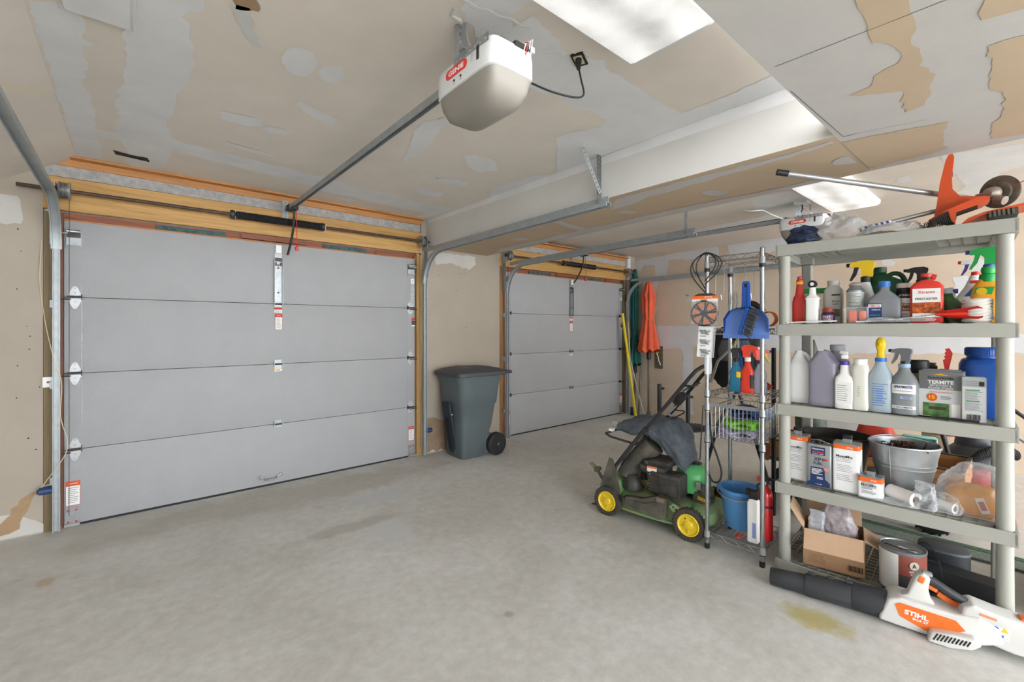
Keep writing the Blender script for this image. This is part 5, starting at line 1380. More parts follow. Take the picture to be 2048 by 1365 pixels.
b = MB().loft([(.01, .0312, .0312, 2, 0, 0), (.045, .0312, .0312, 2, 0, 0)], mat('label_violet', '#6d4f86', .6), 16, arc=FRONT); b.text('FAST', .035, .01, WHITEP, T(0, -.032, .035), bend=.032).text('WORMS', .036, .008, YELLOW, T(0, -.032, .022), bend=.032); b.build('label', r)
r = sthing('aerosol_can', 'grey aerosol can with a white printed label, in front of the yellow trigger bottle', 'aerosol can', .354, .12, 'A')
MB().lathe([(0, .037), (.003, .039), (.17, .039), (.176, .041), (.18, .037), (.196, .026), (.2, .02)], GALVL, 30).build('can', r); MB().lathe([(.2, .025), (.204, .03), (.212, .028), (.22, .014)], mat('cap_grey', '#a79f9c', .4), 20).build('cap', r)
b = MB().loft([(.03, .0395, .0395, 2, 0, 0), (.168, .0395, .0395, 2, 0, 0)], mat('grey_label', '#c4c8c6', .6), 24, arc=(-170, -10)); b.lines(-.028, .03, .07, .16, 12, .0025, mat('green_print', '#5f6f68', .7), y=-.0402, bend=.04); b.build('label', r)
r = sthing('earplug_jar', 'clear plastic pack of orange foam blocks at the front of the upper shelf', 'plastic pack', .366, .045, 'A')
b = MB(); b.box((-.012, 0, .035), (.036, .028, .062), mat('foam_orange', '#ee7f64', .8), bev=.006).box((.028, .0, .04), (.028, .028, .05), mat('foam_orange', '#ee7f64'), bev=.006).build('foam_block', r)
L(box_prof(.085, .053, .024, 6, .004), CLEAR, 'pack', r)
r = sthing('spray_bottle', 'white spray bottle with a yellow and black trigger, behind the aerosol can', 'spray bottle', .385, .215, 'A')
L([(0, .042, .034, 4, 0, 0), (.006, .045, .036, 4, 0, 0), (.13, .045, .036, 4, 0, 0), (.2, .026, .026, 3, 0, 0), (.235, .018, .018, 2, 0, 0)], WHITE, 'bottle', r)
b = MB(); b.loft([(.04, .0455, .0365, 4, 0, 0), (.09, .0455, .0365, 4, 0, 0)], BLUE, 16, arc=(-150, -30)).build('label', r)
trigger(YELLOW, BLACK, BLACK, T(0, 0, .255) @ RZ(180), 1.35, parent=r)
DG = mat('dark_green_plastic', '#1f4a33', .35)
r = sthing('oil_jug', 'large dark green jug with a side handle behind the grey oil bottle', 'jug', .465, .33, 'A')
L([(0, .085, .05, 5, 0, 0), (.006, .09, .055, 5, 0, 0), (.19, .09, .055, 5, 0, 0), (.235, .075, .05, 4, -.012, 0), (.27, .032, .032, 3, -.03, 0), (.285, .026, .026, 2, -.03, 0)], DG, 'jug', r); MB().lathe([(.283, .03), (.31, .03), (.313, .026)], DG, 24, T(-.03, 0, 0)).build('cap', r)
b = MB(); b.tube(SP([(-.0, 0, .262), (.03, 0, .275), (.06, 0, .262), (.078, 0, .22), (.08, 0, .17)]), .012, DG, 10).build('handle', r); MB().quad([(-.07, -.0565, .05), (.07, -.0565, .05), (.07, -.0565, .16), (-.07, -.0565, .16)], mat('cream_label', '#cfcbb8', .6)).build('label', r)
GP = mat('oil_grey', '#7d8086', .4)
r = sthing('oil_bottle', 'grey square-shouldered oil bottle with a bright blue cap and dark blue label', 'bottle', .478, .09, 'A')
L([(0, .062, .034, 6, 0, 0), (.006, .067, .037, 6, 0, 0), (.115, .067, .037, 6, 0, 0), (.125, .064, .035, 5, 0, 0), (.165, .022, .022, 3, 0, 0), (.19, .02, .02, 2, 0, 0)], GP, 'bottle', r); MB().lathe([(.185, .024), (.212, .024), (.215, .021)], BLUE, 24).build('cap', r)
b = MB(); b.box((-.035, -.0378, .065), (.056, .001, .07), mat('label_navy', '#1e3564', .5)); b.box((-.035, -.0385, .088), (.052, .001, .016), WHITEP); b.text('AMSOIL', .046, .011, REDINK, T(-.035, -.0395, .088)); b.text('PREMIUM', .034, .006, WHITEP, T(-.03, -.0395, .068)); b.text('2-CYCLE OIL', .044, .008, mat('cyan_print', '#3fb0e0', .6), T(-.035, -.0395, .04)); b.build('label', r)
r = sthing('powder_jar', 'white jar with a cream lid between the oil bottle and the fire starter', 'jar', .556, .14, 'A')
MB().lathe([(0, .035), (.003, .039), (.15, .039), (.155, .037)], WHITE, 30).build('jar', r); MB().lathe([(.155, .038), (.158, .040), (.175, .040), (.178, .038)], BLACK, 30).lathe([(.178, .036), (.2, .036), (.202, .033)], mat('cream_cap', '#cfc6bb', .5), 30).build('lid', r)
b = MB().loft([(.125, .0395, .0395, 2, 0, 0), (.155, .0395, .0395, 2, 0, 0)], BLACK, 20, arc=(-170, -10)).loft([(.06, .0395, .0395, 2, 0, 0), (.10, .0395, .0395, 2, 0, 0)], mat('flame_label', '#a3602f', .6, var=.5, scale=70), 20, arc=(-170, -10)); b.text('BONIDE', .05, .01, WHITEP, T(0, -.0402, .14), bend=.04).text('Stump', .055, .016, WHITEP, T(0, -.0402, .092), bend=.04).text('Out', .04, .014, WHITEP, T(0, -.0402, .072), bend=.04).lines(-.025, .025, .015, .05, 5, .002, GREYINK, y=-.0402, bend=.04); b.build('label', r)
r = sthing('spray_bottle', 'black-triggered spray bottle with lime collar behind the red fire starter', 'spray bottle', .603, .28, 'A')
L([(0, .036, .03, 4, 0, 0), (.14, .038, .032, 4, 0, 0), (.19, .02, .02, 3, 0, 0), (.205, .016, .016, 2, 0, 0)], BLACK, 'bottle', r); MB().lathe([(.2, .018), (.215, .018)], mat('lime', '#6fd03a', .4), 20).build('collar', r); trigger(BLACK, BLACK, BLACK, T(0, 0, .225) @ RZ(180), 1.05, parent=r)
FS = mat('starter_red', '#d63a2e', .35)
r = sthing('fire_starter_bottle', 'red flat bottle of fire starter with a white and flame label', 'bottle', .638, .075, 'A')
L([(0, .056, .028, 5, 0, 0), (.006, .06, .031, 5, 0, 0), (.175, .06, .031, 5, 0, 0), (.195, .045, .026, 3.5, 0, 0), (.205, .024, .02, 2.4, 0, 0), (.212, .019, .019, 2, 0, 0)], FS, 'bottle', r)
MB().lathe([(.208, .021), (.222, .021)], BLACK, 22).build('collar', r); b = MB(); b.lathe([(.222, .022), (.238, .022), (.24, .018)], FS, 22).cyl((.02, 0, .222), (.034, 0, .218), .013, FS, n=14); b.build('cap', r)
b = MB(); b.quad([(-.05, -.0322, .025), (.05, -.0322, .025), (.05, -.0322, .165), (-.05, -.0322, .165)], WHITEP); b.quad([(-.05, -.0328, .045), (.05, -.0328, .045), (.05, -.0328, .098), (-.05, -.0328, .098)], mat('flames', '#e0702a', .6, scale=55, color2='#5a2114')); b.text('Xtreme', .06, .014, REDINK, T(0, -.0332, .148)).text('FIRESTARTER', .08, .011, INK, T(0, -.0332, .115)).text('32 FL OZ', .04, .006, GREYINK, T(0, -.0332, .034)); b.build('label', r)
r = sthing('foil_bag', 'crumpled silver bag with a purple screw cap, right of the fire starter', 'bag', .705, .2, 'A')
MB().loft([(0, .03, .02, 3, 0, 0), (.06, .036, .03, 3, 0, 0), (.14, .03, .02, 3, 0, 0), (.17, .022, .008, 3, 0, 0)], mat('foil', '#b9bec8', .3, .5), 24).build('pouch', r, 60, noiz=(.006, 40)); MB().cyl((.022, 0, .155), (.04, 0, .155), .011, PURPLE, n=14).build('cap', r)
tag((lambda o: (setattr(o, 'location', sh(.745, .15, LEV['A'] + .001)), setattr(o, 'rotation_euler', (0, RAD(0), RAD(RZS + 10))), o)[2])(MB().loft([(0, .055, .03, 3, 0, 0), (.03, .06, .032, 3, .0, 0), (.08, .045, .028, 3, -.02, 0), (.12, .02, .014, 3, -.035, 0), (.14, .016, .003, 3, -.04, 0)], mat('green_foil', '#2c5f2f', .3, var=.7, scale=35, color2='#15180f'), 30).build('seed_bag', smooth=60, noiz=(.008, 35))), 'glossy green and black bag slumped beside the fire starter', 'bag')
# foam arrow: white shaft, red fins
r = sthing('foam_arrow', 'long white stick with red fins lying along the front of the upper shelf', 'arrow', .45, .03, 'A')
b = MB(); b.tube([(-.08, -.01, .006), (.1, -.005, .018), (.235, 0, .034)], .004, WHITE, 8); b.build('shaft', r)
b = MB()
for a in range(4): b.add([(.23, 0, 0), (.25, 0, .02), (.36, 0, .042), (.375, 0, .03), (.375, 0, 0)], [(0, 1, 2, 3, 4), (4, 3, 2, 1, 0)], RED, T(0, 0, .04) @ RX(90 * a + 38))
b.tube([(.22, 0, .037), (.3, 0, .04), (.37, 0, .04)], [.007, .012, .010], RED, 10); b.build('fins', r)
b = MB(); b.cyl((0, 0, 0), (.235, 0, .008), .004, WHITE, n=8); b.tube([(.0, 0, 0), (-.008, 0, 0)], .007, STEELD, 8); o = b.build('white_rod'); o.location = sh(.055, .016, LEV['A'] + .006); o.rotation_euler = (0, 0, RAD(RZS)); tag(o, 'thin white rod lying at the left front edge of the upper shelf', 'rod')
for k, (u, w_, l_) in enumerate(((.47, .035, .13), (.6, .034, .15))):
    b = MB(); pts = [(-l_ / 2, 0), (-l_ * .35, .018), (0, .024), (l_ * .4, .02), (l_ / 2, .01), (l_ * .45, .0), (-l_ * .4, -.0)]; b.ext(pts, .012, CLEAR2, y0=-.006); b.lines(-l_ * .3, l_ * .3, .002, .018, 3, .002, GREYINK, y=-.0065)
    o = b.build('plastic_wrapper', noiz=(.003, 40)); o.location = sh(u, w_ - .018, LEV['A'] + .006); o.rotation_euler = (0, 0, RAD(RZS)); tag(o, ('crinkled clear wrapper in front of the grey oil bottle', 'crinkled clear wrapper in front of the red fire starter')[k], 'wrapper')
r = sthing('spray_bottle', 'white spray bottle with a blue and red label and purple trigger at the shelf back', 'spray bottle', .785, .29, 'A')
L([(0, .05, .034, 4, 0, 0), (.12, .052, .036, 4, 0, 0), (.18, .03, .026, 3, .012, 0), (.235, .018, .018, 2, .02, 0)], WHITE, 'bottle', r)
b = MB(); b.quad([(-.045, -.037, .03), (.01, -.037, .03), (.01, -.037, .10), (-.045, -.037, .10)], REDINK); b.text('Insect', .04, .018, WHITEP, T(-.018, -.0375, .08)); b.quad([(-.02, -.037, .13), (.045, -.037, .13), (.04, -.037, .19), (.01, -.034, .175)], mat('label_blue', '#2c57a8', .6)); b.box((.02, -.036, .2), (.04, .002, .015), REDINK); b.build('label', r); trigger(WHITE, PURPLE, RED, T(.02, 0, .25) @ RZ(180), 1.0, parent=r)
ORB = mat('orange_liquid', '#eda62b', .3)
r = sthing('spray_bottle', 'orange cleaner bottle with a big green trigger sprayer beside the right post', 'spray bottle', .835, .17, 'A')
L([(0, .045, .03, 5, 0, 0), (.006, .05, .033, 5, 0, 0), (.12, .05, .033, 5, 0, 0), (.17, .045, .03, 4, .005, 0), (.22, .02, .02, 3, .01, 0)], ORB, 'bottle', r)
b = MB(); b.quad([(-.04, -.0335, .135), (.02, -.0335, .13), (.03, -.0335, .165), (-.03, -.0335, .165)], GREEN); b.cyl((-.012, -.033, .145), (-.012, -.035, .145), .018, YELLOW, n=16); b.text('OXI', .03, .014, BLUE, T(.02, -.034, .02)); b.build('label', r)
b = MB(); b.lathe([(.19, .03), (.21, .032), (.225, .03), (.23, .022), (.245, .026), (.26, .022)], GREEN, 20, T(.01, 0, 0)).build('collar', r); trigger(GREEN, GREEN, PURPLE, T(.012, 0, .27) @ RZ(180), 1.25, parent=r)
b = MB(); b.lathe([(0, .04), (.006, .046), (.1, .046), (.108, .04)], mat('cotton_white', '#d9d5cf', .9), 30)
for k in range(9): b.tube([(.0465 * math.cos(t), .0465 * math.sin(t), .012 + .011 * k + .003 * math.sin(3 * t + k)) for t in [2 * PI * j / 24 for j in range(24)]], .0058, mat('cotton_white', '#d9d5cf'), 6, closed=True)
o = b.build('twine_roll'); o.location = sh(.808, .062, LEV['A'] + .001); tag(o, 'fat roll of white rope standing by the red fins', 'roll')

# ---- second shelf
r = sthing('handled_jug', 'opaque white jug with a moulded handle, leftmost on the second shelf', 'jug', .098, .135, 'B')
JW = mat('jug_white', '#e6e8e8', .4)
L([(0, .055, .045, 6, 0, 0), (.006, .06, .05, 6, 0, 0), (.05, .062, .052, 6, 0, 0), (.055, .058, .049, 6, 0, 0), (.2, .058, .049, 6, 0, 0), (.215, .056, .047, 5, 0, 0), (.27, .026, .026, 3, -.01, 0), (.285, .02, .02, 2, -.01, 0), (.297, .018, .018, 2, -.01, 0)], JW, 'jug', r)
MB().tube(SP([(.0, 0, .285), (.02, 0, .28), (.04, 0, .25), (.052, 0, .21)]), .011, JW, 10).build('handle', r); MB().quad([(.0585, -.03, .06), (.0585, .03, .06), (.0585, .03, .18), (.0585, -.03, .18)], mat('dark_label', '#2f3347', .6)).build('label', r)
r = sthing('handled_jug', 'smoky purple-grey translucent jug beside the white one', 'jug', .216, .095, 'B')
JP = mat('jug_smoky', '#8d8a9a', .3, var=.08, scale=7)
L([(0, .06, .048, 6, 0, 0), (.006, .066, .052, 6, 0, 0), (.04, .066, .052, 6, 0, 0), (.045, .064, .05, 6, 0, 0), (.22, .064, .05, 6, 0, 0), (.235, .068, .053, 5, 0, 0), (.285, .03, .03, 3, -.006, 0), (.3, .028, .028, 2, -.006, 0)], JP, 'jug', r)
MB().tube(SP([(-.0, 0, .30), (.03, 0, .285), (.05, 0, .25), (.058, 0, .21)]), .012, JP, 10).build('handle', r); MB().quad([(.0655, -.03, .05), (.0655, .035, .05), (.0655, .035, .2), (.0655, -.03, .2)], mat('pink_label', '#b7a9ab', .6)).build('label', r)
r = sthing('handled_jug', 'tall translucent jug with a grey screw cap, behind the smoky jug', 'jug', .255, .24, 'B')
L([(0, .06, .045, 5, 0, 0), (.23, .06, .045, 5, 0, 0), (.28, .035, .035, 3, 0, 0), (.3, .03, .03, 2, 0, 0)], JP, 'jug', r); MB().lathe([(.3, .036), (.33, .036), (.333, .032)], mat('cap_light', '#aeb0b6', .5), 24).build('cap', r)
r = sthing('spray_bottle', 'white bottle with a purple collar and small white flip nozzle on the second shelf', 'spray bottle', .317, .06, 'B')
L([(0, .038, .03, 5, 0, 0), (.005, .042, .033, 5, 0, 0), (.15, .042, .033, 5, 0, 0), (.165, .04, .03, 4, 0, 0), (.185, .022, .02, 3, 0, 0), (.235, .018, .018, 2, 0, 0)], WHITE, 'bottle', r); MB().lathe([(.232, .02), (.252, .02)], PURPLE, 20).build('collar', r)
b = MB(); b.box((0, 0, .275), (.03, .026, .022), WHITE, bev=.004).box((-.004, 0, .297), (.036, .022, .02), mat('nozzle_grey', '#c9c8c6', .4), R=RY(12), bev=.004).build('nozzle', r)
b = MB(); b.quad([(-.034, -.0338, .03), (.034, -.0338, .03), (.034, -.0338, .14), (-.034, -.0338, .14)], WHITEP); b.lines(-.03, .03, .04, .13, 8, .0025, GREYINK, y=-.0345); b.build('label', r)
r = sthing('powder_bottle', 'plain white fluted bottle with a white cap and green print', 'bottle', .383, .06, 'B')
L([(0, .034, .03, 4, 0, 0), (.02, .038, .033, 4, 0, 0), (.05, .036, .031, 4, 0, 0), (.19, .034, .03, 4, 0, 0), (.21, .037, .032, 4, 0, 0), (.235, .034, .029, 3, 0, 0), (.24, .029, .029, 2, 0, 0)], mat('ivory_bottle', '#d8d6cd', .4), 'bottle', r); MB().lathe([(.238, .03), (.266, .03), (.268, .027)], WHITE, 24).build('cap', r)
b = MB(); 
for k in range(4): b.lines(-.008 + .0, .0 + .006, .07 + .0 * k, .13, 6, .002, mat('green_label_print', '#5fa86a', .7), y=-.0345)
b.build('label', r)
CB = mat('frosted_bottle', '#aebfca', .2, alpha=.85)
r = sthing('spray_bottle', 'frosted spray bottle with a yellow head and blue collar on the second shelf', 'spray bottle', .464, .085, 'B')
L([(0, .052, .045, 3, 0, 0), (.006, .057, .049, 3, 0, 0), (.16, .057, .049, 3, 0, 0), (.19, .048, .042, 2.6, 0, 0), (.235, .026, .026, 2, 0, 0), (.26, .02, .02, 2, 0, 0)], CB, 'bottle', r); MB().lathe([(.256, .024), (.275, .024)], BLUE, 20).build('collar', r)
b = MB(); b.loft([(.275, .017, .015, 3, 0, 0), (.31, .015, .014, 3, 0, 0), (.33, .02, .018, 3, 0, 0), (.35, .022, .02, 3, .0, -.004), (.372, .016, .016, 3, 0, -.006), (.38, .008, .01, 3, 0, -.006)], YELLOW, 22).box((0, -.03, .345), (.012, .03, .02), YELLOW, bev=.003).build('trigger_sprayer', r)
b = MB(); TL_ = mat('blue_print', '#4a6ea8', .6)
for z in (.03, .065, .10, .135, .155): b.box((-.04, -.036, z), (.012, .001, .003), TL_)
b.quad([(-.012, -.0495, .05), (.012, -.0495, .05), (.012, -.0495, .12), (-.012, -.0495, .12)], mat('blue_soft', '#7f9fd0', .6)); b.lines(-.03, .035, .03, .15, 10, .003, TL_, y=-.0502); b.build('label', r)
SG = mat('spray_grey', '#7f8588', .35)
r = sthing('spray_bottle', 'grey spray bottle with a dark trigger and blue lettering, left of the termite box', 'spray bottle', .556, .08, 'B')
L([(0, .052, .045, 3, 0, 0), (.006, .056, .049, 3, 0, 0), (.02, .054, .047, 3, 0, 0), (.15, .056, .049, 3, 0, 0), (.18, .047, .041, 2.6, 0, 0), (.21, .026, .026, 2, 0, 0), (.235, .02, .02, 2, 0, 0)], SG, 'bottle', r); MB().lathe([(.232, .024), (.25, .024)], mat('collar_blue', '#8fa6c0', .4), 20).build('collar', r); trigger(mat('trigger_grey', '#6b7076', .4), mat('trigger_grey', '#6b7076'), STEELD, T(0, 0, .262) @ RZ(170), 1.0, parent=r)
b = MB(); NV = mat('navy_print', '#22356e', .6)
b.loft([(.105, .0565, .0495, 3, 0, 0), (.15, .0565, .0495, 3, 0, 0)], WHITEP, 16, arc=(-135, -45)); b.text('SPRAYMASTER', .07, .014, NV, T(.0, -.0515, .138), .03).text('Chemically Resistant', .07, .006, NV, T(0, -.0515, .118)); b.loft([(.03, .0565, .0495, 3, 0, 0), (.045, .0565, .0495, 3, 0, 0)], WHITEP, 16, arc=(-135, -45)).text('5 YEAR GUARANTEE', .068, .008, NV, T(0, -.0515, .0375), .02).box((.01, -.0505, .085), (.045, .001, .012), mat('lilac_band', '#a8b0cc', .6)).text('SPRAYER', .03, .006, NV, T(.01, -.0515, .085)); b.build('label', r)
r = sthing('aerosol_can', 'black-capped aerosol can with yellow and green bands behind the grey spray bottle', 'aerosol can', .605, .19, 'B')
MB().lathe([(0, .035), (.003, .037), (.20, .037), (.205, .034)], mat('can_tan', '#b39a74', .4), 26).build('can', r); MB().lathe([(.2, .038), (.262, .038), (.266, .034)], BLACK, 26).build('cap', r)
b = MB().loft([(.12, .0375, .0375, 2, 0, 0), (.15, .0375, .0375, 2, 0, 0)], YELLOW, 14, arc=(-170, -10)).loft([(.07, .0375, .0375, 2, 0, 0), (.115, .0375, .0375, 2, 0, 0)], BLACK, 14, arc=(-170, -10)).loft([(.04, .0375, .0375, 2, 0, 0), (.068, .0375, .0375, 2, 0, 0)], mat('lime_band', '#8fbf3a', .5), 14, arc=(-170, -10)); b.text('Spectracide', .06, .012, INK, T(0, -.0382, .17), bend=.038).text('CARPENTER', .055, .01, WHITEP, T(0, -.0382, .1), bend=.038).text('YELLOWJACKET', .055, .008, WHITEP, T(0, -.0382, .085), bend=.038); b.build('label', r)
BG = mat('box_grey', '#6f7173', .5); BGL = mat('box_pale', '#c3c5c4', .6)
r = sthing('termite_stakes_box', 'grey and white printed carton of termite stakes with an orange number badge', 'box', .69, .105, 'B', -4)
b = MB(); b.box((0, 0, .112), (.155, .085, .222), BG, bev=.002); b.box((0, .0, .226), (.13, .07, .004), mat('box_tape', '#8c8e8d', .4)); b.box((.01, -.01, .23), (.03, .02, .006), BG); b.build('carton', r)
b = MB(); y = -.0435; b.quad([(-.077, y, .004), (.077, y, .004), (.077, y, .135), (-.077, y, .135)], BGL); b.text('Spectracide', .09, .016, INK, T(0, y - .001, .19), .01); b.ext([(-.03, .203), (0, .212), (.03, .203)], -.001, mat('sun_orange', '#e2a03a', .6), y0=y)
b.text('TERMITE', .09, .017, WHITEP, T(0, y - .001, .17), .03).text('DETECTION &', .075, .009, WHITEP, T(0, y - .001, .154)).text('KILLING STAKES', .085, .009, WHITEP, T(0, y - .001, .142))
b.text('LEADING DIY SOLUTION', .08, .005, REDINK, T(0, y - .001, .122)); b.cyl((-.03, y, .097), (-.03, y - .0015, .097), .019, mat('badge_orange', '#d65a1c', .5), n=24, M=None); b.text('15', .02, .016, YELLOW, T(-.03, y - .0025, .097), .03); b.lines(.0, .04, .088, .106, 3, .003, GREYINK, y=y - .001)
b.quad([(-.062, y - .001, .006), (.03, y - .001, .006), (.03, y - .001, .07), (-.062, y - .001, .07)], mat('photo_leaf', '#5f8a48', .7, scale=40, color2='#3c5a33')); b.box((-.012, y - .002, .045), (.06, .001, .014), STEELD, T(0, 0, 0)); b.box((.052, y - .001, .04), (.03, .001, .06), WHITEP); b.build('label', r)
r = sthing('foil_topped_carton', 'narrow white carton with a silver top, right of the termite box', 'box', .795, .07, 'B', 6)
b = MB(); b.box((0, 0, .102), (.078, .06, .204), BGL, bev=.002); b.build('carton', r)
b = MB(); y = -.031; b.quad([(-.038, y, .16), (.038, y, .16), (.038, y, .203), (-.038, y, .203)], GALVL); b.box((.024, y - .001, .175), (.016, .002, .02), DK); b.lines(-.03, .03, .165, .16 + .03, 3, .002, GREYINK, y=y - .001)
G2 = mat('green_rule', '#4f8a63', .6)
for z in (.145, .095): b.box((-.005, y - .0005, z), (.045, .001, .006), G2)
b.lines(-.03, .028, .1, .14, 8, .0018, GREYINK, y=y - .001).lines(-.03, .028, .05, .09, 8, .0018, GREYINK, y=y - .001)
for k in range(9): b.box((-.022 + .005 * k, y - .0005, .022), (.0016 + .0008 * (k % 3), .001, .024), INK)
b.build('label', r)
JB = mat('jar_blue', '#1f4f9c', .3)
r = sthing('storage_jar', 'large royal blue jar with a ribbed screw lid beside the right post', 'jar', .835, .27, 'B')
L([(0, .085, .085, 3.4, 0, 0), (.008, .09, .09, 3.4, 0, 0), (.25, .09, .09, 3.4, 0, 0), (.275, .08, .08, 3, 0, 0), (.285, .062, .062, 2, 0, 0), (.3, .06, .06, 2, 0, 0)], JB, 'jar', r, 40)
b = MB(); b.lathe([(.293, .066), (.297, .068), (.33, .068), (.335, .064)], JB, 48)
for k in range(48): b.box((.0685, 0, .313), (.003, .003, .03), JB, RZ(7.5 * k))
b.build('lid', r)
o = MB().cyl((-.075, 0, 0), (.075, 0, 0), .005, BLACK, n=10).cyl((-.08, 0, 0), (-.07, 0, 0), .007, STEELD, n=10).build('marker'); o.location = sh(.74, .02, LEV['B'] + .0075); o.rotation_euler = (0, 0, RAD(RZS)); tag(o, 'black stick lying on the front edge in front of the termite box', 'stick')
b = MB(); b.ext([(-.02, 0), (-.012, .0), (.02, .10), (.012, .128), (-.005, .125), (-.002, .112), (-.010, .105), (-.006, .095), (-.014, .088), (-.010, .078), (-.02, .07)], .012, RED); b.box((-.004, .006, -.1), (.02, .02, .2), BLACK); o = b.build('saw_handle'); o.location = sh(.72, .22, LEV['B'] + .202); o.rotation_euler = (0, RAD(-8), RAD(RZS)); tag(o, 'red notched handle sticking up behind the termite box', 'handle')
b = MB(); b.lathe([(0, .03), (.2, .03), (.21, .02), (.235, .02)], BLACK, 16).box((0, 0, .24), (.05, .025, .02), STEELD); o = b.build('pump_bottle'); o.location = sh(.65, .27, LEV['B'] + .001); tag(o, 'small black pump top showing behind the termite box', 'bottle')

# ---- third shelf: fuel cans, pail, rolls, bags
SLV = mat('tin_silver', '#a9adb0', .3, .6, var=.1, scale=12)


def fuel_can(u, w, hx, hy, h, label, rz=0, small=False, group=None):
    r = sthing('fuel_can', label, 'can', u, w, 'C', rz)
    b = MB(); b.loft([(0, hx, hy, 10, 0, 0), (.004, hx + .002, hy + .002, 10, 0, 0), (.008, hx, hy, 10, 0, 0), (h - .006, hx, hy, 10, 0, 0), (h - .003, hx + .002, hy + .002, 10, 0, 0), (h, hx, hy, 10, 0, 0)], SLV, 44); b.build('can', r)
    b = MB(); e = .0012; b.loft([(.01, hx + e, hy + e, 10, 0, 0), (h - .03, hx + e, hy + e, 10, 0, 0)], mat('label_white', '#ebecee', .5), 44, cap=(False, False)).loft([(h - .03, hx + e, hy + e, 10, 0, 0), (h - .008, hx + e, hy + e, 10, 0, 0)], ORANGE, 44, cap=(False, False))
    y = -hy - e - .001; b.text('MotoMix', hx * 1.25, None, INK, T(-hx * .1, y, h - (.068 if not small else .045)), .01); b.text('STIHL', hx * .5, None, WHITEP, T(hx * .3, y - .0005, h - .019), .03)
    for z0, z1, n in ((.62, .75, 4), (.42, .58, 5), (.24, .38, 4)): b.lines(-hx * .7, hx * .55, h * z0, h * z1, n, .002, GREYINK, y=y)
    b.lines(-hy * .6, hy * .6, h * .3, h * .7, 8, .002, GREYINK, M=T(hx + e + .001, 0, 0) @ RZ(90)); b.build('label', r)
    q = .022 if not small else .018
    b = MB(); b.lathe([(h, q), (h + .02, q), (h + .022, q * .9)], CHROME, 20).box((0, 0, h + .03), (q * 1.9, q * 1.6, .02), BLACK, bev=.004).box((0, -q, h + .008), (q * 1.6, .003, .028), CHROME); b.build('spout_cap', r)
    return r


fuel_can(.086, .128, .055, .044, .262, 'tall white and orange fuel can, leftmost on the third shelf')
fuel_can(.324, .09, .058, .046, .262, 'tall white and orange fuel can right of the blue one')
fuel_can(.428, .058, .05, .036, .118, 'small white and orange fuel can standing before the metal pail', small=True)
r = sthing('fuel_can', 'silver and navy fuel can with a wire handle between two white ones', 'can', .204, .088, 'C')
hx, hy, h = .056, .042, .235
b = MB(); b.loft([(0, hx, hy, 10, 0, 0), (.004, hx + .002, hy + .002, 10, 0, 0), (h - .003, hx + .002, hy + .002, 10, 0, 0), (h, hx, hy, 10, 0, 0)], SLV, 44); b.build('can', r)
b = MB(); y = -hy - .003; HN = mat('husq_navy', '#1f3566', .5)
b.quad([(-.038, y, .178), (.028, y, .178), (.028, y, .222), (-.038, y, .222)], HN).text('Husqvarna', .056, .012, WHITEP, T(-.005, y - .001, .21), .02)
for k in range(5): b.cyl((-.027 + .011 * k, y, .194), (-.027 + .011 * k, y - .001, .194), .0048, REDINK, n=12)
b.text('SINCE 1689', .05, .005, WHITEP, T(-.005, y - .001, .184)); b.text('XP+', .05, .02, mat('grey_dark_print', '#3b4656', .6), T(0, y - .001, .155), .03).text('FUEL', .042, .014, INK, T(-.004, y - .001, .132), .02); b.ext([(.02, .165), (.045, .155), (.02, .148)], -.001, REDINK, y0=y)
b.quad([(-.054, y, .006), (.05, y, .006), (.05, y, .03), (.028, y, .05), (.026, y, .11), (-.038, y, .11), (-.042, y, .03), (-.054, y, .024)], HN); b.lines(-.034, .02, .07, .104, 5, .0035, WHITEP, y=y - .001).lines(-.01, .02, .045, .06, 2, .003, WHITEP, y=y - .001, jag=.1).text('1 US QT', .03, .006, WHITEP, T(.0, y - .001, .018))
b.ext([(.02, .105), (.034, .119), (.048, .105), (.034, .091)], -.001, mat('hazard_pink', '#e08a80', .6), y0=y - .001); b.build('label', r)
b = MB(); b.tube([(-.045, 0, h), (-.042, -.01, h + .018), (0, -.018, h + .022), (.045, -.005, h + .004)], .003, CHROME, 6); b.build('handle', r); MB().lathe([(h, .02), (h + .018, .02)], BLACK, 18, T(-.01, .01, 0)).build('cap', r)
r = sthing('plant_pot', 'wide dark brown pot behind the blue fuel can', 'pot', .23, .36, 'C')
MB().lathe([(0, .11), (.005, .12), (.22, .165), (.245, .175), (.25, .175), (.25, .165), (.22, .155), (.02, .11)], mat('pot_dark', '#433f3b', .7, var=.2, scale=20), 40).build('pot', r)
GZ = mat('pail_zinc', '#b9bfc2', .36, .6, var=.14, scale=9)
r = sthing('pail', 'galvanised metal pail full of brown roots at the middle of the third shelf', 'pail', .538, .27, 'C')
b = MB(); r.scale = (.83, .83, .90); pr = [(0, .115), (.008, .118), (.012, .116), (.12, .142), (.16, .151), (.165, .155), (.17, .152), (.182, .155), (.187, .159), (.192, .156), (.285, .176), (.292, .181), (.298, .18), (.298, .172), (.27, .168), (.02, .112)]; b.lathe(pr, GZ, 64); b.tube([(-.05, -.128, .06), (-.053, -.155, .2), (-.055, -.168, .28)], .003, GZ, 6); b.build('pail_body', r)
b = MB(); b.lathe([(.235, .0), (.24, .08), (.236, .155)], mat('soil', '#3a2c24', 1, var=.4, scale=40), 30, cap=(False, False)); b.build('soil', r)
b = MB(); rnd = random.Random(4); RT = mat('roots', '#5d4030', .9, var=.4, scale=40)
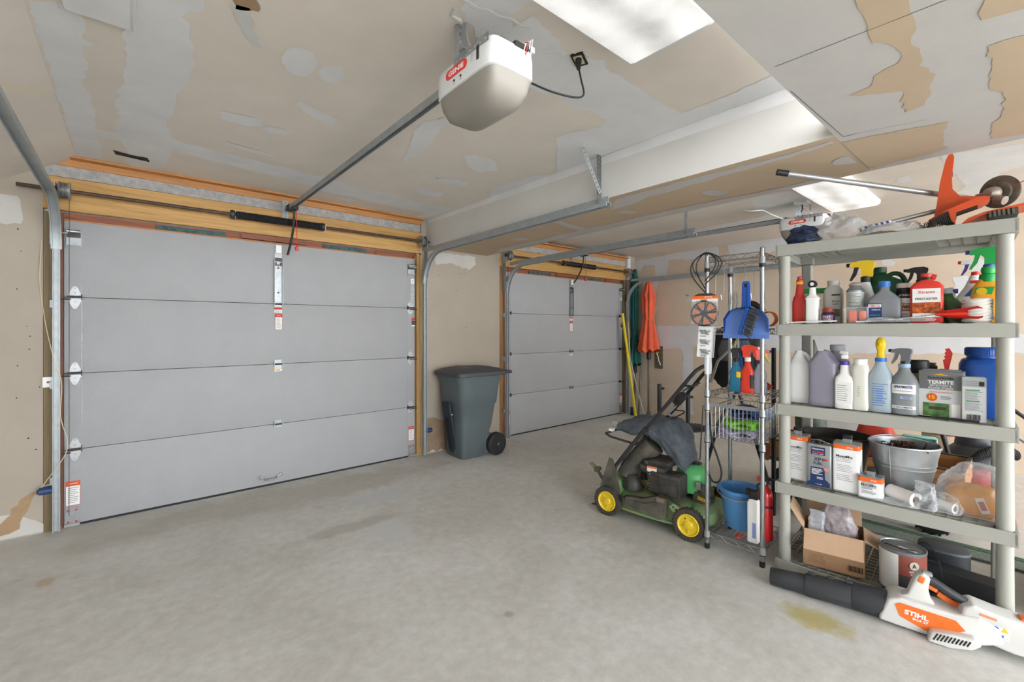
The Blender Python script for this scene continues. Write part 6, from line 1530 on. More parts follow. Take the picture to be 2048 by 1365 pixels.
for k in range(90):
    a = rnd.uniform(0, 2 * PI); q = rnd.uniform(0, .13); x, y = q * math.cos(a), q * math.sin(a); pts = [(x, y, .235)]
    for j in range(3): pts.append((pts[-1][0] + rnd.uniform(-.035, .035), pts[-1][1] + rnd.uniform(-.035, .035), .24 + rnd.uniform(.005, .075) * (1 - q / .2)))
    b.tube(pts, rnd.uniform(.0015, .004), RT, 5)
o = b.build('roots', r); o['kind'] = 'stuff'
b = MB(); b.tube([(-.18, 0, .285)] + [(-.18 * math.cos(t), .16 * math.sin(t), .292 + .02 * math.sin(t)) for t in [RAD(a) for a in range(10, 180, 17)]] + [(.18, 0, .285)], .0035, GZ, 6).build('bail', r)


def roll(name, label, u, w, lev, R_, ri, Ln, m_, rz, dz=0, tilt=0):
    b = MB(); M_ = RY(90)
    b.lathe([(-Ln / 2, R_), (Ln / 2, R_), (Ln / 2, ri), (-Ln / 2, ri), (-Ln / 2, R_)], m_, 36, M_, cap=(False, False)).lathe([(-Ln / 2 + .001, ri), (Ln / 2 + .001, ri), (Ln / 2 + .001, ri - .003), (-Ln / 2, ri - .003)], mat('roll_core', '#a98d73', .9), 30, M_, cap=(False, False))
    o = b.build(name); o.location = sh(u, w, LEV[lev] + R_ + .002 + dz); o.rotation_euler = (0, 0, RAD(RZS + rz)); return tag(o, label, 'roll')


roll('paper_roll', 'white paper roll with an open cardboard core lying before the metal pail', .55, .085, 'C', .036, .019, .13, WHITE, -38)
roll('label_roll', 'small white roll lying inside the clear bag at the shelf front', .70, .10, 'C', .024, .013, .085, WHITEP, 150)
roll('paper_roll', 'dark small roll beside the white one at the shelf front', .628, .075, 'C', .022, .008, .05, STEELD, 150)


def resample(prof, k):
    prof = [tuple(q) for q in prof]; out = []; n = len(prof) - 1
    for i in range(k + 1):
        t = i / k * n; a = min(int(t), n - 1); f = t - a; out.append(tuple(prof[a][c] * (1 - f) + prof[a + 1][c] * f for c in range(6)))
    return out


def crumple(o, amp, sc, seed=0):
    """ridged folds like creased film"""
    for v in o.data.vertices:
        p = v.co + Vector((seed * 1.7, seed, seed * .6)); d = Vector((0, 0, 0))
        for k, w_ in ((1, 1), (2.3, .5), (5.1, .22)):
            nv = noise.noise_vector(p * sc * k); r1 = 1 - 2.4 * abs(noise.noise(p * sc * k * 1.3))
            d += (Vector(nv) * .7 + Vector((v.co.x, v.co.y, .02)).normalized() * r1 * .6) * amp * w_
        v.co += d
        if v.co.z < .001: v.co.z = .001
    return o


def bag(name, label, loc, prof, m_, amp, sc, seed=0, rz=None, sub=1):
    b = MB().loft(resample(prof, 30), m_, 72); o = b.build(name, smooth=28)
    crumple(o, amp, sc, seed)
    o.location = loc; o.rotation_euler = (0, 0, RAD(RZS if rz is None else rz)); return tag(o, label, 'bag')


bag('plastic_bag', 'crumpled clear bag standing around the small dark roll on the third shelf', sh(.632, .075, LEV['C'] + .001), [(0, .038, .045, 3, 0, 0), (.04, .04, .045, 3, 0, 0), (.09, .032, .03, 3, 0, 0), (.12, .03, .006, 3, 0, 0)], CLEAR2, .010, 22, 1)
bag('plastic_bag', 'flat clear bag with a black tool before the paper roll', sh(.52, .05, LEV['C'] + .001), [(0, .09, .035, 3, 0, 0), (.008, .095, .04, 3, 0, 0), (.016, .08, .03, 3, 0, 0)], CLEAR2, .004, 30, 2)
bag('plastic_bag', 'loose clear bag over the small white roll', sh(.70, .105, LEV['C'] + .001), [(0, .055, .05, 3, 0, 0), (.03, .06, .05, 3, 0, 0), (.065, .045, .035, 3, 0, 0), (.08, .02, .01, 3, 0, 0)], CLEAR, .008, 25, 3)
OB = mat('orange_contents', '#dc9a45', .6, var=.25, scale=14)
r = sthing('orange_package', 'pack of orange sponges inside the big clear bag beside the right post', 'package', .805, .185, 'C', -6)
b = MB(); b.loft([(.002, .10, .075, 5, 0, 0), (.01, .108, .085, 5, 0, 0), (.085, .105, .08, 5, .0, 0), (.115, .09, .065, 4, .01, 0), (.125, .05, .04, 3, .01, 0)], OB, 36); b.build('wrapping', r, 60, noiz=(.006, 22)); b = MB(); b.box((.03, -.089, .06), (.03, .002, .07), WHITEP, R=RY(-20)); b.box((.03, -.0905, .06), (.02, .001, .04), mat('pink_print', '#c9776a', .6), R=RY(-20)); b.build('label', r)
bag('plastic_bag', 'big clear bag around the orange package beside the right post', sh(.80, .185, LEV['C'] + .001), [(0, .11, .10, 3, -.01, 0), (.04, .115, .105, 3, -.01, 0), (.11, .11, .1, 3, -.01, 0), (.18, .09, .07, 3, .01, 0), (.225, .05, .02, 3, .02, 0)], CLEAR, .014, 12, 4)

# ---- bottom shelf
r = sthing('cardboard_box', 'open brown cardboard box with folded-out flaps at the left of the bottom shelf', 'cardboard box', .248, .165, 'D', 9)
hx, hy, h, t = .135, .105, .20, .004
b = MB(); b.box((0, -hy, h / 2), (2 * hx, t, h), CARD).box((0, hy, h / 2), (2 * hx, t, h), CARD).box((-hx, 0, h / 2), (t, 2 * hy, h), CARD).box((hx, 0, h / 2), (t, 2 * hy, h), CARD).box((0, 0, t / 2), (2 * hx, 2 * hy, t), CARD)
y = -hy - t / 2 - .0005
for k in range(16): b.box((-.105 + .014 * k, y, .125), (.002 + .002 * (k % 3), .0006, .075), mat('card_print', '#8a6a4a', .9))
b.lines(-.11, -.03, .02, .07, 5, .002, mat('card_ink', '#6d5138', .9), y=y)
for k in range(11): b.box((.066 + .006 * k, y - .0004, .038), (.0022 + .001 * (k % 3), .0006, .03), INK)
b.lines(-.06, .06, .03, .17, 9, .006, INK, M=T(hx + t / 2 + .0006, 0, 0) @ RZ(90)); b.build('carton', r)
for M_, w_, l_, nm in ((T(0, -hy, h) @ RX(48), 2 * hx, .115, 0), (T(0, hy, h) @ RX(72) @ RZ(180), 2 * hx, .115, 0), (T(hx, 0, h) @ RZ(90) @ RX(28), 2 * hy, .115, 0), (T(-hx, 0, h) @ RZ(-90) @ RX(-58), 2 * hy, .125, 0)):
    # each flap hinges at the rim and leans outward
    b = MB(); ang = 0; b.box((0, -l_ / 2, 0), (w_ - .01, l_, t), CARDL); o = b.build('flap', r); o.matrix_local = M_
bag('litter_bag', 'crumpled printed paper bag standing inside the cardboard box', sh(.275, .18, LEV['D'] + .007), [(0, .07, .06, 3, 0, 0), (.16, .075, .055, 3, 0, 0), (.25, .068, .035, 3, -.01, 0), (.325, .045, .006, 3, -.02, 0)], mat('bag_paper', '#c9c5c6', .6, scale=22, color2='#8d7c86'), .012, 16, 6)
bag('litter_bag', 'smaller white bag in the left corner of the cardboard box', sh(.175, .145, LEV['D'] + .007), [(0, .035, .04, 5, 0, 0), (.17, .038, .035, 5, 0, 0), (.275, .036, .006, 5, 0, 0)], mat('bag_white', '#cdd0d4', .5, scale=35, color2='#9a9da6'), .006, 20, 8)
r = sthing('paint_can', 'large paint can with a dented metal lid and brown-red label on the bottom shelf', 'paint can', .545, .125, 'D')
b = MB(); b.lathe([(0, .088), (.003, .092), (.2, .092), (.205, .095), (.211, .095), (.212, .09), (.205, .087), (.205, .078), (.209, .074), (.207, 0)], GALVL, 56); b.build('can', r)
b = MB(); b.loft([(.008, .0927, .0927, 2, 0, 0), (.196, .0927, .0927, 2, 0, 0)], WHITE, 30, arc=(-235, -95)).loft([(.1, .0928, .0928, 2, 0, 0), (.196, .0928, .0928, 2, 0, 0)], mat('label_rust', '#8c4a3c', .6, var=.15, scale=20), 24, arc=(-95, 0)).loft([(.02, .0928, .0928, 2, 0, 0), (.1, .0928, .0928, 2, 0, 0)], mat('label_slate', '#3e3b3d', .6), 24, arc=(-95, 0)).loft([(.008, .0928, .0928, 2, 0, 0), (.02, .0928, .0928, 2, 0, 0)], mat('label_sand', '#b98a5c', .6), 24, arc=(-95, 0))
M_ = RZ(32); y = -.0935
b.cyl((.0, y, .155), (.0, y - .0012, .155), .02, mat('emblem', '#b9b2a4', .5), n=24, M=M_).text('A', .018, .02, INK, M_ @ T(0, y - .002, .155), .03).text('EXTERIOR', .04, .008, WHITEP, M_ @ T(0, y - .001, .125), .02).text('STAIN', .03, .007, WHITEP, M_ @ T(0, y - .001, .112), .02).lines(-.022, .022, .05, .1, 7, .003, mat('label_rust', '#8c4a3c'), M=M_, y=y - .001).box((0, y - .0005, .038), (.03, .001, .012), WHITEP, M_); b.build('label', r)
b = MB(); b.tube([(-.093, 0, .19), (-.06, -.03, .215), (0, -.05, .214), (.05, -.03, .215), (.093, 0, .19)], .0025, STEELD, 6).build('wire_handle', r); MB().quad([(-.02, -.02, .2105), (.055, -.05, .2105), (.062, -.03, .2105), (-.01, .0, .2105)], WHITEP).build('lid_label', r)
SPK = mat('speaker_black', '#2b2c30', .6, var=.1, scale=120, bump=.1, bscale=300); SPT = mat('speaker_top', '#4e5258', .5)
r = sthing('speaker', 'rounded black speaker with a grey half-round top at the back of the bottom shelf', 'speaker', .69, .36, 'D')
L([(0, .10, .08, 2.6, 0, 0), (.17, .10, .08, 2.6, 0, 0)], SPK, 'cabinet', r, 40); MB().loft([(.17, .102, .082, 2.6, 0, 0), (.18, .10, .08, 2.6, 0, 0), (.188, .085, .065, 2.6, 0, 0)], SPT, 40).build('top', r); MB().box((.03, -.083, .10), (.03, .002, .006), CHROME).build('badge', r)
r = sthing('speaker', 'long low black speaker box with angled corners, right of the paint can', 'speaker', .755, .21, 'D', -8)
b = MB(); v = [(-.15, -.02), (-.12, .055), (.12, .055), (.15, -.02), (.14, -.055), (-.14, -.055)]; q = len(v)
b.add([(x, y, 0) for x, y in v] + [(x, y, .125) for x, y in v] , [tuple(range(q)), tuple(reversed(range(q, 2 * q)))] + [((i + 1) % q, i, q + i, q + (i + 1) % q) for i in range(q)], SPK); b.build('cabinet', r, smooth=20)
b = MB(); b.tube(SP([sh(.6, .30, .25), sh(.63, .26, .272), sh(.67, .18, .25), sh(.69, .13, .18), sh(.70, .13, .09)]), .0022, BLACK, 6).tube([sh(.60, .24, .22), sh(.64, .19, .215), sh(.68, .22, .2)], .002, BLACK, 6).tube([sh(.87, .2, .10), sh(.89, .16, .085), sh(.88, .12, .08), sh(.86, .10, .075)], .003, BLACK, 6); tag(b.build('speaker_cable'), 'thin black cable draped over the low black speaker', 'cable')

# ------------------------------------------------------------------ things on top of the unit
bag('plastic_bag', 'crumpled navy blue plastic bag at the left end of the top shelf', sh(.12, .11, 1.866), [(0, .07, .06, 2.6, 0, 0), (.03, .075, .06, 2.6, 0, 0), (.07, .05, .04, 2.4, .0, 0), (.10, .02, .014, 2, -.02, 0)], mat('navy_film', '#24324f', .25, bump=.4, bscale=25), .022, 13, 11)
bag('bubble_bag', 'bunched clear bubble wrap beside the navy bag on the top shelf', sh(.285, .16, 1.866), [(0, .11, .08, 2.6, 0, 0), (.05, .12, .08, 2.6, 0, 0), (.10, .08, .06, 2.4, .0, 0), (.14, .03, .02, 2, -.01, 0)], CLEAR2, .026, 12, 12)
bag('bubble_bag', 'flattened clear plastic sheet between the bubble wrap and the orange guard', sh(.50, .10, 1.866), [(0, .12, .06, 3, 0, 0), (.02, .12, .06, 3, 0, 0), (.05, .08, .04, 2.4, .0, 0)], CLEAR2, .022, 15, 13)
TRO = mat('trimmer_orange', '#cf5127', .4, var=.12, scale=10); ALU = mat('dull_aluminium', '#a7a8aa', .4, .6)
GRT = mat('grimy_head', '#6d655a', .7, .3, var=.4, scale=22)


def tthing(name, label, cat, base):
    r = thing(name, label, cat, sh(*base), RZS); return r, T(-base[0], -base[1], -base[2])


r, off = tthing('edger_attachment', 'long grey shaft with black end cap and brown disc head atop the shelf unit', 'garden tool', (.82, .33, 1.87))
b = MB(); b.M = off; b.cyl((.10, -.16, 2.215), (.83, .33, 2.02), .0135, ALU, n=18).build('shaft', r)
b = MB(); b.M = off; d = (Vector((.10, -.16, 2.215)) - Vector((.83, .33, 2.02))).normalized(); p = Vector((.10, -.16, 2.215)); b.cyl(p - d * .005, p + d * .05, .0165, BLACK, n=18).build('end_cap', r)
b = MB(); b.M = off
M_ = T(.885, .31, 2.045) @ RZ(-28) @ RX(96) @ Matrix.Scale(.70, 4)
b.lathe([(-.016, .098), (-.01, .108), (.0, .11), (.004, .104), (.004, .07), (.02, .066), (.024, .0)], GRT, 48, M_, cap=(False, False)).lathe([(-.016, .098), (-.02, .08), (-.02, 0)], mat('grimy_dark', '#3d342c', .9, var=.4, scale=25), 40, M_, cap=(False, False)); b.build('disc_guard', r)
b = MB(); b.M = off; b.lathe([(-.02, .035), (.0, .045), (.04, .04), (.06, .02)], mat('gear_alloy', '#92867a', .5, .4, var=.2, scale=30), 24, T(.865, .27, 2.035) @ RZ(-28) @ RX(96) @ Matrix.Scale(.7, 4)); b.cyl((.81, .30, 2.03), (.86, .27, 2.03), .018, mat('gear_alloy', '#a89c8b'), n=18).cyl((.87, .25, 2.0), (.90, .23, 1.985), .02, mat('gear_alloy', '#a89c8b'), n=18).tube([(.93, .28, 2.06), (.96, .26, 2.07), (.98, .24, 2.075)], .002, TRO, 5); b.build('gear_head', r)
r, off = tthing('brush_attachment', 'slim shaft with blue and white label, orange hood and black brush', 'garden tool', (.68, .2, 1.87))
b = MB(); b.M = off; b.cyl((.38, .08, 1.905), (.78, .24, 2.0), .011, ALU, n=16).build('shaft', r)
b = MB(); b.M = off; b.cyl((.385, .0815, 1.9065), (.50, .128, 1.934), .0118, WHITE, n=16)
for k in range(5): t = .1 + .18 * k; b.cyl((.385 + .115 * t, .0815 + .0465 * t, 1.9065 + .0275 * t), (.385 + .115 * (t + .09), .0815 + .0465 * (t + .09), 1.9065 + .0275 * (t + .09)), .0122, mat('blue_stripe', '#3a53a5', .5), n=16)
b.build('shaft_label', r)
b = MB(); b.M = off @ T(.69, .17, 1.87)
b.ext([(-.035, .03), (-.02, .12), (-.008, .23), (.012, .335), (.022, .36), (.036, .362), (.042, .345), (.034, .25), (.036, .19), (.062, .15), (.16, .13), (.16, .11), (.05, .10), (.0, .05)], .05, TRO, y0=-.02)
b.box((.03, .0, .27), (.014, .03, .025), STEELD); b.build('upright_guard', r)
b = MB(); b.M = off @ T(.69, .1, 1.87)
b.ext([(-.05, .008), (-.045, .04), (.0, .07), (.10, .11), (.14, .12), (.155, .10), (.13, .085), (.05, .06), (.045, .01), (.03, .03), (-.02, .03)], .11, TRO, y0=-.03).ext([(-.02, .03), (.045, .012), (.05, .058), (.12, .08), (.12, .10), (.0, .066)], .10, mat('hood_inner', '#3a2d28', .9), y0=-.028); b.build('hood', r)
b = MB(); b.M = off @ T(.665, .07, 1.87)
for k in range(16): b.box((-.03 + .006 * k, 0, .016 + .0009 * k), (.0035, .06, .026 + .0018 * k), BLACKM, RY(-12))
b.build('brush', r)
r, off = tthing('trimmer_guard', 'shallow orange trimmer guard overhanging the right end of the top shelf', 'guard', (.86, .17, 1.868))
b = MB(); b.M = off @ T(.85, .13, 1.87) @ RX(0) @ RY(-3)
b.ext([(-.10, .002), (-.07, .03), (-.02, .046), (.10, .058), (.14, .062), (.14, .052), (.08, .046), (-.02, .034), (-.06, .02)], .20, TRO, y0=-.06).box((.04, .02, .03), (.09, .16, .03), mat('guard_inner', '#4a4a46', .8, var=.4, scale=30))
for k in range(6): b.box((.0 + .014 * k, -.063, .03), (.008, .006, .026), GRT)
b.build('guard', r)

# ------------------------------------------------------------------ leaf blower on the floor
BW = mat('blower_white', '#d3d2cf', .38); BO = mat('blower_orange', '#e8702a', .35); BD = mat('blower_tube', '#37393d', .42, var=.08, scale=14)
P0 = Vector((2.635, .93, .062)); P1 = Vector((2.745, .47, .085)); AX = (P1 - P0).normalized()
r = thing('leaf_blower', 'white and orange leaf blower with black tube on the floor before the shelf unit', 'leaf blower', (2.74, .46, 0), 0)
# local frame: x along the blower from nozzle to battery, z up, y away from the viewer
ang = math.degrees(math.atan2(AX.y, AX.x)); BM = RZ(ang)
r.rotation_euler = (0, 0, RAD(ang))
Lt = (P1 - P0).length


def ring(x, ry, rz_, z, y=0, n=28): return [(x, y + ry * math.cos(2 * PI * k / n), z + rz_ * math.sin(2 * PI * k / n)) for k in range(n)]


def skin(mb, rings, m_, cap=(True, True)):
    n = len(rings[0]); vs = [p for q in rings for p in q]; k = len(rings)
    fs = [(i * n + j, i * n + (j + 1) % n, (i + 1) * n + (j + 1) % n, (i + 1) * n + j) for i in range(k - 1) for j in range(n)]
    if cap[0]: fs.append(tuple(reversed(range(n))))
    if cap[1]: fs.append(tuple(range((k - 1) * n, k * n)))
    return mb.add(vs, [tuple(reversed(f)) for f in fs], m_)


b = MB(); z0 = .048
skin(b, [ring(-.485, .036, .040, z0), ring(-.48, .04, .044, z0), ring(-.40, .042, .046, z0 + .003), ring(-.32, .045, .049, z0 + .006)], BD, (False, False)); skin(b, [ring(-.484, .033, .036, z0), ring(-.40, .03, .03, z0)], DK, (False, True))
b.build('nozzle', r)
b = MB(); skin(b, [ring(-.325, .05, .054, z0 + .008), ring(-.31, .052, .056, z0 + .008), ring(-.14, .056, .06, z0 + .014), ring(-.135, .052, .056, z0 + .014)], BD)
for x in (-.30, -.22, -.145):
    b.box((x, -.0, z0 + .07 + (x + .3) * .05), (.03, .016, .012), BD, bev=.003)
b.box((-.225, -.052, z0 - .005), (.18, .012, .006), BD, RZ(-1.5)); b.build('tube', r)
b = MB(); skin(b, [ring(-.137, .056, .06, z0 + .014), ring(-.13, .059, .062, z0 + .014), ring(-.02, .062, .066, z0 + .02), ring(.0, .06, .064, z0 + .02)], BD); b.build('rear_tube', r)
# body: side silhouette extruded and bevelled
def slab(poly, y0, d, m_, name, bev=.012, M=None):
    bm = bmesh.new(); vs = [bm.verts.new((x, y0, z)) for x, z in poly]; f = bm.faces.new(vs)
    ex = bmesh.ops.extrude_face_region(bm, geom=[f]); bmesh.ops.translate(bm, verts=[v for v in ex['geom'] if isinstance(v, bmesh.types.BMVert)], vec=(0, d, 0))
    bmesh.ops.recalc_face_normals(bm, faces=bm.faces); bmesh.ops.bevel(bm, geom=list(bm.edges), offset=bev, segments=3, affect='EDGES', profile=.6, clamp_overlap=True)
    bm.verts.index_update(); q = MB(); q.add([v.co.copy() for v in bm.verts], [[v.index for v in g.verts] for g in bm.faces], m_, M); bm.free(); return q.build(name, r, 50)


slab([(-.035, .018), (-.03, .045), (.0, .13), (.04, .145), (.10, .14), (.22, .135), (.30, .15), (.36, .12), (.37, .06), (.30, .03), (.20, .012), (.12, .008), (.02, .014)], -.065, .13, BW, 'body')
slab([(.015, .125), (.07, .155), (.10, .25), (.125, .268), (.15, .25), (.142, .2), (.15, .155), (.17, .13)], -.028, .056, BW, 'front_pillar', .01)
slab([(.24, .12), (.25, .175), (.28, .192), (.36, .175), (.56, .15), (.62, .13), (.62, .05), (.58, .03), (.40, .03), (.30, .05)], -.055, .11, BW, 'battery_housing', .012)
# louvred foot that bulges towards the viewer
slab([(.13, .004), (.14, .05), (.20, .062), (.28, .07), (.30, .05), (.27, .02), (.20, .001)], -.105, .05, BW, 'intake_foot', .01)
b = MB(); b.tube([(.125, 0, .245), (.16, 0, .232), (.215, 0, .200), (.265, 0, .175)], [.016, .018, .018, .018], BD, 14); b.build('grip', r)
b = MB(); b.box((.118, -.029, .238), (.02, .006, .03), BO, R=RY(15), bev=.002).box((.14, .0, .262), (.035, .03, .012), GALV, R=RY(12), bev=.002).box((.155, .0, .2), (.04, .02, .016), BO, R=RY(20), bev=.003).ext([(.175, .165), (.18, .185), (.25, .15), (.252, .132), (.24, .13)], .012, BO, y0=.01); b.build('trigger', r)
b = MB(); y = -.0665; b.quad([(.022, y, .112), (.04, y, .062), (.125, y, .030), (.165, y, .022), (.255, y, .078), (.225, y, .112), (.04, y, .124)], BO)
b.text('STIHL', .082, .022, WHITE, T(.097, y - .0015, .088) @ RY(4), .04).text('BGA 57', .052, .011, WHITE, T(.11, y - .0015, .066) @ RY(4), .03); b.build('side_panel', r)
b = MB()
for k in range(10): b.box((.155 + .0115 * k, -.1055, .036 + .001 * k), (.0045, .003, .034 - .001 * k), INK, R=RY(25))
b.build('vent_slots', r)
b = MB(); y = -.0565; b.quad([(.27, y, .138), (.265, y, .092), (.385, y, .082), (.39, y, .128)], WHITEP)
for k in range(4): b.ext([(.28 + .027 * k, .113), (.292 + .027 * k, .132), (.304 + .027 * k, .112)] if k in (0, 3) else [(.292 + .027 * k + .011 * math.cos(a), .12 + .011 * math.sin(a)) for a in [2 * PI * j / 12 for j in range(12)]], -.001, YELLOW if k in (0, 3) else BLUE, y0=y)
for k in range(4): b.box((.283 + .027 * k, y - .0005, .098 - .001 * k), (.012, .001, .01), (INK, REDINK, REDINK, BLUE)[k])
b.quad([(.30, y, .168), (.30, y, .157), (.35, y, .150), (.35, y, .161)], mat('warn_orange', '#d98a6a', .6)); b.build('warning_label', r)
b = MB(); b.box((.45, -.0, .165), (.05, .05, .02), BO, bev=.004).box((.635, 0, .09), (.03, .09, .09), BLACK, bev=.006); b.build('battery', r)

# ------------------------------------------------------------------ what stands behind the shelf unit
shelf2 = shelf_unit(sh(1.03, .36, 0), 'second putty plastic shelf unit at the far right edge, set back beside the first')
r = thing('spray_bottle', 'tan bottle on the set-back shelf unit at the right edge', 'bottle', sh(1.08, .50, 1.413), RZS)
L([(0, .05, .035, 5, 0, 0), (.14, .05, .035, 5, 0, 0), (.2, .02, .02, 3, -.02, 0)], mat('tan_bottle', '#b99b7c', .4), 'bottle', r); b = MB(); b.quad([(-.045, -.036, .03), (.04, -.036, .03), (.04, -.036, .12), (-.045, -.036, .12)], mat('tan_label', '#a58f86', .6)).lines(-.04, .03, .03, .12, 7, .003, PURPLE, y=-.037).build('label', r)
# carpet runner
RUG = mat('runner', '#8c948c', .95, scale=60, color2='#64756a', bump=.5, bscale=200); RUGE = mat('runner_edge', '#4f6e5c', .95, var=.3, scale=60)
b = MB(); b.box((3.93, .35, .008), (.20, 1.6, .016), RUG, RZ(2)).box((3.99, .35, .017), (.05, 1.6, .004), RUGE, RZ(2)); tag(b.build('carpet_runner', smooth=0), 'grey and green speckled carpet runner on the floor behind the bottom shelf', 'rug')
# low wagon with wooden sides
r = thing('garden_wagon', 'low wagon with wooden side boards and thick black tyres behind the third shelf', 'wagon', (4.32, .875, 0))
b = MB(); b.box((0, 0, .30), (.50, 1.15, .03), mat('wagon_bed', '#6f6960', .7, .2, var=.3, scale=12)); b.box((0, 0, .24), (.1, 1.0, .06), STEELD); b.build('bed', r)
WS = wood('wagon_board', '#b5814c', '#8e5f33', 1, 1.0)
for n_, c_, d_ in (('side_board', (-.25, 0, .39), (.02, 1.15, .13)), ('side_board', (.25, 0, .39), (.02, 1.15, .13)), ('end_board', (0, -.57, .39), (.5, .02, .13)), ('end_board', (0, .57, .39), (.5, .02, .13))):
    MB().box(c_, d_, WS).box((c_[0], c_[1], c_[2] + .068), (d_[0] + .004, d_[1] + .004, .008), BLACK).build(n_, r)
for x in (-.2, .2):
    for y in (-.42, .42):
        w = MB(); w.lathe([(-.05, .10), (-.045, .12), (-.02, .13), (.02, .13), (.045, .12), (.05, .10), (.03, .06), (-.03, .06)], BLACKM, 32, RY(90))
        for k in range(20): w.box((0, 0, .13), (.09, .012, .008), BLACKM, RX(18 * k))
        w.cyl((-.03, 0, 0), (.03, 0, 0), .06, PUTTY, n=20); o = w.build('wheel', r); o.location = (x, y, .132)
b = MB(); b.cyl((-.2, -.42, .132), (.2, -.42, .132), .012, STEELD, n=8); b.build('axle', r); b = MB(); b.cyl((-.2, .42, .132), (.2, .42, .132), .012, STEELD, n=8); b.build('axle', r)
# things in and around the wagon
TLC = mat('teal_plastic', '#8fd0c6', .4)
r = thing('tray', 'pale teal plastic tray standing on edge in the wagon, right of the metal pail', 'tray', (4.20, .53, .318), -80)
b = MB(); b.box((0, 0, .16), (.17, .012, .30), TLC, bev=.005)
for s_ in (-1, 1): b.box((s_ * .085, -.02, .16), (.012, .05, .30), TLC, bev=.005)
b.box((0, -.02, .31), (.17, .05, .012), TLC, bev=.005).box((0, -.02, .22), (.17, .03, .01), TLC).build('shell', r); MB().box((-.02, -.035, .09), (.09, .04, .11), mat('sponge', '#cbb58f', .9, var=.2, scale=40), RY(12), bev=.01).build('sponge', r)
VR = mat('vac_red', '#a01f1f', .35)
r = thing('shop_vacuum', 'red and black wet vacuum with a ribbed black hose behind the wooden board', 'vacuum cleaner', (4.93, .31, 0), -85); r.scale = (1.1, 1.1, 1.8)
b = MB(); b.lathe([(0, .15), (.01, .165), (.16, .17), (.19, .165)], VR, 40).build('tank', r); b = MB(); b.lathe([(.19, .172), (.21, .172), (.24, .15), (.27, .10), (.32, .09), (.34, .06), (.345, .0)], mat('vac_black', '#3a3d42', .4), 40, cap=(False, False)).build('motor_head', r)
b = MB(); pts = [(-.10, -.17, .10), (-.02, -.20, .22), (.06, -.19, .27), (.14, -.12, .28), (.2, -.02, .25)]; pts = SP(pts, 2); b.tube(pts, .019, BLACKM, 12)
for i in range(len(pts) - 1):
    for j in range(4):
        p = Vector(pts[i]).lerp(Vector(pts[i + 1]), j / 4); q = Vector(pts[i]).lerp(Vector(pts[i + 1]), (j + .45) / 4); b.cyl(p, q, .0215, BLACK, n=12)
b.build('hose', r); b = MB(); b.tube([(-.16, -.16, .33), (-.12, -.18, .22), (-.02, -.19, .10), (.04, -.18, .0)], .014, BLACK, 10).build('wand', r)
b = MB(); b.text('RIDGID', .12, .03, INK, T(.06, -.172, .10), .02); b.build('lettering', r)
r = thing('gas_can', 'low red plastic lid or cap showing above the far rim of the metal pail', 'container', (4.35, .80, .318), -85)
L([(0, .12, .11, 4, 0, 0), (.25, .12, .11, 4, 0, 0), (.32, .10, .09, 3, 0, 0), (.37, .06, .05, 3, 0, 0)], mat('can_red_dull', '#b8382f', .4), 'body', r)
r = thing('drum', 'pale pink-lidded round tub behind the teal tray', 'tub', (5.5, .51, 0), 0); r.scale = (1, 1, .74)
MB().lathe([(0, .15), (.02, .16), (.62, .17)], mat('tub_cream', '#c9b79d', .6), 36).build('tub', r); MB().lathe([(.62, .178), (.66, .178), (.69, .16)], mat('tub_lid', '#9a3f4a', .5), 36).build('lid', r)
for k, (a_, z_, m_, lb) in enumerate((((4.63, .44, .95), (4.63, -.02, .55), GALV, 'grey metal tube slanting down above the wet vacuum'), ((4.66, .30, 1.0), (4.64, -.25, .5), STEELD, 'dark metal tube slanting down at the right above the wet vacuum'))):
    o = MB().cyl(a_, z_, .012, m_, n=10).build('metal_tube'); tag(o, lb, 'tube')
r = thing('white_board', 'white panel leaning behind the wagon, seen above the metal pail', 'panel', (4.72, 1.1, .0), 0)
MB().box((0, 0, .43), (.02, .30, .86), WHITEP, RY(5)).build('panel', r); MB().tube([(-.03, .0, .86), (-.02, -.03, .80), (-.02, -.06, .7)], .012, STEELD, 8).build('strap', r)
# folded camp chair in its grey-green bag behind the left of the shelf unit
b = MB().loft([(.0, .08, .07, 3, .04, 0), (.1, .10, .085, 3, .03, 0), (.5, .105, .09, 3, 0, 0), (.9, .10, .085, 3, -.02, 0), (1.2, .06, .05, 3, -.02, 0), (1.3, .02, .02, 3, -.02, 0)], mat('camo_grey', '#6d7267', .9, scale=16, color2='#4a5450'), 36)
o = b.build('chair_bag', smooth=180, noiz=(.022, 9)); o.location = (3.80, 1.07, .0); tag(o, 'grey-green fabric bag standing upright behind the left end of the shelf unit', 'bag')
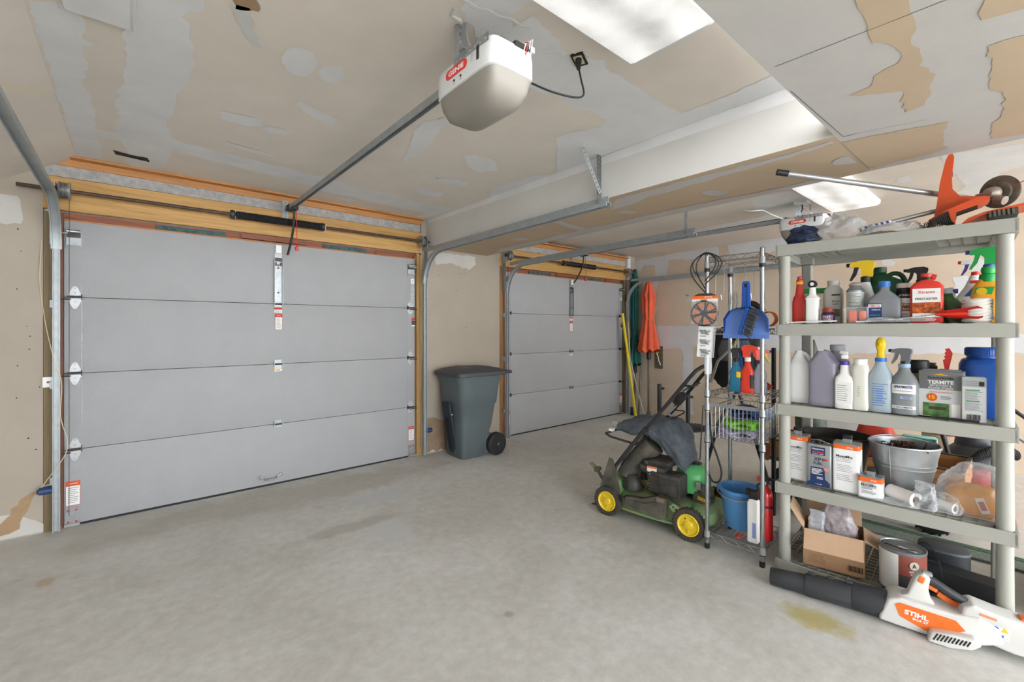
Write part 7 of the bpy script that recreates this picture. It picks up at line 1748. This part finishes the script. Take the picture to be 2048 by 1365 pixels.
# black stroller-like folded seat behind the chrome rack
r = thing('folded_stroller', 'black folded stroller seat with grey straps behind the dustpan and spray bottles', 'stroller', (4.22, 1.80, 0), -60); r.scale = (1.35, 1.2, 1.0)
SB2 = mat('stroller_black', '#1b1c20', .75, var=.2, scale=30)
b = MB(); b.loft([(.85, .10, .16, 3, 0, 0), (.95, .14, .20, 3, 0, 0), (1.15, .17, .22, 3, 0, 0), (1.32, .15, .2, 3, 0, 0), (1.40, .08, .12, 3, 0, 0)], SB2, 36); b.build('seat', r, 60, noiz=(.03, 6))
b = MB(); b.loft([(1.1, .09, .02, 3, -.02, -.2), (1.2, .10, .03, 3, -.02, -.21), (1.28, .08, .02, 3, -.02, -.2)], mat('grey_patch', '#4b4c50', .8), 24); b.build('pocket', r)
for p_ in ([(-.16, -.15, .9), (-.12, -.22, 1.1), (-.02, -.24, 1.25), (.02, -.22, 1.38)], [(.10, -.2, 1.4), (.14, -.22, 1.25), (.13, -.2, 1.05)]): b = MB(); b.tube(p_, .010, mat('strap_tan', '#8d877b', .8), 6); b.build('strap', r)
b = MB(); b.tube([(-.2, -.05, .0), (-.1, 0, .5), (.05, 0, .9)], .012, BLACK, 8).build('leg', r); b = MB(); b.tube([(.2, -.05, .0), (.1, 0, .5), (.0, 0, .9)], .012, BLACK, 8).build('leg', r)
o = MB().box((0, 0, .62), (.035, .02, 1.24), mat('stroller_black', '#1b1c20')).build('black_post'); o.location = (3.62, 1.26, 0); tag(o, 'upright black metal post behind the left post of the shelf unit', 'post')
# at the far right edge, beside the unit
r = thing('grille_box', 'red and black machine with a ribbed grille at the right edge, beside the shelf unit', 'machine', sh(1.12, .30, 0.51), RZS)
b = MB(); b.box((0, 0, .07), (.16, .2, .12), BLACK, bev=.01).box((0, -.08, .16), (.15, .06, .05), RED, bev=.01).box((.0, -.09, .2), (.05, .03, .03), YELLOW, bev=.006).build('housing', r)
b = MB()
for k in range(8): b.box((-.07, -.103, .02 + .013 * k), (.07, .006, .006), GALV)
b.build('grille', r)
rnd = random.Random(6)
for k in range(9):
    o = MB().box((0, 0, .008), (.2, .26, .014), (WHITEP, mat('paper_grey', '#b9bbbf', .8), mat('paper_blue', '#8d9ab5', .8), mat('paper_brown', '#6a3f2c', .8))[k % 4]).build('magazine', smooth=0)
    o.location = sh(1.17, .62, .066 + .0155 * k); o.rotation_euler = (0, 0, RAD(RZS + rnd.uniform(-6, 6))); tag(o, ('lowest', 'second', 'third', 'fourth', 'middle', 'sixth', 'seventh', 'eighth', 'topmost')[k] + (' magazine of' if k in (0, 4, 8) else ' magazine from the bottom of')+ ' the pile on the set-back shelf unit', 'magazine', 'magazines piled on the set-back shelf')
